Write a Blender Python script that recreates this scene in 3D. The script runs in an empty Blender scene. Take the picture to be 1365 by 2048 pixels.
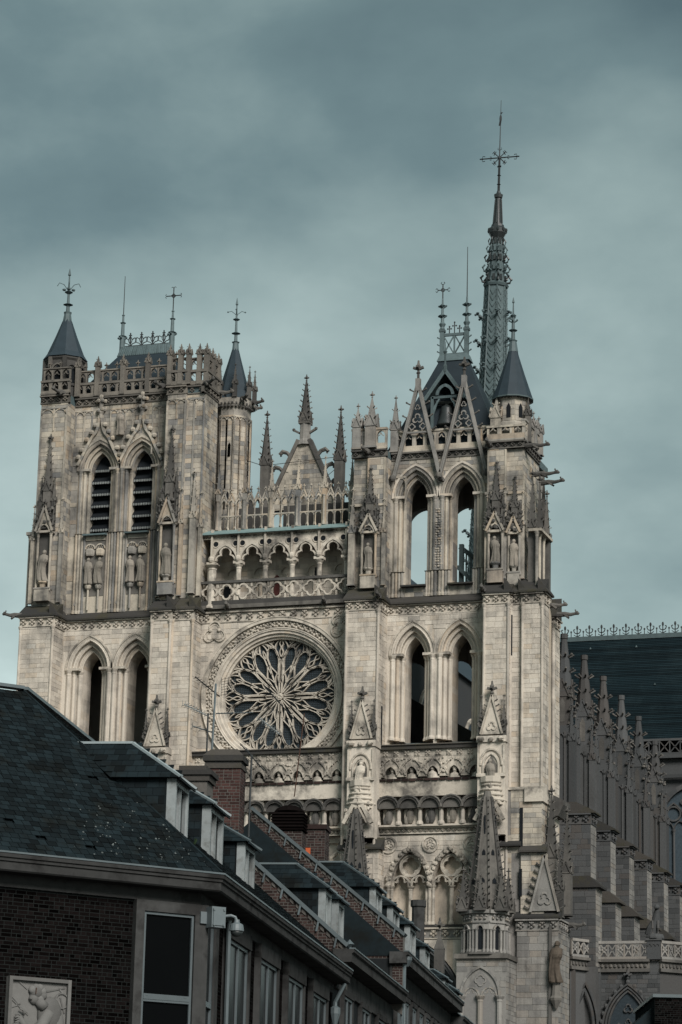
import bpy, math, random
from mathutils import Vector, Matrix
random.seed(11)
SC = bpy.context.scene
COL = SC.collection
PI = math.pi

# ------------------------------------------------------------------ camera
F_PX, PITCH, YAW, ROLL = 5713.66, .260244, .316726, .023337
CAM_LOC = Vector((85.636, -243.631, 1.7))
_f = Vector((-math.sin(YAW)*math.cos(PITCH), math.cos(YAW)*math.cos(PITCH), math.sin(PITCH)))
_r = Vector((math.cos(YAW), math.sin(YAW), 0))
_u = _r.cross(_f)
_r2 = math.cos(ROLL)*_r + math.sin(ROLL)*_u
_u2 = -math.sin(ROLL)*_r + math.cos(ROLL)*_u
cam = bpy.data.cameras.new('camera')
cam.sensor_fit = 'HORIZONTAL'; cam.sensor_width = 36
cam.lens = F_PX/1365*36
cam.clip_start = 1; cam.clip_end = 6000
camo = bpy.data.objects.new('camera', cam); COL.objects.link(camo)
M3 = Matrix((_r2, _u2, -_f)).transposed()
camo.matrix_world = Matrix.Translation(CAM_LOC) @ M3.to_4x4()
SC.camera = camo

def in_view(p):
    d = Vector(p)-CAM_LOC; k = d.dot(_f)
    if k <= 0: return None
    return (682.5+F_PX*d.dot(_r2)/k, 1024-F_PX*d.dot(_u2)/k, k)

# ------------------------------------------------------------------ sky, sun, exposure
TO_SUN = Vector((.64, -.76, .68)).normalized()
SUN_EL = math.asin(TO_SUN.z); SUN_AZ = math.atan2(TO_SUN.x, TO_SUN.y)
world = bpy.data.worlds.new('World'); SC.world = world
world.use_nodes = True
nt = world.node_tree; nt.nodes.clear()
def wn(t, **k):
    n = nt.nodes.new(t)
    for a, b in k.items(): setattr(n, a, b)
    return n
sky = wn('ShaderNodeTexSky', sky_type='NISHITA', sun_disc=False, sun_elevation=SUN_EL, sun_rotation=SUN_AZ)
tc = wn('ShaderNodeTexCoord')
mp = wn('ShaderNodeMapping'); mp.inputs['Scale'].default_value = (1, 1, 1.9); mp.inputs['Location'].default_value = (2.7213, 7.6273, -1.3866)
nt.links.new(tc.outputs['Generated'], mp.inputs[0])
n1 = wn('ShaderNodeTexNoise'); n1.inputs['Scale'].default_value = 4.4; n1.inputs['Detail'].default_value = 7; n1.inputs['Roughness'].default_value = .50; n1.inputs['Distortion'].default_value = .1
nt.links.new(mp.outputs[0], n1.inputs['Vector'])
n2 = wn('ShaderNodeTexNoise'); n2.inputs['Scale'].default_value = 2.1; n2.inputs['Detail'].default_value = 2
nt.links.new(mp.outputs[0], n2.inputs['Vector'])
sep = wn('ShaderNodeSeparateXYZ'); nt.links.new(tc.outputs['Generated'], sep.inputs[0])
lay = wn('ShaderNodeMapRange'); lay.inputs[1].default_value = .16; lay.inputs[2].default_value = .50; lay.inputs[3].default_value = .72; lay.inputs[4].default_value = .12
nt.links.new(sep.outputs['Z'], lay.inputs[0])
a1 = wn('ShaderNodeMath', operation='MULTIPLY_ADD'); nt.links.new(n1.outputs['Fac'], a1.inputs[0]); a1.inputs[1].default_value = 1.8; a1.inputs[2].default_value = -1.08
a2 = wn('ShaderNodeMath', operation='MULTIPLY_ADD'); nt.links.new(n2.outputs['Fac'], a2.inputs[0]); a2.inputs[1].default_value = .5; nt.links.new(a1.outputs[0], a2.inputs[2])
a3 = wn('ShaderNodeMath', operation='ADD'); nt.links.new(a2.outputs[0], a3.inputs[0]); nt.links.new(lay.outputs[0], a3.inputs[1])
cr = wn('ShaderNodeValToRGB')
e = cr.color_ramp.elements
e[0].position = .0; e[0].color = (.055, .087, .090, 1)
e[1].position = 1.0; e[1].color = (.54, .65, .625, 1)
for p, c in ((.25, (.094, .139, .139, 1)), (.5, (.182, .240, .229, 1)), (.75, (.298, .368, .348, 1))):
    q = e.new(p); q.color = c
nt.links.new(a3.outputs[0], cr.inputs[0])
CLOUD_GAIN = wn('ShaderNodeVectorMath', operation='SCALE'); CLOUD_GAIN.inputs['Scale'].default_value = 4.95
nt.links.new(cr.outputs[0], CLOUD_GAIN.inputs[0])
mix = wn('ShaderNodeMix', data_type='RGBA'); mix.inputs[0].default_value = .96
nt.links.new(sky.outputs[0], mix.inputs[6]); nt.links.new(CLOUD_GAIN.outputs[0], mix.inputs[7])
bg = wn('ShaderNodeBackground'); bg.inputs['Strength'].default_value = .10
nt.links.new(mix.outputs[2], bg.inputs['Color'])
wo = wn('ShaderNodeOutputWorld'); nt.links.new(bg.outputs[0], wo.inputs[0])

sun = bpy.data.lights.new('sun', 'SUN'); sun.energy = 1.5; sun.angle = math.radians(24); sun.color = (1, .955, .915)
suno = bpy.data.objects.new('sun', sun); COL.objects.link(suno)
suno.rotation_euler = TO_SUN.to_track_quat('Z', 'Y').to_euler()

SC.view_settings.view_transform = 'Standard'; SC.view_settings.look = 'None'
SC.view_settings.exposure = 1.66; SC.view_settings.gamma = 1
SC.view_settings.use_curve_mapping = False
SC.render.engine = 'CYCLES'

# ------------------------------------------------------------------ materials
def new_mat(name):
    m = bpy.data.materials.new(name); m.use_nodes = True
    t = m.node_tree; b = t.nodes['Principled BSDF']
    b.inputs['Roughness'].default_value = .9
    b.inputs['Specular IOR Level'].default_value = .25
    return m, t, b
def N(t, typ, **k):
    n = t.nodes.new(typ)
    for a, b in k.items(): setattr(n, a, b)
    return n
def mixc(t, fac, a, b, blend='MIX'):
    n = N(t, 'ShaderNodeMix', data_type='RGBA', blend_type=blend)
    for s, v in ((n.inputs[0], fac), (n.inputs[6], a), (n.inputs[7], b)):
        if hasattr(v, 'links') or hasattr(v, 'is_linked'): t.links.new(v, s)
        elif isinstance(v, tuple): s.default_value = v+(1,) if len(v) == 3 else v
        else: s.default_value = v
    return n.outputs[2]
def noise(t, vec, scale, detail=4, rough=.55, sx=1, sy=1, sz=1):
    mpn = N(t, 'ShaderNodeMapping'); mpn.inputs['Scale'].default_value = (sx, sy, sz); t.links.new(vec, mpn.inputs[0])
    n = N(t, 'ShaderNodeTexNoise'); n.inputs['Scale'].default_value = scale; n.inputs['Detail'].default_value = detail; n.inputs['Roughness'].default_value = rough
    t.links.new(mpn.outputs[0], n.inputs['Vector']); return n.outputs['Fac']
def rng(t, v, a, b, c=0., d=1.):
    n = N(t, 'ShaderNodeMapRange'); t.links.new(v, n.inputs[0])
    for i, x in enumerate((a, b, c, d)): n.inputs[i+1].default_value = x
    return n.outputs[0]
def ramp(t, v, stops):
    n = N(t, 'ShaderNodeValToRGB'); e = n.color_ramp.elements
    e[0].position = stops[0][0]; e[0].color = stops[0][1]+(1,)
    e[1].position = stops[-1][0]; e[1].color = stops[-1][1]+(1,)
    for p, c in stops[1:-1]:
        q = e.new(p); q.color = c+(1,)
    t.links.new(v, n.inputs[0]); return n.outputs[0]
def tint_value(t):
    # each piece's own shade: a per-face value in joined meshes, the object's random number for single pieces
    at = N(t, 'ShaderNodeAttribute', attribute_name='tint'); oi = N(t, 'ShaderNodeObjectInfo')
    ad = N(t, 'ShaderNodeMath', operation='ADD'); t.links.new(at.outputs['Fac'], ad.inputs[0]); t.links.new(oi.outputs['Random'], ad.inputs[1])
    fr = N(t, 'ShaderNodeMath', operation='FRACT'); t.links.new(ad.outputs[0], fr.inputs[0]); return fr.outputs[0]
def bump(t, b, h, strength=.3, dist=.05):
    n = N(t, 'ShaderNodeBump'); n.inputs['Strength'].default_value = strength; n.inputs['Distance'].default_value = dist
    t.links.new(h, n.inputs['Height']); t.links.new(n.outputs[0], b.inputs['Normal'])

def stone_mat(name, stops, stain=(.10, .095, .088), s0=.52, s1=.66, smax=.8, streak=.5, grain=1.0):
    m, t, b = new_mat(name)
    g = N(t, 'ShaderNodeNewGeometry').outputs['Position']
    tv = tint_value(t)
    c = ramp(t, tv, stops)
    nb = noise(t, g, .22, 4, .6)
    c = mixc(t, rng(t, nb, .35, .7, 0, .45), c, tuple(x*.72 for x in stops[len(stops)//2][1]))
    nv = noise(t, g, .55, 5, .62, 1, 1, .16)             # run-off streaks, long in z
    ns = noise(t, g, .35, 6, .68)
    nw = noise(t, g, 1.7, 5, .6, 1, 1, .07)              # fine rain streaks
    nv = mixc(t, .42, nv, nw)
    st = mixc(t, streak, ns, nv)
    f = rng(t, st, s0, s1, 0, smax)
    c = mixc(t, f, c, stain)
    nf = noise(t, g, 5.0, 6, .7)
    c = mixc(t, .18*grain, c, mixc(t, nf, (.25, .25, .25), (1.0, 1.0, 1.0)), 'MULTIPLY')
    c = mixc(t, .3, c, mixc(t, nf, (.75, .75, .75), (1.35, 1.35, 1.35)), 'MULTIPLY')
    t.links.new(c, b.inputs['Base Color'])
    bump(t, b, nf, .45, .06)
    b.inputs['Specular IOR Level'].default_value = .12
    return m
CLEAN = [(0, (.30, .275, .24)), (.1, (.43, .385, .325)), (.45, (.50, .448, .378)), (.8, (.545, .495, .42)), (.93, (.45, .37, .28)), (1, (.57, .53, .46))]
GREY = [(0, (.15, .155, .158)), (.2, (.29, .272, .24)), (.5, (.41, .368, .305)), (.78, (.455, .408, .33)), (.92, (.37, .285, .20)), (1, (.18, .185, .188))]
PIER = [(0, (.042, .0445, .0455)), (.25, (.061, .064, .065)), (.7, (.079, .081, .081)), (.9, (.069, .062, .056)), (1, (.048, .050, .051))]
M_STONE = stone_mat('pale_limestone', CLEAN, stain=(.090, .088, .083), s0=.475, s1=.64, smax=.78)
M_GREY = stone_mat('weathered_limestone', GREY, stain=(.052, .052, .051), s0=.455, s1=.61, smax=.85)
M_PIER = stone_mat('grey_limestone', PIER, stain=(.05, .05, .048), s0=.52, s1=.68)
M_DARK = stone_mat('sooty_shaded_limestone', [(0, (.055, .053, .050)), (.5, (.100, .096, .088)), (1, (.15, .14, .124))], stain=(.035, .034, .032), s0=.45, s1=.62)  # soot-dark stone; also painted shade on niche backs and the screen's rear wall
M_MID = stone_mat('dull_limestone', [(0, (.14, .137, .13)), (.2, (.20, .194, .18)), (.6, (.25, .24, .22)), (.9, (.22, .195, .165)), (1, (.16, .158, .154))], stain=(.06, .058, .055), s0=.48, s1=.64)
M_CROWN = stone_mat('brown_grey_limestone', [(0, (.085, .079, .07)), (.5, (.15, .137, .118)), (1, (.205, .185, .155))], stain=(.05, .048, .045), s0=.47, s1=.63)
M_CARVE = stone_mat('carved_limestone', [(0, (.38, .34, .285)), (.5, (.455, .412, .345)), (1, (.53, .48, .405))], stain=(.065, .061, .056), s0=.475, s1=.61, smax=.85, streak=.15)
M_LEDGE = stone_mat('mossy_ledge_stone', [(0, (.030, .030, .029)), (.5, (.046, .044, .041)), (1, (.066, .060, .052))], stain=(.045, .042, .028), s0=.5, s1=.62, streak=.1)
M_STATUE = stone_mat('statue_stone', [(0, (.16, .145, .12)), (.5, (.22, .20, .17)), (1, (.30, .265, .22))], stain=(.055, .053, .05), s0=.48, s1=.62)

def plain_mat(name, col, rough=.8, var=.3, scale=3, spec=.25, metal=0, bmp=.15, tint=.25, patch=None, pscale=.9, pmax=.8):
    m, t, b = new_mat(name)
    g = N(t, 'ShaderNodeNewGeometry').outputs['Position']
    n = noise(t, g, scale, 5, .6)
    c = mixc(t, n, tuple(x*(1-var) for x in col), tuple(x*(1+var) for x in col))
    if patch:                                             # moss, soot or wear in patches of its own shape
        pn = noise(t, g, pscale, 6, .65)
        c = mixc(t, rng(t, pn, .50, .64, 0, pmax), c, patch)
    if tint:
        c = mixc(t, 1.0, c, ramp(t, tint_value(t), [(0, (1-tint,)*3), (1, (1+tint,)*3)]), 'MULTIPLY')
    t.links.new(c, b.inputs['Base Color'])
    b.inputs['Roughness'].default_value = rough; b.inputs['Specular IOR Level'].default_value = spec; b.inputs['Metallic'].default_value = metal
    if bmp: bump(t, b, n, bmp, .02)
    return m
M_LEAD = plain_mat('grey_green_lead', (.066, .092, .095), .6, .45, 1.6, .25)
M_VERD = plain_mat('green_copper_sheet', (.17, .245, .24), .6, .25, 2)
M_IRON = plain_mat('black_iron', (.022, .025, .026), .6, .3, 4)
M_TSLATE = plain_mat('dark_teal_roof_slate', (.0048, .0108, .0134), .8, .4, .35, .1, tint=.35, patch=(.0085, .0165, .0195), pscale=.28)
M_FSLATE = plain_mat('blue_roof_slate', (.020, .030, .037), .6, .3, 1.2, .2, tint=.25)
M_BRONZE = plain_mat('dark_bronze', (.022, .027, .027), .45, .3, 4, .5)
M_WOOD = plain_mat('grey_timber', (.055, .06, .056), .8, .3, 6)
M_LOUVRE = plain_mat('black_louvre_board', (.008, .010, .012), .8, .4, 4, .1)
M_GLASS = plain_mat('leaded_glass', (.026, .036, .043), .5, .5, 5, .2, tint=.5)
M_PANE = plain_mat('dark_window_glass', (.0022, .0025, .0028), .25, .2, 2, .03, bmp=0, tint=0)
M_VOID = plain_mat('interior_stone', (.20, .188, .168), .9, .3, 1)
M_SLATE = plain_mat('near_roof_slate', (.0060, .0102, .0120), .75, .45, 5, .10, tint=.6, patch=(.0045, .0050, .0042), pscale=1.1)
M_LICHEN = plain_mat('lichen', (.085, .098, .095), .9, .5, 20)
M_ZINC = plain_mat('zinc_flashing', (.070, .088, .093), .5, .25, 3, .35)
M_ZINC_LIT = plain_mat('lit_zinc', (.20, .235, .24), .45, .25, 3, .5)  # brighter copy of the zinc for dormer flashings, lit look put into its colour
M_CONC = plain_mat('grey_concrete', (.041, .0415, .0405), .95, .36, 4, .05, patch=(.018, .0175, .017), pscale=1.6)
M_MORTAR = plain_mat('mortar', (.0155, .0175, .017), 1, .4, 20, .0)
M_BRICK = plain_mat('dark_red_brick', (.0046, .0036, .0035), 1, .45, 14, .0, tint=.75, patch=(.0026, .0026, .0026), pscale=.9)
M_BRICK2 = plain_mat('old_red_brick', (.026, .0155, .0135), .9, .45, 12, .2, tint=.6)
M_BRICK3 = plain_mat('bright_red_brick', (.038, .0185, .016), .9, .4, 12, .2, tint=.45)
M_MORTAR2 = plain_mat('pale_mortar', (.075, .070, .063), .95, .3, 15)
M_WHITE = plain_mat('white_window_frame', (.19, .21, .21), .6, .35, 6, .25, patch=(.10, .105, .10), pscale=3)
M_PALEWOOD = plain_mat('weathered_louvre_edge', (.16, .17, .165), .9, .5, 8)
M_ALU = plain_mat('aluminium_frame', (.06, .075, .08), .5, .15, 6, .5, tint=0)
M_CAM = plain_mat('camera_plastic', (.10, .12, .126), .5, .12, 8, .4, tint=0)
M_RELIEF = plain_mat('relief_limestone', (.115, .113, .107), .85, .25, 6, .2)
M_RUST = plain_mat('rust', (.06, .032, .022), .9, .4, 8)
M_PAINT = plain_mat('dark_boarding', (.012, .014, .015), .8, .3, 5, .1)
M_LEAF = plain_mat('weed_leaf', (.018, .034, .014), .7, .4, 8)
M_GROUND = plain_mat('asphalt', (.05, .05, .05), .9, .25, .8)
M_PAVE = plain_mat('paving', (.12, .115, .105), .9, .25, 1.5)
M_ORANGE = plain_mat('orange_plaster', (.36, .075, .025), .9, .25, 8)

# ------------------------------------------------------------------ mesh helpers
BASE = {}
SMALL_CARVING = {'crocket', 'crocket_cluster', 'crocket_ring', 'crocketed_rib', 'bead_row', 'carved_foliage', 'herringbone_seam', 'lead_seam', 'dentil_course', 'ledge_tile', 'scroll_crocket', 'slate_course'}
def thing(name, label, cat, loc=(0, 0, 0), group=None):
    o = bpy.data.objects.new(name, None); COL.objects.link(o)
    o.empty_display_size = .3
    o.location = loc; o['label'] = label; o['category'] = cat
    if group: o['group'] = group
    BASE[o.name] = Vector(loc); return o
def tag(o, label, cat, group=None):
    o['label'] = label; o['category'] = cat
    if group: o['group'] = group
    return o

class MB:
    def __init__(s, M=None): s.v = []; s.f = []; s.t = []; s.M = M
    def add(s, vs, fs, tint=None):
        b = len(s.v)
        if s.M is not None: vs = [tuple(s.M @ Vector(p)) for p in vs]
        s.v.extend(tuple(p) for p in vs)
        k = random.random() if tint is None else tint
        for f in fs: s.f.append(tuple(i+b for i in f)); s.t.append(k)
    def box(s, x0, x1, y0, y1, z0, z1, tint=None):
        s.add([(x0, y0, z0), (x1, y0, z0), (x1, y1, z0), (x0, y1, z0), (x0, y0, z1), (x1, y0, z1), (x1, y1, z1), (x0, y1, z1)],
              [(3, 2, 1, 0), (4, 5, 6, 7), (0, 1, 5, 4), (1, 2, 6, 5), (2, 3, 7, 6), (3, 0, 4, 7)], tint)
    def prism(s, pts, d0, d1, axis='y', tint=None):
        n = len(pts)
        mk = {'y': lambda a, b, d: (a, d, b), 'x': lambda a, b, d: (d, a, b), 'z': lambda a, b, d: (a, b, d)}[axis]
        vs = [mk(a, b, d0) for a, b in pts]+[mk(a, b, d1) for a, b in pts]
        fs = [tuple(range(n)), tuple(range(2*n-1, n-1, -1))]+[(i, i+n, (i+1) % n+n, (i+1) % n) for i in range(n)]
        s.add(vs, fs, tint)
    def strip(s, pa, pb, y0, y1, closed=False, per=True, tint=None):
        n = len(pa)
        for i in range(n if closed else n-1):
            j = (i+1) % n
            a, b, c, d = pa[i], pa[j], pb[j], pb[i]
            s.add([(p[0], y, p[1]) for y in (y0, y1) for p in (a, b, c, d)],
                  [(0, 1, 2, 3), (7, 6, 5, 4), (0, 4, 5, 1), (3, 2, 6, 7), (0, 3, 7, 4), (1, 5, 6, 2)], tint if (tint is not None or per) else .5)
    def lathe(s, cx, cy, prof, n=10, rot=0., tint=None):
        vs = []; m = len(prof)
        for r, z in prof:
            for k in range(n):
                a = rot+2*PI*k/n; vs.append((cx+r*math.cos(a), cy+r*math.sin(a), z))
        fs = []
        for i in range(m-1):
            for k in range(n): fs.append((i*n+k, i*n+(k+1) % n, (i+1)*n+(k+1) % n, (i+1)*n+k))
        fs.append(tuple(range(n-1, -1, -1))); fs.append(tuple((m-1)*n+k for k in range(n)))
        s.add(vs, fs, tint)
    def tube(s, path, r, n=5, tint=None):
        P = [Vector(p) for p in path]; vs = []; rs = r if isinstance(r, (list, tuple)) else [r]*len(P)
        for i, p in enumerate(P):
            d = (P[min(i+1, len(P)-1)]-P[max(i-1, 0)]).normalized()
            a = d.cross(Vector((0, 0, 1)))
            if a.length < 1e-3: a = d.cross(Vector((0, 1, 0)))
            a.normalize(); b = d.cross(a)
            for k in range(n):
                t = 2*PI*k/n; vs.append(tuple(p+(a*math.cos(t)+b*math.sin(t))*rs[i]))
        fs = [(i*n+k, i*n+(k+1) % n, (i+1)*n+(k+1) % n, (i+1)*n+k) for i in range(len(P)-1) for k in range(n)]
        fs += [tuple(range(n-1, -1, -1)), tuple((len(P)-1)*n+k for k in range(n))]
        s.add(vs, fs, tint)
    def beam(s, p, q, w, h, tint=None, up=(0, 0, 1)):
        p, q = Vector(p), Vector(q); d = (q-p).normalized(); a = d.cross(Vector(up))
        if a.length < 1e-3: a = d.cross(Vector((1, 0, 0)))
        a.normalize(); b = a.cross(d)
        a *= w/2; b *= h/2
        vs = [tuple(x+sa*a+sb*b) for x in (p, q) for sa, sb in ((-1, -1), (1, -1), (1, 1), (-1, 1))]
        s.add(vs, [(3, 2, 1, 0), (4, 5, 6, 7), (0, 1, 5, 4), (1, 2, 6, 5), (2, 3, 7, 6), (3, 0, 4, 7)], tint)
    def blob(s, c, rx, ry, rz, n=6, m=4, tint=None, jit=.0):
        vs = [(c[0], c[1], c[2]-rz)]
        for i in range(1, m):
            ph = -PI/2+PI*i/m
            for k in range(n):
                a = 2*PI*k/n; j = 1+random.uniform(-jit, jit)
                vs.append((c[0]+rx*j*math.cos(ph)*math.cos(a), c[1]+ry*j*math.cos(ph)*math.sin(a), c[2]+rz*math.sin(ph)))
        vs.append((c[0], c[1], c[2]+rz)); L = len(vs)-1
        fs = [(0, 1+(k+1) % n, 1+k) for k in range(n)]
        for i in range(m-2):
            for k in range(n): fs.append((1+i*n+k, 1+i*n+(k+1) % n, 1+(i+1)*n+(k+1) % n, 1+(i+1)*n+k))
        fs += [(L, 1+(m-2)*n+k, 1+(m-2)*n+(k+1) % n) for k in range(n)]
        s.add(vs, fs, tint)
    def pyramid(s, x, y, z0, r, z1, n=4, rot=PI/4, r1=0., tint=None):
        s.lathe(x, y, [(r, z0), (max(r1, .004), z1)], n, rot, tint)
    def piece(s, M, tint=None):       # a unit box under matrix M
        s.add([tuple(M @ Vector(p)) for p in UNIT_V], UNIT_F, tint)
    def mesh(s, name, base=Vector((0, 0, 0)), smooth=False):
        me = bpy.data.meshes.new(name)
        bx, by, bz = base
        me.from_pydata([(x-bx, y-by, z-bz) for x, y, z in s.v], [], s.f)
        at = me.attributes.new('tint', 'FLOAT', 'FACE'); at.data.foreach_set('value', s.t)
        if smooth: me.polygons.foreach_set('use_smooth', [True]*len(me.polygons))
        me.update(); return me
    def build(s, name, mat, parent=None, smooth=False, kind=None, local=False, loc=None):
        if not s.f: return None
        if name in SMALL_CARVING: kind = 'stuff'
        base = Vector((0, 0, 0))
        if parent is not None and not local: base = BASE[parent.name]
        if loc is not None and parent is None: base = Vector(loc)
        me = s.mesh(name, base, smooth); me.materials.append(mat)
        o = bpy.data.objects.new(name, me); COL.objects.link(o)
        if parent is not None: o.parent = parent; BASE[o.name] = BASE[parent.name]
        elif loc is not None: o.location = loc; BASE[o.name] = Vector(loc)
        else: BASE[o.name] = Vector((0, 0, 0))
        if kind: o['kind'] = kind
        return o
UNIT_V = [(x, y, z) for z in (-.5, .5) for x, y in ((-.5, -.5), (.5, -.5), (.5, .5), (-.5, .5))]
UNIT_F = [(3, 2, 1, 0), (4, 5, 6, 7), (0, 1, 5, 4), (1, 2, 6, 5), (2, 3, 7, 6), (3, 0, 4, 7)]
# a unit block with slightly worn, uneven edges, so single pieces are not perfect boxes
_wm = MB(); 
def worn_unit(name, c=.06):
    m = MB()
    vs = [(x, y, z) for y in (-.5,) for x, z in ((-.5+c, -.5+c), (.5-c, -.5+c), (.5-c, .5-c), (-.5+c, .5-c))]
    vs += [(x, y, z) for y in (-.5+c*1.5, .5) for x, z in ((-.5, -.5), (.5, -.5), (.5, .5), (-.5, .5))]
    fs = [(0, 1, 2, 3)]
    for k in range(4):
        j = (k+1) % 4; fs += [(k, 4+k, 4+j, j), (4+k, 8+k, 8+j, 4+j)]
    m.add(vs, fs, 0.); return m.mesh(name)
UNIT = {}
def unit_mesh(mat):
    if mat.name not in UNIT:
        me = worn_unit('piece_of_'+mat.name, .035); me.materials.append(mat); UNIT[mat.name] = me
    return UNIT[mat.name]

def inst(me, name, parent, loc, rz=0., sc=(1, 1, 1), par_base=None):
    o = bpy.data.objects.new(name, me); COL.objects.link(o); o.parent = parent
    o.location = Vector(loc)-BASE[parent.name]; o.rotation_euler = (0, 0, rz); o.scale = sc
    BASE[o.name] = Vector(loc); return o

class Bin:
    """pieces of one kind on one thing: the largest in the picture become parts, the rest one joined part"""
    def __init__(s, name, mat, parent, limit=260, rest=None): s.n = name; s.m = mat; s.p = parent; s.q = []; s.lim = limit; s.rest = rest or name+'work'
    def add(s, M, area, seen=True):
        c = M.translation; w = in_view(c)
        if not seen or w is None or not (-10 < w[0] < 1375 and -10 < w[1] < 2058): rank = 0
        else: rank = area*(1000/w[2])**2
        s.q.append((rank, M, area))
    def done(s):
        s.q.sort(key=lambda e: -e[0])
        k = 0; joined = MB(); me = unit_mesh(s.m); b = BASE[s.p.name]
        T = Matrix.Translation(-b)
        for r, M, a in s.q:
            if r > 0 and k < s.lim:
                o = bpy.data.objects.new(s.n, me); COL.objects.link(o); o.parent = s.p
                o.matrix_local = T @ M; k += 1
            else: joined.piece(M)
        joined.build(s.rest, s.m, s.p, kind='stuff')
def frame(o, ex, ey, ez, w, d, h):
    """matrix of a box: centre o, axes ex,ey,ez, sizes w,d,h"""
    return Matrix(((ex[0]*w, ey[0]*d, ez[0]*h, o[0]), (ex[1]*w, ey[1]*d, ez[1]*h, o[1]), (ex[2]*w, ey[2]*d, ez[2]*h, o[2]), (0, 0, 0, 1)))
EX, EY, EZ = Vector((1, 0, 0)), Vector((0, 1, 0)), Vector((0, 0, 1))
def courses(bn, o, ex, ey, x0, x1, z0, z1, h=.46, l=(.6, 1.25), ex_fn=None, joint=.021, depth=.12, proud=(.015, .05), bond=False, seen=True, hv=.22):
    """lay blocks on a vertical face: o origin, ex along, ey inward, cut out where ex_fn(x,z) is true"""
    z = z0; row = 0
    while z < z1-.04:
        hh = min(h*random.uniform(1-hv, 1+hv), z1-z)
        if z1-z-hh < h*.35: hh = z1-z
        x = x0
        if bond: x = x0-l[0]*random.choice((0, .25, .5))
        row += 1
        while x < x1-.02:
            ww = random.uniform(*l) if not bond else (l[0] if random.random() < (.93 if row % 2 else .16) else l[0]*.5)
            xe = min(x+ww, x1)
            if x1-xe < l[0]*.3: xe = x1
            xs = max(x, x0)
            x = xe
            if xe-xs < .03: continue
            if ex_fn and (ex_fn((xs+xe)/2, z+hh/2) or ex_fn(xs+.06, z+hh/2) or ex_fn(xe-.06, z+hh/2)): continue
            pr = random.uniform(*proud)
            c = o+ex*((xs+xe)/2)+EZ*(z+hh/2)+ey*(depth/2-pr)
            bn.add(frame(c, ex, ey, EZ, xe-xs-joint, depth, hh-joint), (xe-xs)*hh, seen)
        z += hh
def front(bn, x0, x1, y, z0, z1, **k): courses(bn, Vector((0, y, 0)), EX, EY, x0, x1, z0, z1, **k)
def south(bn, x, y0, y1, z0, z1, **k): courses(bn, Vector((x, 0, 0)), EY, -EX, y0, y1, z0, z1, **k)
# ------------------------------------------------------------------ gothic vocabulary
def arch_pts(xc, hw, zs, rise, off=0., n=9):
    r = (hw*hw+rise*rise)/(2*hw); R = r+off
    a1 = math.acos(max(-1, min(1, -(r-hw)/R)))
    L = [(xc+(r-hw)+R*math.cos(PI+(a1-PI)*i/n), zs+R*math.sin(PI+(a1-PI)*i/n)) for i in range(n+1)]
    return L+[(2*xc-x, z) for x, z in reversed(L[:-1])]
def in_arch(x, z, xc, hw, zb, zs, rise, off=0.):
    if z < zb or abs(x-xc) > hw+off: return False
    if z <= zs: return True
    r = (hw*hw+rise*rise)/(2*hw)
    d = abs(x-xc)+(r-hw)
    return d*d+(z-zs)**2 <= (r+off)**2
def spandrel(mb, xc, hw, zs, rise, off, ztop, y0, y1, n=9):
    p = arch_pts(xc, hw, zs, rise, off, n)
    mb.strip(p, [(x, ztop) for x, z in p], y0, y1)
def foil_pts(cx, cz, n, d, a, rot=0., steps=7):
    """outline of n circles of radius a whose centres lie d from (cx, cz)"""
    out = []; h = PI/n
    for k in range(n):
        for i in range(steps):
            ph = -h+2*h*i/steps
            r = d*math.cos(ph)+math.sqrt(max(a*a-(d*math.sin(ph))**2, 0))
            t = rot+2*PI*k/n+ph; out.append((cx+r*math.cos(t), cz+r*math.sin(t)))
    return out
def scale_pts(p, cx, cz, k): return [(cx+(x-cx)*k, cz+(z-cz)*k) for x, z in p]
def circle(cx, cz, r, n=24): return [(cx+r*math.cos(2*PI*i/n), cz+r*math.sin(2*PI*i/n)) for i in range(n)]
def ribbon(mb, path, w, y0, y1, tint=None):
    a, b = [], []
    for i, p in enumerate(path):
        q, s = path[min(i+1, len(path)-1)], path[max(i-1, 0)]
        dx, dz = q[0]-s[0], q[1]-s[1]; L = math.hypot(dx, dz) or 1
        ww = w[i] if isinstance(w, list) else w
        a.append((p[0]-dz/L*ww/2, p[1]+dx/L*ww/2)); b.append((p[0]+dz/L*ww/2, p[1]-dx/L*ww/2))
    mb.strip(a, b, y0, y1, tint=tint)
def smooth_path(pts, n=4):
    out = []
    P = [pts[0]]+list(pts)+[pts[-1]]
    for i in range(1, len(P)-2):
        for k in range(n):
            t = k/n; q = []
            for j in (0, 1):
                a, b, c, d = P[i-1][j], P[i][j], P[i+1][j], P[i+2][j]
                q.append(.5*((2*b)+(-a+c)*t+(2*a-5*b+4*c-d)*t*t+(-a+3*b-3*c+d)*t**3))
            out.append(tuple(q))
    out.append(pts[-1]); return out

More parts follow.
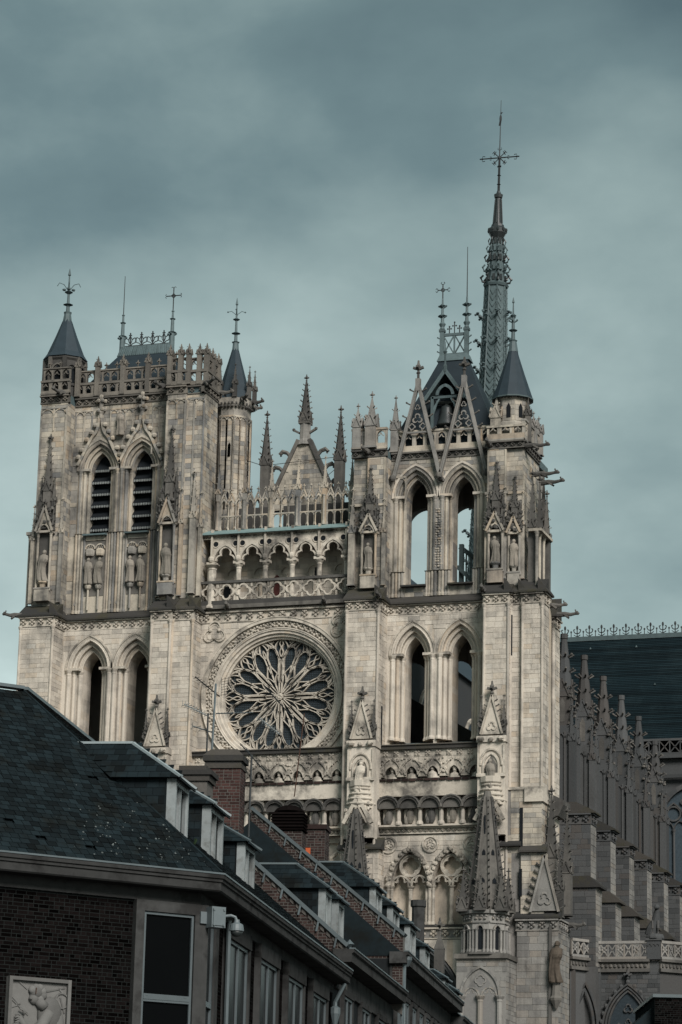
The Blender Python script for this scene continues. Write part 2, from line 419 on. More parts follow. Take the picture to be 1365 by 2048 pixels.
def column(mb, x, y, z0, z1, r, n=8, cap=True):
    h = z1-z0
    c = min(.55, h*.12) if cap else .05
    mb.lathe(x, y, [(r*1.55, z0), (r*1.55, z0+.16), (r*1.2, z0+.3), (r, z0+.38), (r, z1-c), (r*1.12, z1-c*.9), (r*1.1, z1-c*.6), (r*1.75, z1-c*.22), (r*1.6, z1-c*.18), (r*1.8, z1-c*.1), (r*1.8, z1)], n)
def crocket(mb, x, y, z, dx, dy, s):
    mb.beam((x, y, z-.3*s), (x+dx*s, y+dy*s, z+.25*s), .42*s, .30*s)
    mb.blob((x+dx*s*1.05, y+dy*s*1.05, z+.34*s), .30*s, .30*s, .30*s, 5, 3)
def finial(mb, x, y, z, h):
    w = h*.13
    mb.lathe(x, y, [(w*.5, z), (w*.5, z+h*.3), (w*.9, z+h*.36), (w*.45, z+h*.44), (w*.45, z+h*.6)], 6)
    for a in range(4):
        t = a*PI/2; mb.beam((x, y, z+h*.55), (x+math.cos(t)*h*.26, y+math.sin(t)*h*.26, z+h*.64), w, w*.9)
    mb.lathe(x, y, [(w*.5, z+h*.58), (w*.95, z+h*.72), (w*.5, z+h*.84), (w*.35, z+h)], 6)
def gablet(mb, x, y, z, w, h, d, ang):
    """a small steep gable standing on face `ang` of a square shaft"""
    M = Matrix.Translation((x, y, 0)) @ Matrix.Rotation(ang, 4, 'Z'); m = MB(M)
    m.prism([(-w/2, z), (w/2, z), (0, z+h)], -d, -d+.12, 'y')
    m.beam((-w/2-.03, -d-.03, z), (0, -d-.03, z+h), .12, .10, up=(0, 1, 0)); m.beam((w/2+.03, -d-.03, z), (0, -d-.03, z+h), .12, .10, up=(0, 1, 0))
    mb.add(m.v, m.f)
def make_pinnacle(w, hs, hp, nc=4, fin=True, gab=True, cs=None, n=4):
    """square shaft with gablets, crocketed spire and finial; origin at the base centre"""
    mb = MB(); r = w/math.sqrt(2)
    mb.box(-w/2, w/2, -w/2, w/2, 0, hs)
    mb.box(-w*.58, w*.58, -w*.58, w*.58, hs-.1*w, hs)
    mb.box(-w*.6, w*.6, -w*.6, w*.6, 0, .2*w)
    if gab:
        for a in range(4): gablet(mb, 0, 0, hs, w*.95, w*1.15, w*.55, a*PI/2)
    mb.pyramid(0, 0, hs, r*.92, hs+hp*.93, n, PI/4 if n == 4 else PI/8, w*.07)
    c = cs or w*.34
    for i in range(nc):
        t = (i+.7)/(nc+.6); rr = r*.92*(1-t)+w*.07*t; z = hs+hp*.93*t
        for a in range(4):
            q = PI/4+a*PI/2; crocket(mb, rr*math.cos(q)*.9, rr*math.sin(q)*.9, z, math.cos(q), math.sin(q), c*(1-.45*t))
    if fin: finial(mb, 0, 0, hs+hp*.86, max(hp*.2, w*.9))
    return mb
PIN = {}
def pinnacle(parent, x, y, z, w, hs, hp, nc=4, mat=M_DARK, name='pinnacle', rz=0., **k):
    key = (w, hs, hp, nc, mat.name, tuple(sorted(k.items())))
    if key not in PIN:
        me = make_pinnacle(w, hs, hp, nc, **k).mesh('pinnacle'); me.materials.append(mat); PIN[key] = me
    return inst(PIN[key], name, parent, (x, y, z), rz)

def statue_mesh(h, seed, crown=False, arms=True, slim=1.0):
    """robed standing figure as one continuous lofted surface; faces -Y"""
    R = random.Random(seed); n = 22; mb = MB()
    prof = [(0, .150, .125), (.03, .160, .13), (.12, .148, .12), (.28, .132, .108), (.44, .124, .10), (.54, .128, .104), (.60, .142, .112), (.66, .150, .115), (.73, .150, .108), (.785, .146, .095), (.815, .115, .078), (.838, .052, .052), (.862, .046, .05), (.88, .058, .066), (.91, .068, .078), (.945, .066, .076), (.975, .048, .055), (.995, .02, .022)]
    ph = R.uniform(0, 6); sway = R.uniform(-.05, .05); ring = []; hold = R.uniform(.25, .6)*R.choice((-1, 1))
    for z, rx, ry in prof:
        ox = sway*math.sin(z*5); oy = -.03*math.sin(z*PI)
        for k in range(n):
            a = 2*PI*k/n; fold = 0
            if z < .66: fold = .17*math.sin(6*a+ph+z*2.5)*(1-z/.8)+.06*math.sin(11*a+ph)
            b = 0
            if arms and .50 < z < .74:                      # forearms folded before the chest, elbows at the sides
                w = math.sin((z-.50)/.24*PI)
                b = .30*max(0, math.cos((a+PI/2-hold)*1.7))*w+.12*max(0, math.cos(2*a))*w
            if .87 < z < .93 and abs(a-1.5*PI) < .3: b = .2     # nose
            if .83 < z < .885 and abs(a-1.5*PI) < .6: b = .45   # beard
            q = 1+fold+b
            ring.append(((rx*slim*q*math.cos(a)+ox)*h, (ry*slim*q*math.sin(a)+oy)*h, z*h))
    m = len(prof)
    fs = [(i*n+k, i*n+(k+1) % n, (i+1)*n+(k+1) % n, (i+1)*n+k) for i in range(m-1) for k in range(n)]+[tuple(range(n-1, -1, -1)), tuple((m-1)*n+k for k in range(n))]
    if crown:
        b = len(ring)
        for zz, rr in ((.935, .078), (1.0, .098)):
            for k in range(n): a = 2*PI*k/n; ring.append((rr*h*slim*math.cos(a)+sway*math.sin(4.8)*h, rr*h*slim*math.sin(a), (zz+(.045 if (k % 4 == 0 and zz > .96) else 0))*h))
        fs += [(b+k, b+(k+1) % n, b+n+(k+1) % n, b+n+k) for k in range(n)]
    mb.add(ring, fs); return mb.mesh('statue')
STAT = {}
def statue(label, x, y, z, h, seed=0, crown=False, group=None, mat=M_STATUE, rz=0.):
    key = (round(h, 1), seed % 4, crown, mat.name)
    if key not in STAT:
        me = statue_mesh(h, seed % 4+3, crown); me.materials.append(mat); STAT[key] = me
    o = bpy.data.objects.new('stone_statue', STAT[key]); COL.objects.link(o)
    o.location = (x, y, z); o.rotation_euler = (0, 0, rz); tag(o, label, 'statue', group); return o
def gargoyle(parent, x, y, z, ang, L=1.7, mat=M_DARK):
    d = Vector((math.cos(ang), math.sin(ang), 0)); p = Vector((x, y, z)); mb = MB()
    P = [p-d*.3, p+d*L*.25+EZ*.02, p+d*L*.55-EZ*.02, p+d*L*.78+EZ*.05, p+d*L*.9+EZ*.12, p+d*L]
    mb.tube(P, [.26, .24, .17, .14, .2, .1], 7)
    mb.beam(p+d*L*.85+EZ*.1, p+d*L*.8+EZ*.42, .1, .12)
    s = d.cross(EZ)
    for q in (-1, 1): mb.beam(p+d*L*.2+s*q*.2, p+d*L*.45+s*q*.24-EZ*.32, .13, .16)
    mb.build('gargoyle', mat, parent)

def leaf_frieze(parent, x0, x1, y, z0, z1, mat=M_CARVE, step=.78, axis='x', name='carved_frieze', sx=None):
    """hollow band with a row of carved leaf clumps between two rolls"""
    mb = MB(); h = z1-z0
    def P(a, d, z): return (a, y+d, z) if axis == 'x' else (y-d, a, z)
    def bx(a0, a1, d0, d1, zz0, zz1):
        p, q = P(a0, d0, zz0), P(a1, d1, zz1); mb.box(min(p[0], q[0]), max(p[0], q[0]), min(p[1], q[1]), max(p[1], q[1]), zz0, zz1)
    bx(x0, x1, .04, .4, z0, z1-.01); bx(x0, x1, -.06, .35, z0, z0+.10); bx(x0, x1, -.26, .35, z1-.14, z1)
    n = max(1, int((x1-x0)/step))
    for i in range(n):
        c = x0+(i+.5)*(x1-x0)/n; zc = z0+.10+(h-.24)*.45; k = (h-.24)
        for dx, dz, r in ((0, .26, .30), (-.27, .02, .25), (.27, .02, .25), (0, -.2, .24), (-.18, .33, .16), (.18, .33, .16)):
            j = random.uniform(.85, 1.15); q = P(c+dx*k*1.05, -.05, zc+dz*k)
            a, b = (r*k*.62*j, .17) if axis == 'x' else (.17, r*k*.62*j)
            mb.blob(q, a, b, r*k*.7*j, 6, 4)
    mb.build(name, mat, parent)
def weather_ledge(parent, x0, x1, ya, yb, z0, z1, axis='x', name='weathered_ledge', mat=M_LEDGE, lip=.16):
    """sloping top from the front edge ya up to yb"""
    mb = MB(); s = 1 if yb > ya else -1
    pts = [(ya-.12*s, z0), (ya-.12*s, z0+lip), (yb, z1), (yb, z0)]
    if axis == 'x': mb.prism(pts, x0, x1, 'x')
    else: mb.prism(pts, x0, x1, 'y')
    mb.build(name, mat, parent)
def parapet(parent, x0, x1, y, z0, z1, n, th=.35, mat=M_GREY, axis='x', name='parapet', solid=.28):
    """pierced parapet: base, cusped openings, coping"""
    mb = MB(); h = z1-z0; w = (x1-x0)/n; zb = z0+h*solid; zt = z1-.2
    zs = zb+(zt-zb)*.55; hw = w*(.34 if solid > .1 else .40)
    mb.box(x0, x1, -th/2, th/2, z0, zb); mb.box(x0-.03, x1+.03, -th/2-.09, th/2+.09, zt+(0 if solid > .1 else .07), z1); mb.box(x0, x1, -th/2-.07, th/2+.07, z0, z0+.15)
    for i in range(n):
        c = x0+(i+.5)*w
        p = arch_pts(c, hw, zs, hw*1.3, 0, 4)
        mb.strip(p, [(x, zt) for x, z in p], -th/2, th/2)
        for s in (-1, 1):
            a, b = sorted((c+s*hw, c+s*w/2)); mb.box(a, b, -th/2, th/2, zb, zt)
        ribbon(mb, [(c-hw*.75, zs-.05), (c-hw*.3, zs+hw*.1), (c, zs+hw*.75)], .07, -th/2-.04, -th/2)
        ribbon(mb, [(c+hw*.75, zs-.05), (c+hw*.3, zs+hw*.1), (c, zs+hw*.75)], .07, -th/2-.04, -th/2)
    M = Matrix.Translation((0, y, 0)) if axis == 'x' else Matrix(((0, -1, 0, y), (1, 0, 0, 0), (0, 0, 1, 0), (0, 0, 0, 1)))
    m = MB(M); m.add(mb.v, mb.f, .4); m.t = list(mb.t); m.build(name, mat, parent)

def gothic_window(parent, xc, hw, zb, zs, rise, offs, y, step, deep, mat=M_STONE, roll=M_CARVE, cols=True, zcol=None, cr=.15, hood=None, colmat=None):
    """recessed orders stepping back from plane y: arches, jambs and a column in every angle"""
    zcol = zb if zcol is None else zcol
    for i in range(len(offs)-1):
        a, b = offs[i+1], offs[i]; y0 = y+i*step; th = deep if i == len(offs)-2 else step+.25
        mb = MB()
        mb.strip(arch_pts(xc, hw, zs, rise, a, 7), arch_pts(xc, hw, zs, rise, b, 7), y0, y0+th)
        for o in (b-.06, (a+b)/2, a+.07):
            pts = [(x, y0-.02, z) for x, z in arch_pts(xc, hw, zs, rise, o, 7)]
            mb.tube(pts, .09 if o != (a+b)/2 else .055, 5)
        mb.build('arch_order', mat, parent)
        for s in (-1, 1):
            jb = MB(); z = zcol
            while z < zs-.05:
                h = min(random.uniform(.5, .8), zs-z)
                p, q = sorted((xc+s*(hw+a), xc+s*(hw+b))); jb.box(p, q, y0, y0+th, z, z+h)
                z += h
            for e_ in (.1, .9): jb.tube([(xc+s*(hw+a+(b-a)*e_), y0-.03, zcol), (xc+s*(hw+a+(b-a)*e_), y0-.03, zs)], .075, 6)
            jb.build('jamb', mat, parent)
        if cols:
            for s in (-1, 1):
                c = MB(); column(c, xc+s*(hw+a+(b-a)*.5), y0-cr*.25, zcol, zs+.02, cr); c.build('column', colmat or mat, parent)
    im = MB()
    for s in (-1, 1):
        p, q = sorted((xc+s*(hw+offs[-1]), xc+s*(hw+offs[0]+.12))); im.box(p, q, y-.10, y+step*(len(offs)-1), zs-.02, zs+.22)
    im.build('impost', roll, parent)
    if hood:
        mb = MB(); mb.strip(arch_pts(xc, hw, zs, rise, offs[0], 8), arch_pts(xc, hw, zs, rise, offs[0]+hood, 8), y-.16, y+.1)
        mb.build('hood_mould', roll, parent)
def niche(parent, x, y, z0, zc, ztip, w=1.1, mat=M_GREY, dark=M_DARK):
    """pedestal, two shafts and a gabled canopy that carries a tall crocketed pinnacle"""
    mb = MB(); mb.box(x-w*.62, x+w*.62, y-.55, y+.25, z0-1.9, z0-.75); mb.box(x-w*.67, x+w*.67, y-.6, y+.25, z0-.75, z0-.6); mb.lathe(x, y-.3, [(w*.22, z0-.6), (w*.26, z0-.3), (w*.42, z0-.12), (w*.42, z0)], 8, PI/8); mb.build('pedestal', mat, parent)
    bk_ = MB(); bk_.box(x-w*.5, x+w*.5, y-.02, y+.06, z0-.2, zc); bk_.build('niche_shade', dark, parent)  # dark panel stands in for the shade behind the statue
    for s in (-1, 1):
        c = MB(); column(c, x+s*w*.55, y-.32, z0-.9, zc, .12); c.build('shaft', mat, parent)
    h = (ztip-zc)*.24
    cn = MB()
    cn.strip(arch_pts(x, w*.42, zc-.1, w*.62, 0, 4), arch_pts(x, w*.42, zc-.1, w*.62, .13, 4), y-.62, y+.2)
    cn.box(x-w*.72, x+w*.72, y-.55, y+.2, zc-.12, zc+.1)
    for s in (-1, 1): cn.beam((x+s*w*.72, y-.62, zc), (x, y-.62, zc+h+.2), .2, .16, up=(0, 1, 0))
    cn.prism([(x-w*.55, zc+.5), (x+w*.55, zc+.5), (x, zc+h)], y-.5, y+.2)
    cn.build('canopy', mat, parent)
    ck = MB()
    for s in (-1, 1):
        for t in (.2, .45, .7, .92): crocket(ck, x+s*w*.78*(1-t), y-.62, zc+h*t+.1, s, 0, .3)
        ck.pyramid(x+s*w*.7, y-.35, zc+.1, .2, zc+h*1.35, 4)
        for t in (.3, .55, .8): crocket(ck, x+s*(w*.7+.12*(1-t)), y-.4, zc+.1+h*1.3*t, s*.8, -.5, .22)
    for i in range(16): ck.blob((x+random.uniform(-.8, .8)*w*.8, y-.5+random.uniform(-.15, .1), zc+random.uniform(.2, h*1.1)), .17, .15, .2, 5, 3, jit=.3)
    finial(ck, x, y-.6, zc+h, .9); ck.build('crocket_cluster', dark, parent)
    hs = (ztip-zc)*.40
    pinnacle(parent, x, y-.02, zc+.3, w*.62, hs, ztip-zc-hs-.3, 6, M_DARK)
    for s in (-1, 1): pinnacle(parent, x+s*w*.55, y-.05, zc+.2, w*.3, hs*.75, (ztip-zc)*.25, 3, M_DARK)

# ------------------------------------------------------------------ setting
def sheet(name, x0, x1, y0, y1, z, mat):
    mb = MB(); mb.add([(x0, y0, z), (x1, y0, z), (x1, y1, z), (x0, y1, z)], [(0, 1, 2, 3)]); o = mb.build(name, mat); o['kind'] = 'structure'; return o
sheet('ground', -1500, 1500, -1500, 2500, 0, M_GROUND)
# ------------------------------------------------------------------ cathedral: the two west towers
FRZ0, FRZ1 = 59.85, 60.80
def tower_lower(t, sgn, butt, ops, outer, hw, xs, seen_low, bn):
    """lower tower stage shared by both towers; butt = list of (x0,x1,front y), ops = centres, xs = wall span"""
    core = MB()
    for x0, x1, yf in butt: core.box(x0, x1, yf, 1.0, 0, FRZ0)
    zs, rise, zb = 56.05, 1.85, 47.9
    offs = [outer, outer*.67, outer*.34, 0]
    edges = [xs[0]]
    # wall between the buttresses, pierced by the two tall arches
    spans = []
    o0 = hw+outer
    core.box(xs[0], xs[1], 0, 3.0, 0, zb)
    last = xs[0]
    mid = sum(ops)/2
    for c in ops:
        if c-o0 > last: core.box(last, c-o0, 0, 3.0, zb, FRZ0)
        last = c+o0
    core.box(min(last, xs[1]), xs[1], 0, 3.0, zb, FRZ0)
    for c in ops: spandrel(core, c, hw, zs, rise, outer-.01, FRZ0, 0, 3.0)
    core.build('wall', M_STONE, t)
    for c in ops:
        gothic_window(t, c, hw, zb, zs, rise, offs, .05, .42, 2.1, M_STONE, M_CARVE, True, zb+.35, .19, .16)
        sl = MB(); sl.prism([(-.25, zb-.9), (-.25, zb-.6), (1.6, zb+.35), (1.6, zb-.9)], c-hw-.3, c+hw+.3, 'x'); sl.build('window_sill', M_LEAD, t)
    def cut(x, z): return any(in_arch(x, z, c, hw, zb-1, zs, rise, outer+.14) for c in ops)
    front(bn, xs[0], xs[1], 0, 46, FRZ0, ex_fn=cut, seen=True)
    z_low = seen_low
    for x0, x1, yf in butt:
        front(bn, x0, x1, yf, z_low, FRZ0)
        south(bn, x1, yf, 0, z_low, FRZ0, l=(.7, 1.2))
        sh = MB()
        for xx in (x0+.05, x1-.05): column(sh, xx, yf-.03, 10, FRZ0+.05, .13)
        sh.build('corner_shaft', M_STONE, t)
    # leaf frieze and the weathered set-off above it
    for x0, x1, yf in butt:
        leaf_frieze(t, x0-.1, x1+.1, yf-.05, FRZ0, FRZ1); leaf_frieze(t, yf-.05, 0, x1+.05, FRZ0, FRZ1, axis='y')
        fill = MB(); fill.box(x0, x1, yf, 1, FRZ0, FRZ1); fill.build('wall', M_GREY, t)
        weather_ledge(t, x0-.25, x1+.25, yf-.3, -1.0, FRZ1, FRZ1+1.5)
        weather_ledge(t, yf-.3, 0.2, x1+.35, x1-.4, FRZ1-.003, FRZ1+1.4, axis='y')
    fill = MB(); fill.box(xs[0], xs[1], .02, 2.5, FRZ0, FRZ1); fill.build('wall', M_STONE, t)
    leaf_frieze(t, xs[0], xs[1], 0, FRZ0, FRZ1)
    weather_ledge(t, xs[0], xs[1], -.35, .6, FRZ1, FRZ1+.95)

def tower_shell(t, x0, x1, y1, z0, z1, back_ops=None):
    """side and back walls so the tower is a real hollow body"""
    s = MB()
    zl = z0 if z0 < 1 else z0+.02
    s.box(x0, x0+.8, 1.0, y1, zl, z1); s.box(x1-.8, x1, 1.0, y1, zl, z1)
    if back_ops:
        zs, rise, hw, zb = back_ops['zs'], back_ops['rise'], back_ops['hw'], back_ops['zb']
        s.box(x0+.8, x1-.8, y1-1, y1, z0, zb)
        last = x0+.8
        for c in back_ops['c']:
            s.box(last, c-hw, y1-1, y1, zb, z1); last = c+hw
            spandrel(s, c, hw, zs, rise, 0, z1, y1-1, y1)
        s.box(last, x1-.8, y1-1, y1, zb, z1)
    else: s.box(x0+.8, x1-.8, y1-1, y1, z0, z1)
    s.build('rear_wall', M_VOID, t)

# ---- north tower (left in the picture)
NT = thing('cathedral_tower', 'taller stone bell tower on the left with louvred windows and railed roof', 'bell tower', (-16.3, 0, 0), 'west towers of the cathedral')
nbin = Bin('stone', M_STONE, NT, 240, 'stonework')
nbin2 = Bin('grey_stone', M_GREY, NT, 260, 'grey_stonework')
tower_lower(NT, -1, [(-25.0, -21.6, -2.5), (-11.7, -9.75, -2.5), (-9.75, -7.65, -2.2)], (-18.85, -14.2), 1.25, 1.02, (-21.6, -11.7), 45.5, nbin)
tower_shell(NT, -24.4, -8.2, 9.5, 0, 61.5)
fl = MB(); fl.box(-23.2, -9.4, 3.1, 8.5, 47.0, 47.4); fl.box(-23.2, -9.4, 3.1, 8.5, 60.9, 61.3); fl.build('tower_floor', M_VOID, NT)
# upper stage
U0, U1 = 61.0, 82.3
c = MB()
for x0, x1, yf in ((-24.6, -21.8, -1.2), (-11.5, -9.6, -1.2), (-9.6, -7.75, -.9)):
    c.box(x0, x1, yf, 1.2, U0, U1)
    front(nbin2, x0, x1, yf, U0, U1); south(nbin2, x1, yf, 1.2 if x1 < -9 else 2.4, U0, U1, l=(.6, 1.0))
c.box(-9.6, -7.75, 1.2, 2.4, U0, U1)
nops = (-18.95, -14.65); nhw, nzs, nr, nzb, no = 1.04, 75.75, 1.85, 69.25, 1.05
c.box(-21.8, -11.5, .5, 2.4, U0, nzb)
last = -21.8
for k in nops:
    c.box(last, k-nhw-no, .5, 2.4, nzb, U1); last = k+nhw+no
    spandrel(c, k, nhw, nzs, nr, no-.01, U1, .5, 2.4)
c.box(last, -11.5, .5, 2.4, nzb, U1)
c.build('wall', M_GREY, NT)
tower_shell(NT, -24.2, -9.4, 9.0, 61.5, 82)
def ncut(x, z): return any(in_arch(x, z, k, nhw, 61, nzs, nr, no+.1) for k in nops)
front(nbin2, -21.8, -11.5, .5, U0, U1, ex_fn=ncut)
for k in nops:
    gothic_window(NT, k, nhw, nzb, nzs, nr, [no, .7, .35, 0], .53, .3, 1.2, M_GREY, M_GREY, True, 62.4, .15, .2)
    # ogee hood with crockets and a leafy finial
    h = MB(); ap = arch_pts(k, nhw, nzs, nr, no+.22, 8)
    top = [(k-1.55, 77.6), (k-.9, 78.9), (k-.35, 79.7), (k-.08, 81.2)]
    ribbon(h, smooth_path([(k-2.2, 76.3)]+top), .26, .2, .55); ribbon(h, smooth_path([(k+2.2, 76.3)]+[(2*k-x, z) for x, z in top]), .26, .2, .55)
    for s in (-1, 1):
        for t_, z in ((2.05, 76.9), (1.75, 77.6), (1.25, 78.6), (.8, 79.3), (.4, 80)): h.blob((k+s*(t_+.1), .25, z+.22), .27, .25, .27, 6, 4)
    h.lathe(k, .3, [(.16, 80.9), (.2, 81.3), (.3, 81.5), (.2, 81.8), (.2, 82.8)], 8)
    for q in range(6):
        a = q*PI/3
        for zz, rr in ((81.7, .34), (82.6, .42)): h.blob((k+rr*math.cos(a), .3+rr*math.sin(a)*.7, zz+random.uniform(-.08, .08)), .2, .18, .22, 6, 4)
    h.blob((k, .2, 83.0), .25, .22, .3, 6, 4)
    h.build('ogee_hood', M_GREY, NT)
    for s in (-1, 1):
        for o_ in (.12, .38, .66, .95): rr = MB(); column(rr, k+s*(nhw+o_), .48-.1*(o_ > .5), 61.6, nzb+.2, .13, 8, cap=False); rr.build('shaft', M_GREY, NT)
    # blind panel with tracery heads under the louvres
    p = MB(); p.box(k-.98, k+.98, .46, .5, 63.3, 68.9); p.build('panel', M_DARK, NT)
    tr = MB()
    for s in (-.52, .52):
        tr.strip(arch_pts(k+s, .42, 67.9, .42, 0, 5), arch_pts(k+s, .42, 67.9, .42, .12, 5), .36, .52)
        f = foil_pts(k+s, 68.1, 3, .14, .13, PI/2); tr.strip(scale_pts(f, k+s, 68.1, .75), f, .38, .5, closed=True)
        tr.lathe(k+s, .4, [(.4, 67.2), (.46, 67.35), (.46, 67.75), (.3, 67.9)], 6)          # canopy
        tr.lathe(k+s, .3, [(.1, 61.9), (.1, 63.85), (.26, 64.0), (.34, 64.2), (.34, 64.4)], 8)               # bracket
    tr.box(k-1.0, k+1.0, .36, .6, 68.75, 69.2); tr.build('blind_tracery', M_GREY, NT)
    lw = MB(); lw.box(k-nhw-.1, k+nhw+.1, 2.0, 2.15, nzb, nzs+1.9); lv = lw.build('louvre_window', M_LOUVRE, NT)
    for i in range(6):
        z = nzb+.75+i*1.18; hw2 = nhw if z < nzs-.3 else nhw*.72
        sl = MB(); teeth = []; n = 8
        for q in range(n): teeth += [(k-hw2+2*hw2*q/n, 0), (k-hw2+2*hw2*(q+.25)/n, -.13), (k-hw2+2*hw2*(q+.75)/n, -.13)]
        teeth.append((k+hw2, 0))
        pa = [(x, z+d) for x, d in teeth]; pb = [(x, z+.16) for x, d in teeth]
        se = MB(); se.strip(pa, [(x, z+d+.06 if d < 0 else z+.05) for x, d in teeth], 1.26, 1.30, tint=.5)
        for q in range(n): x_ = k-hw2+2*hw2*(q+.5)/n; se.box(x_-hw2/n*.5, x_+hw2/n*.5, 1.27, 1.3, z-.15, z+.1)
        se.build('slat_edge', M_PALEWOOD, lv)
        sl.strip(pa, pb, 1.30, 1.34, tint=.5)
        sl.add([(k-hw2, 1.34, z+.14), (k+hw2, 1.34, z+.14), (k+hw2, 2.0, z+.85), (k-hw2, 2.0, z+.85)], [(0, 1, 2, 3)], .3)
        sl.build('slat', M_LOUVRE, lv)
    sl = MB(); sl.prism([(-.15, nzb-.1), (-.15, nzb+.05), (1.9, nzb+.5), (1.9, nzb-.1)], k-nhw-.15, k+nhw+.15, 'x'); sl.build('window_sill', M_LEAD, NT)
# blind arcading across the top of the upper stage
ba = MB()
def blind(mb, x0, x1, y, z0, z1, n):
    w = (x1-x0)/n
    for i in range(n):
        a = x0+i*w; mb.box(a-.06, a+.06, y-.1, y+.02, z0, z1)
        mb.strip(arch_pts(a+w/2, w/2-.08, z1-w*.5, w*.42, 0, 4), arch_pts(a+w/2, w/2-.08, z1-w*.5, w*.42, .1, 4), y-.12, y+.02)
    mb.box(x1-.06, x1+.06, y-.1, y+.02, z0, z1); mb.box(x0, x1, y-.14, y+.02, z1, z1+.15)
blind(ba, -21.6, -19.9, .5, 78.4, 81.7, 2); blind(ba, -18.0, -14.9, .5, 79.5, 81.7, 4); blind(ba, -13.6, -11.6, .5, 77, 81.7, 3)
blind(ba, -24.5, -21.9, -1.2, 79.5, 81.7, 2); blind(ba, -11.4, -9.65, -1.2, 79.8, 81.7, 2); blind(ba, -9.5, -7.8, -.9, 79.8, 81.7, 2)
for x in (-11.45, -9.65, -8.8, -7.82, -24.5, -21.9): ba.box(x-.09, x+.09, -1.32 if x not in (-8.8, -7.82) else -1.02, -1.0, 62.5, 81.6)
ba.build('blind_arcade', M_GREY, NT)
# crowning frieze, parapet walk, open arcade and its pinnacles
for x0, x1, y in ((-24.7, -21.7, -1.25), (-21.7, -11.6, .4), (-11.6, -9.55, -1.25), (-9.55, -7.7, -.95)):
    leaf_frieze(NT, x0, x1, y, 82.25, 83.05, M_CROWN, .75)
    n = max(2, int((x1-x0)/.78)); parapet(NT, x0, x1, y+.1, 83.15, 84.6, n, .32, M_CROWN)
    parapet(NT, x0+.1, x1-.1, y+.35, 84.6, 85.95, max(2, int((x1-x0)/.8)), .25, M_CROWN, name='open_arcade', solid=.06)
    for i in range(max(1, int((x1-x0)/1.1))): ck = MB(); finial(ck, x0+.7+i*1.1, y+.35, 85.9, .8); ck.build('crest_fleuron', M_CROWN, NT)
leaf_frieze(NT, -1.25, 2.5, -7.7, 82.25, 83.05, M_CROWN, .75, axis='y'); parapet(NT, -.9, 2.5, -7.75, 83.15, 84.6, 4, .32, M_CROWN, axis='y'); parapet(NT, -.9, 2.5, -7.95, 84.6, 85.95, 4, .25, M_CROWN, axis='y', name='open_arcade', solid=.06)
top = MB(); top.box(-24.4, -9.4, .9, 9, 82.0, 83.15); top.box(-9.4, -7.9, .9, 2.5, 82.0, 83.15); top.box(-24.5, -21.8, -1.1, .9, 82.2, 83.15); top.box(-11.5, -7.9, -.95, .9, 82.2, 83.15); top.build('roof_walk', M_LEAD, NT)
for x, y in ((-19.55, .45), (-16.9, .45), (-14.3, .45), (-11.7, .3), (-11.4, -1.15), (-10.3, -1.15), (-9.5, -1.1), (-8.5, -.85), (-7.8, -.8), (-7.8, .8), (-7.8, 2.4), (-21.5, .2)):
    pinnacle(NT, x, y, 83.2, .44, 3.0, 1.2, 2, M_CROWN, fin=False)
for x, y, z0, zc, zt in ((-23.3, -1.45, 64.4, 69.3, 78.8), (-10.75, -1.45, 64.4, 69.4, 78.8)): niche(NT, x, y, z0, zc, zt, 1.2)
pinnacle(NT, -8.4, -1.2, 62.6, .55, 7.3, 4.6, 5, M_GREY)
for x, y, h_ in ((-11.65, -1.3, 6.4), (-9.55, -1.35, 7.0), (-7.75, -1.0, 6.6), (-24.7, -1.3, 6.2), (-21.8, -1.3, 6.8)): pinnacle(NT, x, y, 62.4, .34, h_, 3.4, 5, M_GREY, name='slender_pinnacle')
pinnacle(NT, -24.75, -.2, 62.6, .5, 7.4, 6.0, 6, M_DARK); pinnacle(NT, -24.9, 1.6, 62.6, .5, 8.4, 5.0, 6, M_DARK)
sh = MB()
for y in (-.7, 1.1): column(sh, -25.3, y, 61.5, 69.3, .13)
sh.box(-25.6, -24.5, -1.0, 1.4, 69.3, 69.6); sh.build('free_shaft', M_GREY, NT)
# polygonal corner turret under its slate cone (far left)
tc_ = (-23.45, 1.35)
tm = MB(); tm.lathe(tc_[0], tc_[1], [(1.9, 82.3), (1.9, 87.0), (2.08, 87.2), (2.08, 87.45)], 8, PI/8); tm.build('corner_turret', M_DARK, NT)
ta = MB()
for k in range(8):
    a = PI/8+k*PI/4; x, y = tc_[0]+1.95*math.cos(a), tc_[1]+1.95*math.sin(a)
    ta.box(x-.18, x+.18, y-.18, y+.18, 83.2, 87.3)
    b = a+PI/8; M = Matrix.Translation((tc_[0]+1.80*math.cos(b), tc_[1]+1.80*math.sin(b), 0)) @ Matrix.Rotation(b+PI/2, 4, 'Z')
    m = MB(M); m.strip(arch_pts(0, .5, 85.9, .6, 0, 4), arch_pts(0, .5, 85.9, .6, .16, 4), -.1, .12); m.box(-.7, .7, -.1, .1, 84.4, 84.65); ta.add(m.v, m.f)
    v = MB(M); v.prism([(-.42, 84.7), (.42, 84.7), (.42, 85.9), (0, 86.4), (-.42, 85.9)], -.02, .03); v.build('turret_opening', M_LOUVRE, NT)
ta.build('turret_arcade', M_DARK, NT)
rf = MB(); rf.lathe(tc_[0], tc_[1], [(2.2, 87.4), (1.8, 88.0), (1.08, 89.8), (.5, 91.4), (.28, 92.0)], 8, PI/8); r_ = rf.build('turret_roof', M_FSLATE, NT)
f = MB(); x, y = tc_
f.lathe(x, y, [(.5, 91.3), (.36, 92.2), (.42, 92.4), (.2, 92.5), (.18, 93.1), (.5, 93.2), (.15, 93.35), (.12, 94.3), (.42, 94.5), (.1, 94.7), (.07, 96.2), (.16, 96.3), (.02, 97.0)], 8)
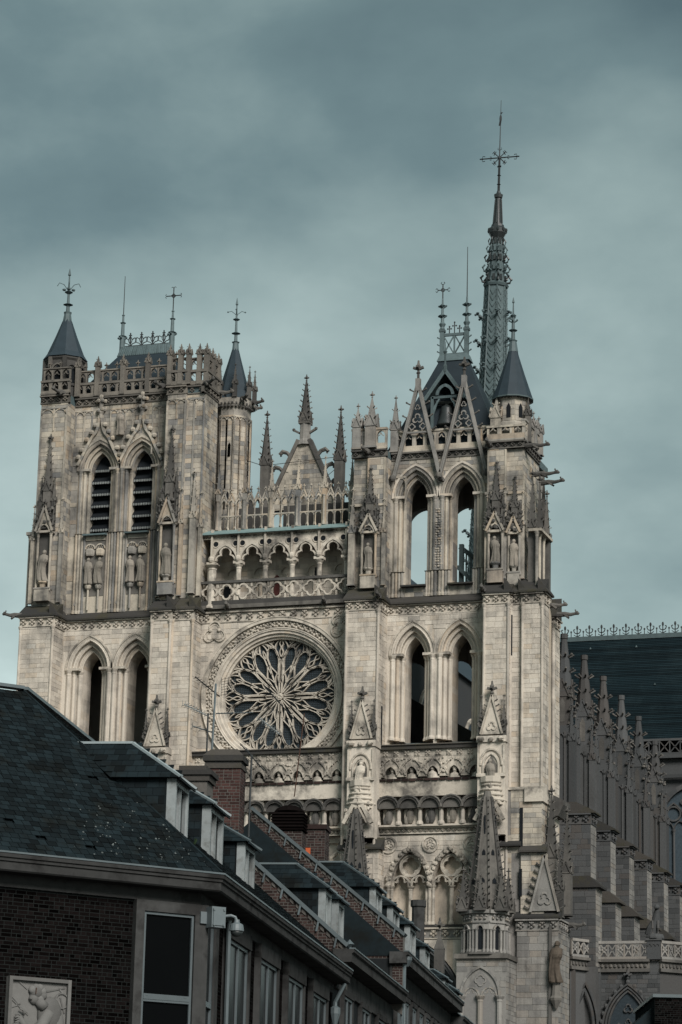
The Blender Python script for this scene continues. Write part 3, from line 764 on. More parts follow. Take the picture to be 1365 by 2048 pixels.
for k in range(4):
    a = k*PI/2+.4; d = (math.cos(a), math.sin(a))
    f.tube([(x, y, 94.6), (x+.5*d[0], y+.5*d[1], 95.3), (x+.95*d[0], y+.95*d[1], 95.45), (x+1.15*d[0], y+1.15*d[1], 95.1)], .035, 4)
    f.blob((x+.45*d[0], y+.45*d[1], 94.75), .22, .22, .14, 5, 3)
f.build('finial', M_LEAD, r_)
# main pavilion roof, lead ridge, iron cresting, rod and cross
def hip_roof(parent, cx, cy, hx, hy, z0, rx, ry, z1, mat, name='roof'):
    mb = MB(); v = [(cx-hx, cy-hy, z0), (cx+hx, cy-hy, z0), (cx+hx, cy+hy, z0), (cx-hx, cy+hy, z0), (cx-rx, cy-ry, z1), (cx+rx, cy-ry, z1), (cx+rx, cy+ry, z1), (cx-rx, cy+ry, z1)]
    mb.add(v, [(0, 1, 5, 4), (1, 2, 6, 5), (2, 3, 7, 6), (3, 0, 4, 7), (4, 5, 6, 7), (3, 2, 1, 0)]); return mb.build(name, mat, parent)
hip_roof(NT, -16.1, 4.3, 6.4, 3.6, 83.0, 2.75, .55, 88.3, M_FSLATE)
hip_roof(NT, -16.1, 4.3, 2.9, .62, 88.25, 2.5, .3, 89.3, M_LEAD, 'ridge_roll')
rl = MB()
for i in range(28): rl.beam((-18.9+i*.207, 3.66, 88.3), (-18.9+i*.207*.93+.2, 4.0, 89.3), .06, .06)
rl.build('lead_seam', M_LEAD, NT)
ir = MB(); xa, xb, zi = -18.5, -13.75, 89.3
ir.beam((xa, 4.3, zi+.15), (xb, 4.3, zi+.15), .06, .06)
for i in range(4):
    c_ = xa+.6+i*1.18
    for s in (-1, 1):
        ribbon(ir, smooth_path([(c_, zi), (c_+s*.22, zi+.35), (c_+s*.55, zi+.5), (c_+s*.52, zi+.95), (c_+s*.2, zi+.8)]), .07, 4.26, 4.34)
        ribbon(ir, smooth_path([(c_, zi+.3), (c_+s*.18, zi+.7), (c_+s*.08, zi+1.05), (c_, zi+1.2)]), .06, 4.26, 4.34)
    ir.box(c_-.05, c_+.05, 4.25, 4.35, zi, zi+1.5); ir.box(c_-.16, c_+.16, 4.26, 4.34, zi+1.2, zi+1.28)
ir.build('iron_cresting', M_IRON, NT)
for x, kind in ((-18.75, 'rod'), (-13.5, 'cross')):
    f = MB(); f.lathe(x, 4.3, [(.3, 88.3), (.28, 90.4), (.42, 90.5), (.2, 90.6), (.17, 91.8), (.3, 91.9), (.12, 92.0), (.1, 92.6), (.16, 92.7), (.06, 92.8)], 8)
    for a in range(4): crocket(f, x, 4.3, 90.2, math.cos(a*PI/2), math.sin(a*PI/2), .4)
    f.build('finial', M_LEAD, NT)
    q = MB()
    if kind == 'rod': q.tube([(x, 4.3, 92.7), (x, 4.3, 96.8)], [.05, .03], 5); q.build('lightning_rod', M_IRON, NT)
    else:
        q.tube([(x, 4.3, 92.7), (x, 4.3, 95.1)], .055, 5); q.tube([(x-.75, 4.3, 94.3), (x+.75, 4.3, 94.3)], .055, 5)
        for sx, sz in ((-.75, 94.3), (.75, 94.3), (0, 95.1)):
            for s in (-1, 1):
                q.tube([(x+sx, 4.3, sz), (x+sx+(.12*s if sx == 0 else .1*(1 if sx > 0 else -1)), 4.3, sz+(.14 if sx == 0 else .12*s)), (x+sx+(.24*s if sx == 0 else 0), 4.3, sz+(.05 if sx == 0 else .22*s))], .035, 4)
        f2 = foil_pts(x, 94.3, 4, .12, .12); q.strip(scale_pts(f2, x, 94.3, .6), f2, 4.26, 4.34, closed=True)
        q.build('roof_cross', M_IRON, NT)
for x, y, a in ((-22.3, -1.4, -PI/2-.3), (-11.9, -.9, -PI/2-.4), (-7.75, -1.0, -PI/2+.9), (-7.65, 2.2, 0)): gargoyle(NT, x, y, 83.2, a, 1.6, M_DARK)
gargoyle(NT, -25.2, -2.6, 61.0, PI+.5, 1.5)
for i, (x, z, l) in enumerate(((-23.3, 64.4, 'bearded saint statue in the niche on the left edge of the left tower'), (-10.75, 64.4, 'slim saint statue in the niche right of the louvred windows'))):
    statue(l, x, -1.85, z, 3.1, i+1)
for i, (k, s) in enumerate(((-18.95, -.52), (-18.95, .52), (-14.65, -.52), (-14.65, .52))):
    statue(['left figure of the worn statue pair under the left louvred window', 'right figure of the worn statue pair under the left louvred window', 'left figure of the worn statue pair under the right louvred window', 'right figure of the worn statue pair under the right louvred window'][i], k+s, .16, 64.4, 2.6, i)
statue('small mitred figure standing between the two ogee hoods above the louvres', -16.8, .12, 79.0, 2.5, 2)
nbin.done(); nbin2.done()

# ---- stair turret behind the north tower
ST = thing('stair_turret', 'octagonal stone stair turret with slender slate cone behind the left tower', 'turret', (-7.3, 5.6, 0))
sb = Bin('grey_stone', M_GREY, ST, 60, 'grey_stonework')
m = MB(); m.lathe(-7.3, 5.6, [(1.72, 60), (1.72, 82.2), (2.0, 82.6), (2.1, 83.2)], 8, PI/8); m.build('shaft', M_GREY, ST)
ap = 1.72*math.cos(PI/8)
for k in (-3, -2, -1, 0):
    b = k*PI/4; o = Vector((-7.3+ap*math.cos(b), 5.6+ap*math.sin(b), 0)); ex = Vector((-math.sin(b), math.cos(b), 0)); ey = Vector((-math.cos(b), -math.sin(b), 0))
    courses(sb, o, ex, ey, -.6, .6, 66, 81.2, h=.5, l=(.5, 1.2))
    mm = MB(Matrix(((ex.x, ey.x, 0, o.x), (ex.y, ey.y, 0, o.y), (0, 0, 1, 0), (0, 0, 0, 1))))
    blind(mm, -.62, .62, -.02, 72, 81.3, 2)
    for a in (-.66, 0, .66): mm.box(a-.06, a+.06, -.12, .02, 66, 81.5)
    if k in (-2,): 
        v = MB(mm.M); 
        for z in (77.3, 72.4): v.prism([(.22, z), (.42, z), (.42, z+1.2), (.32, z+1.4), (.22, z+1.2)], -.14, .0); v.build('slit_window', M_LOUVRE, ST)
    mm.build('blind_arcade', M_GREY, ST)
    fz = MB(mm.M)
    for i in range(4):
        for dz in (0, .28): fz.blob((-.55+i*.37, -.22, 82.4+dz), .16, .14, .15, 5, 3)
    fz.build('carved_frieze', M_DARK, ST)
rf = MB(); rf.lathe(-7.3, 5.6, [(1.85, 83.2), (1.75, 83.35), (1.15, 85.6), (.5, 88.0), (.32, 88.7)], 8, PI/8); r_ = rf.build('turret_roof', M_FSLATE, ST)
f = MB(); f.lathe(-7.3, 5.6, [(.36, 88.5), (.3, 89.3), (.4, 89.4), (.18, 89.5), (.16, 90.2), (.45, 90.3), (.14, 90.45), (.11, 91.6), (.36, 91.75), (.1, 91.9), (.06, 93.2), (.14, 93.3), (.02, 94.0)], 8)
for k in range(4): a = k*PI/2+.3; f.tube([(-7.3, 5.6, 92.2), (-7.3+.5*math.cos(a), 5.6+.5*math.sin(a), 92.6), (-7.3+.85*math.cos(a), 5.6+.85*math.sin(a), 92.5)], .03, 4); f.blob((-7.3+.85*math.cos(a), 5.6+.85*math.sin(a), 92.5), .1, .1, .08, 5, 3)
f.build('finial', M_LEAD, r_)
for k in range(8):
    a = PI/8+k*PI/4; pinnacle(ST, -7.3+2.0*math.cos(a), 5.6+2.0*math.sin(a), 83.2, .36, 1.3, 2.0, 3, M_DARK)
for a in (0, -PI/4, PI/4): gargoyle(ST, -7.3+1.9*math.cos(a), 5.6+1.9*math.sin(a), 83.1, a, 1.2)
sb.done()
# ---- south tower (right in the picture)
S = thing('cathedral_tower', 'lower stone bell tower on the right with open arches and bell dormer roof', 'bell tower', (15.4, 0, 0), 'west towers of the cathedral')
sbin = Bin('stone', M_STONE, S, 280, 'stonework')
sbin2 = Bin('grey_stone', M_GREY, S, 260, 'grey_stonework')
tower_lower(S, 1, [(7.35, 10.45, -2.5), (20.3, 22.6, -2.5), (22.6, 23.75, -1.9), (23.75, 25.65, -2.2)], (12.95, 17.4), 1.12, .95, (10.45, 20.3), 39.0, sbin)
tower_shell(S, 8.0, 23.2, 9.5, 0, 61.5, dict(c=(10.3, 14.8, 19.0), zs=55.5, rise=1.9, hw=1.65, zb=47.5))
fl = MB(); fl.box(9.2, 22, 3.05, 8.5, 46.9, 47.3); fl.box(9.2, 22, 3.05, 8.5, 60.9, 61.3); fl.build('tower_floor', M_VOID, S)
U0, U1 = 61.0, 74.75
c = MB()
SB = ((7.25, 8.75, -.9), (8.75, 10.4, -1.2), (20.2, 21.9, -1.2), (21.9, 23.4, -.9))
for x0, x1, yf in SB:
    c.box(x0, x1, yf, 1.2, U0, U1); front(sbin2, x0, x1, yf, U0, U1); south(sbin2, x1, yf, .5 if x1 < 20 else (5 if x1 > 22 else -.9), U0, U1, l=(.6, 1.0))
c.box(22.2, 23.4, 1.2, 5.0, U0, U1)
sops = (12.85, 17.3); shw, szs, sr, szb, so = 1.03, 71.05, 1.87, 62.6, 1.05
c.box(10.4, 20.2, .5, 2.9, U0, szb)
last = 10.4
for k in sops:
    c.box(last, k-shw-so, .5, 2.9, szb, U1); last = k+shw+so
    spandrel(c, k, shw, szs, sr, so-.01, U1, .5, 2.9)
c.box(last, 20.2, .5, 2.9, szb, U1)
c.build('wall', M_GREY, S)
tower_shell(S, 8.0, 23.0, 9.0, 61.5, 74.8, dict(c=(11.4, 15.6, 19.6), zs=70.2, rise=1.9, hw=1.65, zb=61.6))
for k in sops:
    for s in (-1, 1):
        for o_ in (.15, .42, .7, .98): rr = MB(); column(rr, k+s*(shw+o_), .48-.1*(o_ > .5), 61.6, 64.0, .14, 8, cap=False); rr.build('shaft', M_GREY, S)
front(sbin2, 10.4, 20.2, .5, U0, U1, ex_fn=lambda x, z: any(in_arch(x, z, k, shw, szb-.3, szs, sr, so+.1) for k in sops))
for k in sops:
    gothic_window(S, k, shw, szb, szs, sr, [so, .7, .35, 0], .53, .3, 1.7, M_GREY, M_STONE, True, 62.0, .15, .2)
    sl = MB(); sl.prism([(-.15, szb-.1), (-.15, szb+.05), (2.0, szb+.3), (2.0, szb-.1)], k-shw-.15, k+shw+.15, 'x'); sl.build('window_sill', M_LEDGE, S)
st_ = MB()                                       # carved foliage strip on the pier between the openings
for i in range(24):
    z = 64.4+i*.235
    for s in (-.26, .02, .28): st_.blob((15.1+s+random.uniform(-.06, .06), .42, z), .13, .12, .12, 5, 3, jit=.3)
st_.box(14.73, 14.83, .36, .5, 62.3, 71.0); st_.box(15.41, 15.51, .36, .5, 62.3, 71.0); st_.build('foliage_strip', M_GREY, S)
fr = MB()                                        # grey bell-frame timbers seen through the openings
fr.beam((11.9, 3.4, 62.6), (14.6, 3.4, 64.2), .3, .3); fr.beam((16.1, 3.4, 65.0), (18.6, 3.4, 62.6), .3, .35); fr.box(16.2, 16.6, 3.6, 4.0, 61.3, 67.2); fr.beam((16.2, 3.8, 67.0), (18.9, 5.0, 64.9), .3, .35)
for i in range(5): fr.beam((16.8+i*.4, 4.0+.2*i, 61.3), (16.8+i*.4, 4.0+.2*i, 66.6-.35*i), .12, .12)
fr.box(11.3, 19.4, 4.8, 5.1, 62.3, 62.7); fr.build('bell_frame', M_LEAD, S)
ba = MB()
for x in (8.78, 10.36, 20.24, 21.86): ba.box(x-.08, x+.08, -1.3, -1.0, 62.4, 74.6)
sc_ = MB(); sc_.box(19.95, 22.1, -1.36, -1.1, 70.4, 70.65); sc_.build('string_course', M_GREY, S); sc_ = MB(); sc_.box(21.95, 23.55, -1.06, -.8, 70.4, 70.65); sc_.build('string_course', M_GREY, S); sc_ = MB(); sc_.box(7.1, 10.5, -1.36, -.8, 70.0, 70.2); sc_.build('string_course', M_GREY, S); blind(ba, 10.9, 11.9, .5, 70.4, 73, 1); ba.build('blind_arcade', M_GREY, S)
for x0, x1, y in ((7.1, 10.5, -1.25), (10.5, 20.1, .42), (20.1, 23.6, -1.25)):
    leaf_frieze(S, x0, x1, y, 74.7, 75.4, M_DARK, .7)
    n = int((x1-x0)/.98); parapet(S, x0, x1, y+.1, 75.45, 77.5 if x1 < 21 else 76.9, n, .32, M_GREY, solid=.28 if x1 < 21 else .45)
leaf_frieze(S, -1.25, 5, 23.5, 74.7, 75.4, M_DARK, .7, axis='y'); parapet(S, -1.0, 5, 23.45, 75.45, 77.5, 6, .32, M_GREY, axis='y')
top = MB(); top.box(7.4, 23.3, .9, 9, 74.8, 75.5); top.box(7.3, 10.4, -1.1, .9, 74.8, 75.45); top.box(20.2, 23.4, -1.1, .9, 74.8, 75.45); top.build('roof_walk', M_LEAD, S)
for x, y, h, w_ in ((7.6, -1.1, 1.9, .8), (9.0, -1.25, 2.9, 1.0), (10.75, .6, 3.2, .75), (23.5, 4.6, 1.2, .7), (23.5, 2.6, 1.2, .6)):
    pinnacle(S, x, y, 75.5, w_, 2.2, h, 2, M_MID, name='parapet_pinnacle')
# two bold pierced gables climbing over the parapet
for k in (13.05, 17.5):
    g = MB(); y0, y1 = -.12, .22; xa = k-.1
    for s in (-1, 1):
        g.beam((k+s*2.2, .05, 73.0), (k, .05, 82.0), .32, .30, up=(0, 1, 0)); g.beam((k+s*2.1, -.12, 73.0), (k, -.12, 81.6), .11, .10, up=(0, 1, 0))
    f = foil_pts(k, 78.5, 3, .28, .26, PI/2); g.strip(scale_pts(f, k, 78.5, .72), f, -.05, .15, closed=True)
    for sx in (-.42, .42): f = foil_pts(k+sx*1.25, 77.75, 4, .17, .17); g.strip(scale_pts(f, k+sx*1.25, 77.75, .7), f, -.05, .15, closed=True)
    f = foil_pts(k, 79.6, 3, .15, .14, PI/2); g.strip(scale_pts(f, k, 79.6, .7), f, -.05, .15, closed=True)
    g.beam((k-1.15, .05, 77.2), (k+1.15, .05, 77.2), .16, .16)
    g.box(k-.22, k+.22, -.18, .28, 81.2, 82.4); go = g.build('gable', M_MID, S)
    ck = MB()
    for t in (.5, .64, .78, .92):
        for s in (-1, 1): crocket(ck, k+s*(2.35*(1-t)+.2), .05, 73+9*t, s, 0, .36)
    finial(ck, k, .05, 82.3, 1.9); ck.build('crocket', M_DARK, go)
    hd = MB()
    for s in (-1, 1): hd.blob((k+s*2.25, -.2, 72.85), .34, .3, .34, 7, 5)
    hd.build('carved_head', M_DARK, go)
for x, z0, zc, zt in ((9.1, 64.0, 67.4, 73.6), (21.1, 63.9, 66.8, 73.4)): niche(S, x, -1.4, z0, zc, zt, 1.15)
niche(S, 22.75, -1.1, 63.6, 66.6, 72.0, .9)
pinnacle(S, 7.35, -1.25, 62.5, .6, 5.0, 4.2, 5, M_GREY)
for x, y, h_ in ((10.4, -1.3, 5.0), (8.7, -1.05, 6.6), (20.2, -1.35, 4.6), (21.9, -1.3, 5.4), (23.45, -1.0, 5.0)): pinnacle(S, x, y, 62.4, .34, h_, 3.2, 5, M_GREY, name='slender_pinnacle')
sh = MB()
for y in (-1.7, -.7, .8, 2.2): column(sh, 24.95, y, 61.4, 66.6, .14)
sh.box(24.2, 25.4, -1.9, 2.5, 66.6, 66.85); sh.build('free_shaft', M_GREY, S)
for x, y, h1, h2 in ((24.35, -1.0, 5.6, 5.2), (24.6, .7, 5.3, 5.4), (24.9, 2.2, 5.1, 4.6), (24.3, 3.4, 7, 5.0)): pinnacle(S, x, y, 61.5, .62, h1, h2, 5, M_DARK)
for x, y, z, a, L in ((23.9, -.6, 75.0, .1, 1.9), (24.0, 2.0, 73.0, .0, 2.1), (24.6, 2.2, 72.2, -.1, 2.0), (20.4, -1.5, 75.1, -PI/2, 1.2), (8.8, -1.4, 75.2, -PI/2-.2, 1.3), (15.4, .3, 72.6, -PI/2, .7)): gargoyle(S, x, y, z, a, L)
for x, y, z, a in ((25.5, .5, 60.2, .15), (26.0, 3.0, 59.9, .1), (20.3, -2.7, 61.2, -PI/2), (10.5, -2.6, 61.1, -PI/2)): gargoyle(S, x, y, z, a, 1.7 if a > -1 else .9)
# rear buttress on the south flank
rb = MB(); rb.box(22.4, 25.15, 4.0, 6.2, 0, 59.0); rb.build('buttress', M_GREY, S)
front(sbin2, 23.6, 25.15, 4.0, 30, 59.0); south(sbin, 25.15, 4.0, 6.2, 30, 59.0, l=(.7, 1.1))  # greyer west face and paler south face put shade and light into the stone
leaf_frieze(S, 23.5, 25.25, 3.95, 59.0, 59.9); leaf_frieze(S, 3.95, 6.2, 25.2, 59.0, 59.9, axis='y'); weather_ledge(S, 23.0, 25.5, 3.7, 5.6, 59.9, 62)
q = MB(); column(q, 25.1, 4.0, 43, 59.2, .16); q.build('corner_shaft', M_STONE, S)
cb = MB(); cb.prism([(25.0, 43.6), (26.2, 43.0), (26.2, 42.6), (25.7, 41.6), (25.0, 41.6)], 3.6, 6.2, 'y'); cb.build('weathered_ledge', M_DARK, S)
# slit windows
for x, y, z0, z1 in ((22.68, -1.98, 55.2, 58.9), (23.72, -2.0, 51.4, 54.2), (23.72, -2.0, 46.5, 49.2), (23.9, -2.55, 38.0, 41.4), (23.9, -2.72, 33.6, 36.0)): sl = MB(); sl.box(x-.13, x+.13, y-.06, y+.02, z0, z1); sl.build('slit_window', M_LOUVRE, S)
sl = MB(); sl.box(10.44, 10.52, -1.35, -1.05, 47.2, 51.2); sl.build('slit_window', M_LOUVRE, S)
# pavilion roof with its open lead crown, rod and cross
hip_roof(S, 15.35, 4.4, 5.6, 3.6, 75.5, 1.35, .6, 85.3, M_FSLATE)
hip_roof(S, 15.35, 4.4, 1.6, .75, 85.2, 1.35, .55, 85.9, M_LEAD, 'ridge_roll')
cw = MB()
for x in (14.15, 16.55):
    cw.box(x-.2, x+.2, 3.9, 4.3, 85.3, 88.6); cw.box(x-.28, x+.28, 3.85, 4.35, 88.2, 88.45)
for z in (85.9, 87.9): cw.box(14.15, 16.55, 4.0, 4.2, z-.13, z+.13)
cw.box(15.28, 15.42, 4.02, 4.18, 85.9, 88.0)
for a, b in ((14.3, 15.3), (15.4, 16.4)):
    cw.beam((a, 4.1, 86), (b, 4.1, 87.8), .1, .12); cw.beam((a, 4.1, 87.8), (b, 4.1, 86), .1, .12)
cw.build('lead_crown', M_LEAD, S)
cl = MB()
for x, h in ((14.85, .7), (15.35, 1.1), (15.85, .7)):
    cl.box(x-.04, x+.04, 4.06, 4.14, 88.0, 88.0+h)
    for s in (-1, 1): cl.blob((x+s*.16, 4.1, 88+h*.7), .11, .05, .09, 5, 3)
    cl.blob((x, 4.1, 88+h), .1, .05, .12, 5, 3)
cl.build('iron_cresting', M_IRON, S)
for x, kind in ((14.15, 'cross'), (16.55, 'rod')):
    f = MB(); f.lathe(x, 4.1, [(.26, 88.5), (.2, 88.7), (.34, 89.0), (.18, 89.2), (.15, 89.7), (.4, 89.85), (.14, 90.0), (.12, 90.7), (.34, 90.85), (.1, 91.0), (.08, 91.6)], 8)
    for a in range(4): crocket(f, x, 4.1, 90.7, math.cos(a*PI/2), math.sin(a*PI/2), .35); crocket(f, x, 4.1, 89.7, math.cos(a*PI/2), math.sin(a*PI/2), .35)
    for z in (86.2, 86.9, 87.6):
        s = -1 if x < 15 else 1; crocket(f, x+s*.15, 4.1, z, s, 0, .28)
    f.build('finial', M_LEAD, S)
    q = MB()
    if kind == 'rod': q.tube([(x, 4.1, 91.5), (x, 4.1, 96.6)], [.055, .03], 5); q.build('lightning_rod', M_IRON, S)
    else:
        q.tube([(x, 4.1, 91.3), (x, 4.1, 93.0)], .06, 5); q.tube([(x-.5, 4.1, 92.45), (x+.5, 4.1, 92.45)], .05, 5)
        for sx, sz in ((-.5, 92.45), (.5, 92.45), (0, 93.0)):
            for s in (-1, 1):
                e1 = (x+sx+(.1*s if sx == 0 else 0), 4.1, sz+(0.05 if sx == 0 else .12*s)); e2 = (x+sx+(.2*s if sx == 0 else math.copysign(.12, sx)), 4.1, sz+(.15 if sx == 0 else .2*s)); e3 = (x+sx+(.1*s if sx == 0 else math.copysign(.2, sx)), 4.1, sz+(.26 if sx == 0 else .08*s))
                q.tube([(x+sx, 4.1, sz), e1, e2, e3], .035, 4)
        q.strip(circle(x, 92.45, .14, 10), circle(x, 92.45, .2, 10), 4.06, 4.14, closed=True); q.build('roof_cross', M_IRON, S)
# bell dormer
D = MB(); xd, yd = 15.35, 1.15
for s in (-1, 1):
    D.box(xd+s*1.25-.13, xd+s*1.25+.13, yd, yd+.3, 76.0, 80.9); D.beam((xd+s*1.2, yd+.1, 79.6), (xd+s*.55, yd+.1, 80.7), .16, .16)
    D.beam((xd+s*1.95, yd-.12, 80.6), (xd, yd-.12, 83.4), .34, .14, up=(0, 1, 0)); D.beam((xd+s*1.3, yd+.1, 78.7), (xd+s*.75, yd+.1, 80.5), .14, .14)
    D.add([(xd+s*1.95, yd-.2, 80.6), (xd, yd-.2, 83.4), (xd, yd+2.6, 83.4), (xd+s*1.95, yd+1.6, 80.6)], [(0, 1, 2, 3)])
D.box(xd-1.3, xd+1.3, yd, yd+.25, 80.7, 80.95)
D.strip(arch_pts(xd, .62, 81.0, .8, 0, 6), arch_pts(xd, .62, 81.0, .8, .28, 6), yd-.1, yd+.05)
D.lathe(xd, yd-.1, [(.14, 83.2), (.2, 83.8), (.1, 84.0), (.09, 85.0), (.22, 85.2), (.05, 85.4), (.03, 86.2)], 6)
do = D.build('bell_dormer', M_LEAD, S)
dk = MB(); dk.box(xd-1.35, xd+1.35, yd+1.5, yd+1.6, 76, 82.3)
for s in (-1, 1): dk.box(xd+s*1.3-.03, xd+s*1.3+.03, yd+.25, yd+1.55, 76, 80.8)
dk.build('dormer_lining', M_LOUVRE, do)
B = thing('bell', 'large dark bronze bell hanging in the roof dormer of the right tower', 'bell', (xd, yd+.75, 80.6))
b = MB(); b.lathe(xd, yd+.75, [(1.0, 78.15), (.97, 78.3), (.80, 78.75), (.66, 79.3), (.60, 79.8), (.5, 80.05), (.2, 80.2)], 20); b.build('bell_body', M_BRONZE, B, smooth=True)
b = MB(); b.box(xd-1.2, xd+1.2, yd+.6, yd+.9, 80.35, 80.6); b.beam((xd, yd+.75, 80.1), (xd, yd+.75, 80.4), .3, .3); b.build('yoke', M_WOOD, B)
b = MB(); b.tube([(xd, yd+.75, 79.6), (xd, yd+.75, 78.3)], .05, 6); b.blob((xd, yd+.75, 78.1), .14, .14, .16, 8, 6); b.build('clapper', M_IRON, B)
# round corner turret on the south-west corner
T0 = thing('corner_turret', 'round stone turret with dark slate cone and lead finial beside the spire', 'turret', (21.9, 1.0, 75.4))
x, y = 21.9, 1.0
m = MB(); m.lathe(x, y, [(1.75, 75.4), (1.75, 77.4), (1.52, 77.6), (1.52, 79.6), (1.68, 79.8)], 8, PI/8); m.build('drum', M_GREY, T0)
tb = Bin('grey_stone', M_GREY, T0, 40, 'grey_stonework'); ap = 1.52*math.cos(PI/8)
for k in (-4, -3, -2, -1, 0):
    b = k*PI/4; o = Vector((x+ap*math.cos(b), y+ap*math.sin(b), 0)); ex = Vector((-math.sin(b), math.cos(b), 0)); ey = Vector((-math.cos(b), -math.sin(b), 0))
    courses(tb, o, ex, ey, -.57, .57, 77.6, 79.6, h=.5, l=(.5, .9))
    mm = MB(Matrix(((ex.x, ey.x, 0, o.x), (ex.y, ey.y, 0, o.y), (0, 0, 1, 0), (0, 0, 0, 1))))
    for i in range(5): mm.blob((-.6+i*.3, -.2, 79.85), .13, .13, .14, 5, 3)
    mm.strip(arch_pts(0, .42, 76.5, .5, 0, 4), arch_pts(0, .42, 76.5, .5, .12, 4), -.26, -.1)
    mm.build('corbel_table', M_DARK, T0)
    if k in (-2, -1, 0):
        v = MB(mm.M); v.prism([(-.2, 77.9), (.2, 77.9), (.2, 78.9), (0, 79.3), (-.2, 78.9)], -.075, .0); v.build('slit_window', M_LOUVRE, T0)
tb.done()
r0 = MB(); r0.lathe(x, y, [(1.92, 79.95), (1.86, 80.15), (1.15, 82.3), (.56, 84.2), (.4, 84.9)], 12); r_ = r0.build('turret_roof', M_FSLATE, T0)
f = MB(); f.lathe(x, y, [(1.97, 79.85), (1.97, 79.97)], 12); f.lathe(x, y, [(.5, 84.6), (.34, 85.6), (.42, 85.75), (.2, 85.85), (.17, 86.6), (.42, 86.75), (.16, 86.9), (.13, 88.0), (.3, 88.2), (.08, 88.4), (.05, 89.4), (.12, 89.5), (.02, 90.0)], 8)
for a in range(4): crocket(f, x, y, 87.6, math.cos(a*PI/2), math.sin(a*PI/2), .36)
f.build('finial', M_LEAD, r_)
pinnacle(T0, 20.75, -.35, 75.5, .95, 2.4, 2.1, 2, M_GREY, fin=False); pinnacle(T0, 23.6, .2, 75.5, .5, 2.6, 1.7, 3, M_DARK)
for i, (xx, yy, z, l) in enumerate(((9.1, -1.8, 63.9, 'stone figure in the canopied niche on the left buttress of the right tower'), (21.1, -1.8, 63.8, 'stone figure in the canopied niche on the right buttress of the right tower'), (22.75, -1.45, 63.5, 'narrow stone figure round the corner beside the right tower niche'))):
    statue(l, xx, yy, z, 2.55, i+2)

# ---- rose front between the towers
R0 = thing('rose_front', 'central stone front with flamboyant round rose window and galleries above', 'church front', (0, 0, 0))
rbin = Bin('stone', M_STONE, R0, 220, 'stonework')
RZ, RR = 52.91, 5.52
w = MB(); hole = circle(0, RZ, 7.0, 48); X0, X1, Z0, Z1 = -7.7, 7.35, 45.5, 60.85
def tobox(px, pz):
    dx, dz = px, pz-RZ; k = min((X1 if dx > 0 else -X0)/abs(dx) if abs(dx) > 1e-6 else 1e9, (Z1-RZ if dz > 0 else RZ-Z0)/abs(dz) if abs(dz) > 1e-6 else 1e9)
    return (dx*k, RZ+dz*k)
w.strip(hole, [tobox(*p) for p in hole], 0, 1.6, closed=True)
for cx, cz in ((X0, Z0), (X1, Z0), (X0, Z1), (X1, Z1)):
    s = 1 if cx > 0 else -1; v = 1 if cz > RZ else -1
    q = [tobox(7*math.cos(a), RZ+7*math.sin(a)) for a in [math.atan2(v*7, s*7)]]
w.box(X0, X1, 1.7, 2.2, 0, Z0); w.box(X0, X1, 0.0, 1.6, 20, Z0); w.box(X0, X1, .9, 1.6, Z1-1.5, Z1)
w.build('wall', M_STONE, R0)
front(rbin, X0, X1, .0, 46, 59.85, ex_fn=lambda x, z: math.hypot(x, z-RZ) < 7.45)
# splayed mouldings round the rose
for ri, ro, ya, yb, nm, mt in ((7.0, 7.32, -.22, .2, 'rose_moulding', M_CARVE), (6.12, 6.3, -.02, .9, 'rose_moulding', M_STONE), (5.85, 6.12, .12, 1.2, 'rose_moulding', M_STONE), (5.58, 5.85, .35, 1.3, 'rose_moulding', M_STONE), (5.36, 5.6, .6, 1.4, 'rose_moulding', M_STONE), (6.3, 7.0, .14, .8, 'rose_moulding', M_STONE)):
    m = MB(); m.strip(circle(0, RZ, ri, 72), circle(0, RZ, ro, 72), ya, yb, closed=True); 
    m.tube([(ro*math.cos(2*PI*i/72), ya, RZ+ro*math.sin(2*PI*i/72)) for i in range(73)], .07, 5); m.build(nm, mt, R0)
fo = MB()
for i in range(64):
    a = 2*PI*i/64
    for dr, da, r in ((0, 0, .17), (.18, .026, .13), (-.17, .03, .14), (.14, -.03, .11), (-.12, -.028, .12)):
        rr = 6.66+dr; fo.blob((rr*math.cos(a+da), .06, RZ+rr*math.sin(a+da)), r*random.uniform(.8, 1.2), .17, r*random.uniform(.8, 1.2), 6, 4)
fo.build('carved_foliage', M_CARVE, R0)
RW = MB(); TR = .85
def pol(r, t): return (RR*r*math.sin(t), RZ+RR*r*math.cos(t))
def curve(mb, pts, w, y0=TR, y1=TR+.42, n=4): ribbon(mb, smooth_path([pol(r, math.radians(t)) for r, t in pts], n), w, y0, y1)
tracery = []
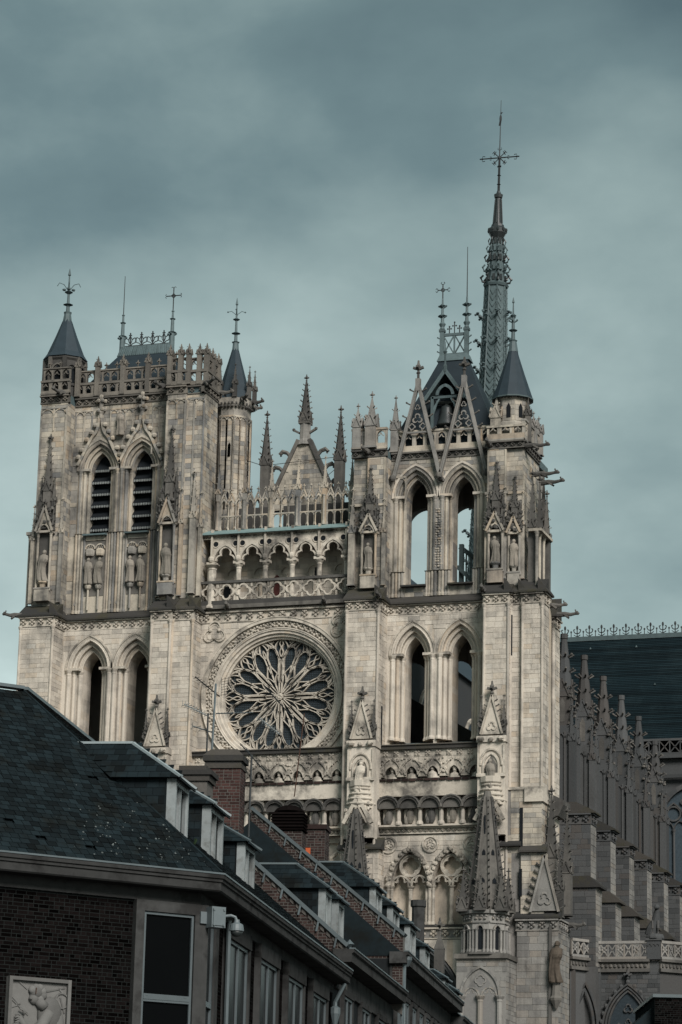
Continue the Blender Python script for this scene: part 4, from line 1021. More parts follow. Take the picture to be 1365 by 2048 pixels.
for k in range(8):
    b = 22.5+45*k
    L = MB()
    for s in (-1, 1):
        g = lambda pts: [(r, b+s*t) for r, t in pts]
        curve(L, g([(.24, 17.6), (.34, 15.6), (.5, 17.8), (.66, 18.6), (.8, 15.0), (.92, 7.5), (1.0, 0)]), .135)            # outline of the great petal
        curve(L, g([(.40, 0), (.50, 1.6), (.60, 2.2), (.72, 2.2), (.82, 4.6), (.91, 3.2), (.99, .3)]), .085)   # inner leaf
        curve(L, g([(.36, 15.6), (.43, 11.0), (.50, 5.6), (.58, 2.1)]), .08); curve(L, g([(.25, 1), (.33, 6.5), (.40, 12.8)]), .065)
        curve(L, g([(.80, 15), (.855, 11.0), (.86, 7.5), (.82, 4.4)]), .09); curve(L, g([(.86, 8.6), (.91, 6.5), (.93, 5.8)]), .07)
        curve(L, g([(.70, 0), (.78, 1.4), (.86, 0)]), .07)
    curve(L, [(.06, b), (.2, b), (.42, b)], .085); tracery.append(L)
    q = 45*k; S_ = MB()
    for s in (-1, 1):
        curve(S_, [(.08, q+s*11), (.16, q+s*7.5), (.28, q+s*5.0), (.42, q+s*3.6), (.54, q+s*2.4), (.62, q+s*.6), (.63, q+s*1.6), (.74, q+s*6.4), (.84, q+s*8.0), (.93, q+s*5), (1.0, q)], .085)
        curve(S_, [(.68, q+s*.2), (.76, q+s*2.4), (.84, q+s*.4), (.91, q+s*2.0), (.98, q)], .075)
        curve(S_, [(.84, q+s*8.0), (.92, q+s*11.5), (1.0, q+s*15.5)], .10)
        f = [(x, z) for x, z in foil_pts(*pol(.955, math.radians(q+s*10.0)), 3, .09, .09)]; cx, cz = pol(.955, math.radians(q+s*10.0)); S_.strip(scale_pts(f, cx, cz, .62), f, TR, TR+.3, closed=True)
    
    tracery.append(S_)
g = MB(); g.lathe(0, 0, [(5.45, 0), (5.45, .05)], 48)
G = MB(); G.add([(x, TR+.33+z, RZ+y) for x, y, z in g.v], g.f, .3)
rose = G.build('rose_window', M_GLASS, R0)
for L in tracery: L.build('tracery', M_CARVE, rose)
hub = MB(); hub.add([(.36*math.cos(a), y, RZ+.36*math.sin(a)) for y in (TR-.14, TR+.3) for a in [k*PI/4+PI/8 for k in range(8)]], [tuple(range(8))]+[(k, (k+1) % 8, 8+(k+1) % 8, 8+k) for k in range(8)])
for k in range(6): hub.blob((.17*math.cos(k*PI/3), TR-.15, RZ+.17*math.sin(k*PI/3)), .1, .07, .1, 5, 4)
hub.build('boss', M_CARVE, rose)
ld = MB()                                        # lead lattice in front of the glass
for i in range(-25, 26):
    d = i*.21; h = math.sqrt(max(5.4**2-d*d, 0))
    ld.box(d-.012, d+.012, TR+.28, TR+.31, RZ-h, RZ+h); ld.box(-h, h, TR+.275, TR+.30, RZ+d*.75-.012, RZ+d*.75+.012) if abs(d*.75) < 5 else None
ld.build('lead_lattice', M_IRON, rose, kind='stuff')
for cx, cz in ((-6.3, 59.0), (6.0, 59.15)):      # blind quatrefoils in the spandrels
    for k_, y0 in ((1.0, -.16), (.74, -.08)):
        f = scale_pts(foil_pts(cx, cz, 3, .62, .56, PI/2 if cx < 0 else PI/2+.5, 9), cx, cz, k_); m = MB(); m.strip(scale_pts(f, cx, cz, .86), f, y0, .05, closed=True)
        if k_ == 1: 
            for i in range(3): a = PI/2+PI/3+i*2*PI/3; m.blob((cx+.5*math.cos(a), -.14, cz+.5*math.sin(a)), .17, .12, .17, 6, 4)
        m.build('blind_trefoil', M_CARVE, R0)
leaf_frieze(R0, X0, X1, -.02, 59.95, 61.0, M_CARVE, 1.05)
# pierced quatrefoil balustrade
b = MB(); b.box(X0, X1, -.55, .4, 61.2, 61.55); b.box(X0, X1, -.42, .0, 61.55, 62.0); b.box(X0, X1, -.45, -.05, 63.65, 63.9)
b.build('balustrade_rail', M_DARK, R0)
for i in range(9):
    cx = -6.85+i*1.66; q = MB(); f = foil_pts(cx, 62.82, 4, .38, .40, 0, 7); q.strip(scale_pts(f, cx, 62.82, .80), f, -.36, -.12, closed=True)
    f2 = scale_pts(f, cx, 62.82, 1.09); q.strip(f, f2, -.30, -.16, closed=True)
    q.box(cx+.83-.08, cx+.83+.08, -.34, -.14, 62.0, 62.45); q.box(cx+.83-.08, cx+.83+.08, -.34, -.14, 63.25, 63.65); q.blob((cx+.83, -.25, 62.82), .15, .12, .2, 6, 4)
    q.build('quatrefoil', M_CARVE, R0)
gargoyle(R0, -4.9, -.4, 61.4, -PI/2, .8); gargoyle(R0, 4.6, -.4, 61.4, -PI/2, .8)
# ringers' gallery: trefoiled arches on columns before a recessed wall
bw = MB(); bw.box(X0, X1, 2.4, 3.0, 60.5, 69); bw.box(X0, X1, 0, 2.5, 60.85, 61.3); bw.build('rear_wall', M_STONE, R0)
front(rbin, X0, X1, 2.4, 61.3, 68.3, h=.5, l=(.5, 1.1))
cols = [-6.78+2.65*i for i in range(6)]
for i, cx in enumerate(cols):
    cm = MB(); column(cm, cx, -.05, 61.3, 65.5, .24 if i else .42, 10); cm.box(cx-.45, cx+.45, -.45, .35, 65.5, 65.75); cm.blob((cx, -.4, 66.0), .3, .28, .34, 7, 5); cm.box(cx-.09, cx+.09, -.42, -.1, 66.2, 68.9); cm.build('column', M_CARVE, R0)
for i in range(5):
    c_ = cols[i]+1.325; hw = 1.13
    ar = MB(); spandrel(ar, c_, hw, 65.7, 1.62, .12, 68.0, -.15, .35)
    for s in (-1, 1): x0, x1 = sorted((c_+s*(hw+.1), c_+s*1.325)); ar.box(x0, x1, -.15, .35, 65.7, 68.0)
    ar.strip(arch_pts(c_, hw, 65.7, 1.62, 0, 6), arch_pts(c_, hw, 65.7, 1.62, .26, 6), -.3, .1)
    tf = foil_pts(c_, 66.15, 3, .5, .53, PI/2, 8); tf = [p for p in tf if p[1] > 65.72]
    tf.sort(key=lambda p: math.atan2(p[1]-65.72, p[0]-c_)); ribbon(ar, tf, .15, -.22, .08)
    ar.build('arch', M_CARVE, R0)
    rp = MB(); rp.strip(arch_pts(c_, .55, 65.0, .6, 0, 4), arch_pts(c_, .55, 65.0, .6, .09, 4), 2.2, 2.42); rp.box(c_-.05, c_+.05, 2.24, 2.42, 61.3, 65); rp.build('wall_rib', M_CARVE, R0)
    for s in (-1, 1):
        hx = c_+s*.98; oc = MB(); oc.strip(circle(hx, 67.5, .26, 12), circle(hx, 67.5, .35, 12), -.22, -.1, closed=True); oc.build('roundel', M_CARVE, R0)
        od = MB(); od.add([(hx+.25*math.cos(a), -.165, 67.5+.25*math.sin(a)) for a in [k*PI/6 for k in range(12)]], [tuple(range(12))]); od.build('roundel_recess', M_LOUVRE, R0)
leaf_frieze(R0, X0, X1, -.12, 68.0, 68.42, M_CARVE, .42)
dd = MB(); dd.prism([(-1.45, 61.3), (-.85, 61.3), (-.85, 64.6), (-1.15, 64.9), (-1.45, 64.6)], 2.3, 2.42); dd.build('red_door', plain_mat('red_door_paint', (.06, .018, .016), .8), R0)
wd = MB(); wd.box(2.6, 3.05, 2.3, 2.42, 64.2, 65.4); wd.build('wall_opening', M_LOUVRE, R0); wd = MB(); wd.box(-6.3, -5.75, 2.0, 2.42, 61.3, 63.9); wd.build('doorway', M_LOUVRE, R0)
vs = MB(); vs.prism([(-.65, 68.35), (-.65, 68.5), (1.0, 69.15), (3.2, 69.2), (3.2, 68.35)], X0, X1, 'x'); vs.build('copper_ledge', M_VERD, R0)
for i in range(24): 
    pass
# open screen of small lancets with gablets
pts6 = cols
for i, cx in enumerate(pts6):
    pinnacle(R0, cx, 1.05, 69.1, .42, 3.6, 3.0, 4, M_GREY, name='screen_pinnacle')
    mm_ = MB(); column(mm_, cx, .78, 69.1, 72.0, .1); mm_.build('shaft', M_GREY, R0)
for i in range(6):
    for j in range(3):
        if i == 5 and j: continue
        c_ = cols[i]+.21+(j+.5)*.745; hw = .27; m = MB()
        for s in (-1, 1): column(m, c_+s*.36, 1.05, 69.1, 71.55, .095, 6)
        m.strip(arch_pts(c_, hw, 71.5, .52, 0, 5), arch_pts(c_, hw, 71.5, .52, .15, 5), .92, 1.18)
        m.strip(arch_pts(c_, hw, 70.15, .25, 0, 4), arch_pts(c_, hw, 70.15, .25, .08, 4), .97, 1.13); m.box(c_-.37, c_+.37, .95, 1.15, 70.42, 70.54)
        for s in (-1, 1): m.beam((c_+s*.40, 1.0, 71.8), (c_, 1.0, 72.75), .1, .14, up=(0, 1, 0))
        tf = foil_pts(c_, 72.25, 3, .07, .07, PI/2, 4); m.strip(scale_pts(tf, c_, 72.25, .5), tf, .98, 1.08, closed=True)
        finial(m, c_, 1.0, 72.65, .6); m.build('lancet', M_GREY, R0)
# gable of the nave with its pinnacles
GB = thing('nave_gable', 'steep stone gable with crocketed spirelet between the towers', 'gable', (-.1, 6, 60))
g = MB(); g.prism([(-3.8, 72.2), (3.6, 72.2), (.4, 79.0), (-.6, 79.0)], 6, 6.8); g.box(-4.6, -4.0, 6.1, 6.7, 62, 72.3); g.box(3.8, 4.4, 6.1, 6.7, 62, 72.3); g.box(-.5, .3, 6.1, 6.7, 62, 72.3); g.build('gable_wall', M_GREY, GB)
gb = Bin('grey_stone', M_GREY, GB, 60, 'grey_stonework'); front(gb, -4.4, 4.2, 6, 72.3, 78.5, ex_fn=lambda x, z: abs(x+.1) > 3.55-(z-72.2)*.47)
gb.done()
cp = MB(); cp.beam((-4.1, 6.2, 71.6), (-.65, 6.2, 79.1), .36, .8, up=(0, 1, 0)); cp.beam((3.9, 6.2, 71.6), (.45, 6.2, 79.1), .36, .8, up=(0, 1, 0)); cp.build('coping', M_DARK, GB)
for i, t in enumerate((.18, .38, .58, .78)):
    for s in (-1, 1):
        x = -.1+s*(4.05-3.5*t); z = 71.6+7.5*t; ck = MB(); ck.tube([(x, 6.1, z), (x+s*.4, 6.1, z+.45), (x+s*.85, 6.1, z+.6), (x+s*1.1, 6.1, z+.35), (x+s*1.0, 6.1, z+.15)], [.2, .2, .23, .2, .12], 6); ck.build('crocket', M_DARK, GB)
m = MB(); m.box(-7.6, -2.6, 4.6, 5.0, 61.2, 72.2); m.box(-1.5, 7.3, 4.6, 5.0, 61.2, 72.2); m.build('rear_wall', M_DARK, GB)  # dark wall added to give deep shade behind the lancet screen
m = MB(); m.lathe(-.1, 6.3, [(.75, 78.6), (.55, 79.2), (.55, 81.0), (.62, 81.1)], 8); m.build('spirelet_base', M_GREY, GB)
me = make_pinnacle(.92, .2, 4.6, 7, gab=True, n=8).mesh('spirelet'); me.materials.append(M_DARK); inst(me, 'spirelet', GB, (-.1, 6.3, 80.7))
for s in (-1, 1):
    ck = MB(); crocket(ck, -.1+s*.5, 6.2, 80.0, s, 0, .6); ck.build('crocket', M_DARK, GB)
    pinnacle(GB, -.1+s*3.75, 5.8, 70.5, .85, 6.2, 5.2, 7, M_DARK, name='tall_pinnacle', n=8)
for x, l in ((-7.2, 3), (-5.9, 2.2), (-5.3, 2.6)): pinnacle(GB, x, 6.0, 71, .3, 2.2, l*.6, 2, M_DARK)
cw_ = MB(); cw_.tube([(-5.6, 5.5, 77.2), (-3.9, 5.8, 76.6), (-1.6, 6, 75.9)], .03, 4); cw_.tube([(-3.9, 5.8, 76.7), (3.6, 5.8, 77.1)], .03, 4); cw_.tube([(2.2, 6, 75.2), (3.6, 5.8, 76.2)], .03, 4); tag(cw_.build('cable', M_IRON), 'thin dark cables strung between the pinnacles of the nave gable', 'cable')
rbin.done()

# ---- gallery of kings and the arcade below, right part of the front
KG = thing('kings_gallery', 'carved stone gallery of crowned kings running under the rose and tower arches', 'gallery', (9, -1, 39))
kb = Bin('stone', M_STONE, KG, 160, 'stonework'); kb2 = Bin('grey_stone', M_MID, KG, 80, 'grey_stonework')
def gallery_bay(x0, x1, y, n, t):
    m = MB(); m.box(x0, x1, y+.75, y+1.6, 39, 47.0); m.build('wall', M_STONE, t)
    r = MB(); r.box(x0, x1, y-.32, y+1.0, 47.15, 47.5); r.prism([(y-.45, 47.5), (y-.3, 47.62), (y+1.0, 47.62), (y+1.0, 47.5)], x0, x1, 'x'); r.build('coping', M_LEDGE, t)
    f = MB(); f.box(x0, x1, y-.02, y+.75, 46.5, 47.15)
    nn = int((x1-x0)/.95)
    for i in range(nn):
        c = x0+(i+.5)*(x1-x0)/nn
        for dx, dz in ((-.13, .1), (.13, .1), (-.13, -.13), (.13, -.13), (0, 0)): f.blob((c+dx, y-.05, 46.83+dz), .13, .13, .13, 5, 3)
        f.box(c-.24, c+.24, y-.05, y, 46.52, 46.58)
    f.build('rosette_band', M_CARVE, t)
    w_ = (x1-x0)/n
    for i in range(n):
        c = x0+(i+.5)*w_; hw = w_*.27; q = MB()
        spandrel(q, c, hw, 44.85, hw*1.45, .08, 46.5, y, y+.5, 5)
        for s in (-1, 1): a, b = sorted((c+s*(hw+.06), c+s*w_/2)); q.box(a, b, y, y+.5, 44.7, 46.5)
        q.strip(arch_pts(c, hw, 44.85, hw*1.45, 0, 5), arch_pts(c, hw, 44.85, hw*1.45, .12, 5), y-.14, y+.1)
        q.build('niche_arch', M_CARVE, t)
        lf = MB()
        for s in (-1, 1):
            p = smooth_path([(c+s*(hw+.1), 44.95), (c+s*(hw+.34), 45.5), (c+s*(hw*.55+.2), 46.05), (c+s*.12, 46.3)])
            ribbon(lf, p, .09, y-.13, y)
            for k in range(2, len(p), 2): lf.blob((p[k][0]+s*random.uniform(-.02, .16), y-.07, p[k][1]+random.uniform(-.1, .12)), .13, .11, .14, 5, 3)
            for _ in range(5): lf.blob((c+s*random.uniform(hw+.05, w_*.5), y-.06, random.uniform(45.0, 46.4)), .1, .1, .11, 5, 3)
        lf.build('carved_foliage', M_CARVE, t)
        v = MB(); v.prism([(c-hw, 43.9), (c+hw, 43.9), (c+hw, 44.85), (c, 44.85+hw*1.4), (c-hw, 44.85)], y+.70, y+.74); v.build('niche_shade', M_DARK, t)  # dark sheet paints the hollow's shade behind the king
    b = MB(); b.box(x0, x1, y-.2, y+.1, 42.9, 44.3); b.build('plain_band', M_CARVE, t)
    l = MB(); l.box(x0, x1, y-.3, y+.75, 44.3, 44.5); l.build('ledge', M_LEDGE, t)
    l = MB()
    for i in range(int((x1-x0)/.7)):
        a = x0+i*.7; l.box(a+.04, a+.6, y-.36, y-.28, 44.28+random.uniform(-.04, .05), 44.48)
    l.build('ledge_tile', M_BRICK2, t)
    # dark rounded hoods over stumpy half-hidden figures
    hs = MB()
    for i in range(n):
        c = x0+(i+.5)*w_; m2 = MB(); R = w_*.53
        pr = [(c+R*math.cos(PI-PI*k/8), 41.75+R*1.0*math.sin(PI*k/8)) for k in range(9)]
        m2.strip([(x, z) for x, z in scale_pts(pr, c, 41.75, .80)], pr, y-.95, y+.4)
        m2.prism(scale_pts(pr, c, 41.75, .80), y-.7, y+.2); m2.tube([(x, y-.95, z) for x, z in pr], .12, 5); m2.build('rounded_hood', M_DARK, t)
        cl_ = MB(); column(cl_, c-R, y-.35, 40.3, 41.8, .2); cl_.box(c-.6, c+.6, y-.1, y+.5, 40.3, 41.8); cl_.build('squat_pier', M_STONE, t)
        fg = MB(); fg.blob((c, y-.25, 41.1), .38, .25, .75, 8, 6); fg.blob((c-.35, y-.3, 40.7), .2, .2, .4, 6, 4, jit=.2); fg.blob((c+.05, y-.3, 41.7), .2, .2, .22, 7, 5); fg.build('worn_carving', M_STATUE if i % 2 else M_DARK, t)
    lb = MB(); lb.box(x0, x1, y-.5, y+.5, 40.15, 40.32); lb.build('ledge', M_STONE, t)
    leaf_frieze(t, x0, x1, y, 39.55, 40.15, M_CARVE, .5)
gallery_bay(-7.6, 7.3, -1.15, 8, KG); gallery_bay(10.45, 20.3, -1.15, 5, KG)
kings = [-7.6+(i+.5)*14.9/8 for i in range(8)]
for i, x in enumerate(kings):
    if i < 3: continue
    statue('%s of the five king heads peering from the arches under the rose window' % ['leftmost', 'second from left', 'middle', 'second from right', 'rightmost'][i-3], x, -.85, 42.5, 3.0, i, True, 'kings looking out of the gallery arches', M_CARVE)
for i in range(5):
    x = 10.45+(i+.5)*9.85/5
    statue('%s of the five king heads in the arches under the right tower' % ['leftmost', 'second from left', 'middle', 'second from right', 'rightmost'][i], x, -.85, 42.5, 3.0 if i != 2 else 3.2, i+1, True, 'kings looking out of the gallery arches', M_CARVE)
# gabled tabernacles standing on the buttress fronts
def tabernacle(x, y, label, hidden=False):
    t = thing('tabernacle', label, 'tabernacle', (x, y, 40), 'gabled tabernacles on the buttresses')
    m = MB(); m.box(x-1.25, x+1.25, y, y+1.6, 39, 47.2); m.box(x-1.35, x+1.35, y-.15, y+1.6, 47.2, 47.75); m.build('block', M_STONE, t)
    q = MB(); q.strip(arch_pts(x, .62, 45.1, 1.0, 0, 6), arch_pts(x, .62, 45.1, 1.0, .16, 6), y-.16, y)
    for s in (-1, 1): q.box(x+s*.7-.08, x+s*.7+.08, y-.16, y, 44.4, 45.1); q.box(x+s*1.15-.1, x+s*1.15+.1, y-.12, y, 44.4, 47)
    for i in range(26):
        a = i/25*PI; q.blob((x+.98*math.cos(a), y-.08, 45.2+1.35*math.sin(a)), .13, .12, .14, 5, 3)
    for s in (-1, 1): q.blob((x+s*.9, y-.3, 47.45), .35, .3, .25, 7, 4, jit=.2)
    q.blob((x, y-.25, 47.4), .26, .15, .2, 6, 4); q.box(x-1.3, x+1.3, y-.25, y, 44.1, 44.4); q.build('niche_arch', M_CARVE, t)
    v = MB(); v.prism([(x-.55, 44.4), (x+.55, 44.4), (x+.55, 45.1), (x, 46.0), (x-.55, 45.1)], y-.03, y+.01); v.build('niche_shade', M_DARK, t)  # dark sheet on the block imitates a shaded hollow
    g = MB(); g.prism([(x-.95, 47.9), (x+.95, 47.9), (x, 51.3)], y-.05, y+.3)
    for s in (-1, 1): g.beam((x+s*1.0, y-.1, 47.9), (x, y-.1, 51.4), .16, .2, up=(0, 1, 0))
    f = foil_pts(x, 48.6, 3, .25, .24, PI/2); g.strip(scale_pts(f, x, 48.6, .7), f, y-.14, y, closed=True); g.build('gable', M_CARVE, t)
    ck = MB()
    for s in (-1, 1):
        for i in range(7): crocket(ck, x+s*(.98*(1-i/7)+.1), y-.1, 48.2+i*.45, s, 0, .26)
    finial(ck, x, y+.05, 51.0, 1.7); ck.build('crocket', M_DARK, t)
    for s in (-1, 1): pinnacle(t, x+s*1.05, y+.25, 47.8, .36, 1.0, 2.6, 6, M_DARK)
    for i in range(4): pass
    m2 = MB()                                   # ribbed bell-shaped canopy and gable under the ledge
    m2.lathe(x, y+.4, [(1.25, 41.6), (1.2, 42.0), (1.05, 42.7), (.9, 43.4), (1.1, 43.6), (1.1, 44.1)], 10)
    for i in range(4): m2.lathe(x, y+.4, [(1.3-.1*i, 41.9+.45*i), (1.36-.1*i, 42.0+.45*i), (1.28-.1*i, 42.1+.45*i)], 12)
    for s in (-1, 1): m2.beam((x+s*1.3, y-.6, 40.2), (x, y-.6, 42.6), .32, .35, up=(0, 1, 0)); m2.beam((x+s*.9, y-.7, 40.2), (x, y-.7, 41.8), .15, .2, up=(0, 1, 0))
    for i in range(18): m2.blob((x+random.uniform(-1.2, 1.2), y-.55, random.uniform(40.3, 42)), .2, .16, .2, 5, 3)
    m2.build('ribbed_canopy', M_CARVE, t)
    return t
tabernacle(-10.6, -3.2, 'gabled tabernacle low on the left tower just above the slate roof')
tabernacle(9.25, -3.2, 'gabled tabernacle on the buttress between rose and right tower')
tabernacle(21.3, -3.2, 'gabled tabernacle on the right tower corner buttress')
statue('crowned king bust in the gabled tabernacle right of the rose window', 9.25, -3.42, 43.0, 2.9, 1, True, None, M_CARVE)
statue('worn dark bust in the gabled tabernacle at the right tower corner', 21.3, -3.42, 43.0, 2.7, 2, False, None, M_STATUE)
# triforium arcade under the kings
def trif():
    y = -1.0; x0, x1 = 10.9, 19.4
    m = MB(); m.box(x0-.4, x1+1, y+2.1, y+2.6, 29, 39.5); m.box(x0-.4, x1+1, y-.1, y+2.6, 20, 31.3); m.build('wall', M_MID, KG)  # duller stone on the recessed back wall paints in the arcade's shade
    front(kb2, x0-.4, x1+1, y+2.1, 31.3, 38.8, h=.5, l=(.6, 1.2)); front(kb2, x0, x1+1, y-.1, 22, 30, h=.5, l=(.8, 1.5))
    cs = [(13.3, 1.72), (17.1, 1.72)]
    u = MB()
    last = x0-.4
    for c, hw in cs:
        u.box(last, c-hw, y, y+2.1, 34.9, 39.5); last = c+hw
        spandrel(u, c, hw, 35.0, 3.0, 0, 39.5, y, y+2.1, 8)
    u.box(last, x1+1, y, y+1.3, 34.9, 39.5); u.build('arcade_wall', M_STONE, KG)
    front(kb, x0-.4, x1+1, y, 35.2, 39.4, ex_fn=lambda x, z: any(in_arch(x, z, c, hw, 30, 35, 3.0, .35) for c, hw in cs))
    for c, hw in cs:
        a = MB(); a.strip(arch_pts(c, hw, 35, 3.0, -.02, 9), arch_pts(c, hw, 35, 3.0, .42, 9), y-.2, y+.3)
        for p in arch_pts(c, hw, 35, 3.0, .2, 8):
            for _ in range(3): a.blob((p[0]+random.uniform(-.13, .13), y-.25, p[1]+random.uniform(-.13, .13)), .16, .15, .17, 6, 4)
        a.build('foliage_arch', M_CARVE, KG)
        q = MB(); f = foil_pts(c, 36.75, 4, .40, .40, 0, 7); q.strip(f, circle(c, 36.75, 1.0, len(f)), y+.25, y+.6, closed=True)
        ang = [math.atan2(p[1]-36.75, p[0]-c) for p in f]; oc = [(c+1.02*math.cos(a_), 36.75+1.02*math.sin(a_)) for a_ in ang]
        q = MB(); q.strip(scale_pts(f, c, 36.75, .98), [(c+.92*math.cos(a_), 36.75+.92*math.sin(a_)) for a_ in ang], y+.3, y+.6, closed=True); q.strip([(c+.86*math.cos(a_), 36.75+.86*math.sin(a_)) for a_ in ang], oc, y+.18, y+.65, closed=True); q.build('quatrefoil', M_CARVE, KG)
        for s in (-1, 1):
            k = MB(); cc = c+s*.86
            tp = smooth_path([(cc-.74, 34.95), (cc-.62, 35.35), (cc-.35, 35.3), (cc-.3, 35.62), (cc, 35.85), (cc+.3, 35.62), (cc+.35, 35.3), (cc+.62, 35.35), (cc+.74, 34.95)])
            ribbon(k, tp, .13, y+.22, y+.6); k.strip(arch_pts(cc, .78, 34.95, .85, 0, 5), arch_pts(cc, .78, 34.95, .85, .15, 5), y+.18, y+.6); k.build('trefoil_arch', M_CARVE, KG)
        k = MB(); column(k, c, y+.4, 31.5, 34.95, .2, 10); k.build('column', M_CARVE, KG)
    for xx in (11.35, 15.2, 19.0):
        k = MB()
        for d in (-.3, 0, .3): column(k, xx+d, y+.1-(.15 if d == 0 else 0), 31.4, 34.95, .15, 8)
        k.blob((xx, y-.05, 35.6), .32, .3, .5, 7, 5, jit=.15); k.build('column_cluster', M_CARVE, KG)
    dk = MB(); dk.box(16.9, 18.2, y+1.9, y+2.0, 31.4, 35.8); dk.build('dark_opening', M_LOUVRE, KG)
    for xx in (11.35, 15.2, 19.0):
        z = 38.6; r = MB(); r.strip(circle(xx, z, .62, 20), circle(xx, z, .76, 20), y-.16, y+.02, closed=True); f = foil_pts(xx, z, 3, .27, .26, PI/2, 6); r.strip(scale_pts(f, xx, z, .8), f, y-.13, y+.02, closed=True)
        for i in range(3): a = PI/2+i*2*PI/3; r.blob((xx+.24*math.cos(a), y-.06, z+.24*math.sin(a)), .13, .1, .13, 6, 4)
        r.build('trefoil_roundel', M_CARVE, KG)
    s = MB(); s.box(x0-.4, x1+1, y-.35, y+1.3, 31.2, 31.45); s.build('sill', M_LEDGE, KG)
    leaf_frieze(KG, x0, x1+1, y-.12, 30.2, 31.2, M_CARVE, .95)
trif()
kb.done(); kb2.done()
# portal with its deep archivolts, half hidden by the houses
PT = thing('portal', 'deep stone portal arch with ribbed archivolts behind the street roofs', 'portal', (15.4, -3, 0))
p = MB(); p.box(10.5, 11.3, -3, -1, 0, 29.8); p.box(19.5, 20.2, -3, -1, 0, 29.8); spandrel(p, 15.4, 4.1, 22.3, 7.4, 0, 29.9, -3, -1, 10); p.build('wall', M_STONE, PT)
for i in range(5):
    a = MB(); o = -.1-i*.42; a.strip(arch_pts(15.4, 4.1, 22.3, 7.4, o-.36, 12), arch_pts(15.4, 4.1, 22.3, 7.4, o, 12), -3.1+i*.45, -2.5+i*.45); a.tube([(x, -3.1+i*.45, z) for x, z in arch_pts(15.4, 4.1, 22.3, 7.4, o-.1, 12)], .1, 5); a.build('archivolt', M_PIER, PT)
d = MB(); d.box(11.4, 19.4, -.9, -.8, 0, 29.8); d.build('tympanum', M_PIER, PT)
for c in (14.2, 16.7): 
    d = MB(); d.strip(arch_pts(c, 1.0, 23.5, 1.4, 0, 6), arch_pts(c, 1.0, 23.5, 1.4, .2, 6), -1.2, -.85); f = foil_pts(c, 23.9, 4, .3, .3); d.strip(scale_pts(f, c, 23.9, .7), f, -1.15, -.88, closed=True); d.build('tracery', M_PIER, PT)

# ---- lower buttress on the right with its great crocketed spires
def great_spire(x, y, z0, label, top):
    t = thing('buttress_spire', label, 'stone spire', (x, y, z0), 'great crocketed spires on the west buttresses')
    k = (top-z0)/10.6
    m = MB(); m.lathe(x, y, [(1.75*k, z0), (.42*k, z0+10.0*k), (.3*k, z0+10.6*k)], 8, PI/8); m.build('spire_body', M_DARK, t)
    r = MB()
    for q in range(8):
        a = PI/8+q*PI/4
        r.tube([(x+1.78*k*math.cos(a), y+1.78*k*math.sin(a), z0), (x+.42*k*math.cos(a), y+.42*k*math.sin(a), z0+10.1*k)], .12*k, 5)
        for i in range(17):
            s = (i+.5)/17; rr = 1.8*(1-s)+.44*s; crocket(r, x+rr*k*math.cos(a), y+rr*k*math.sin(a), z0+10*k*s, math.cos(a), math.sin(a), .30*k*(1-.35*s))
    r.build('crocketed_rib', M_DARK, t)
    h = MB()
    for q in range(8):
        b = q*PI/4; ap = math.cos(PI/8)
        for s, w in ((.25, .2), (.5, .15)):
            rr = (1.75*(1-s)+.42*s)*ap+.015; zz = z0+10*k*s
            M = Matrix.Translation((x+rr*k*math.cos(b), y+rr*k*math.sin(b), zz)) @ Matrix.Rotation(b+PI/2, 4, 'Z'); v = MB(M)
            v.prism([(-w*k, -.1), (w*k, -.1), (w*k*.9, .2), (0, .42), (-w*k*.9, .2)], -.04, .02); h.add(v.v, v.f)
        if q % 2 == 0:
            s = .72; rr = (1.75*(1-s)+.42*s)*ap+.015; M = Matrix.Translation((x+rr*k*math.cos(b), y+rr*k*math.sin(b), z0+10*k*s)) @ Matrix.Rotation(b+PI/2, 4, 'Z'); v = MB(M); v.box(-.07, .07, -.04, .02, -1.3, 1.2); h.add(v.v, v.f)
    h.build('spire_opening', M_LOUVRE, t)
    for dx, dy in ((-1.7, -1.35), (0, -1.9), (1.7, -1.35), (1.9, .2), (-1.9, .2)):
        pinnacle(t, x+dx*k, y+dy*k, z0-.05, .85*k, .25, (3.4 if dx else 2.7)*k, 5, M_DARK)
    return t
gs = great_spire(21.3, -4.4, 32.0, 'great dark crocketed stone spire at the lower right of the west front', 42.6)
d = MB(); d.lathe(21.3, -4.4, [(1.95, 28.2), (1.95, 32.0)], 8, PI/8); d.build('drum', M_MID, gs)
for q in range(-5, 2):
    b = q*PI/4; M = Matrix.Translation((21.3+1.95*math.cos(PI/8)*math.cos(b), -4.4+1.95*math.cos(PI/8)*math.sin(b), 0)) @ Matrix.Rotation(b+PI/2, 4, 'Z')
    v = MB(M); v.prism([(-.2, 28.7), (.2, 28.7), (.2, 30.4), (0, 30.8), (-.2, 30.4)], -.05, .02); v.build('lancet_opening', M_LOUVRE, gs)
    m = MB(M)
    for s in (-.34, .34, -.66, .66): column(m, s, -.16, 28.4, 30.4, .1, 7)
    m.strip(arch_pts(0, .28, 30.3, .42, 0, 4), arch_pts(0, .28, 30.3, .42, .14, 4), -.22, .0); m.box(-.78, .78, -.3, .1, 31.75, 32.05); m.box(-.74, .74, -.12, .0, 30.95, 31.1)
    for i in range(3):
        for dz in (0, .2): m.blob((-.4+.4*i+(.1 if dz else 0), -.1, 31.35+dz), .15, .13, .13, 5, 3)
    m.build('lancet_arcade', M_MID, gs)
lg = MB(); lg.box(19.0, 23.7, -6.4, -2.4, 27.9, 28.3); lg.lathe(21.3, -4.4, [(2.4, 28.25), (2.2, 28.5)], 8, PI/8); lg.build('ledge', M_DARK, gs)
BP = thing('buttress', 'broad stepped stone buttress at the lower right with blind arch panel', 'buttress', (22, -4, 0))
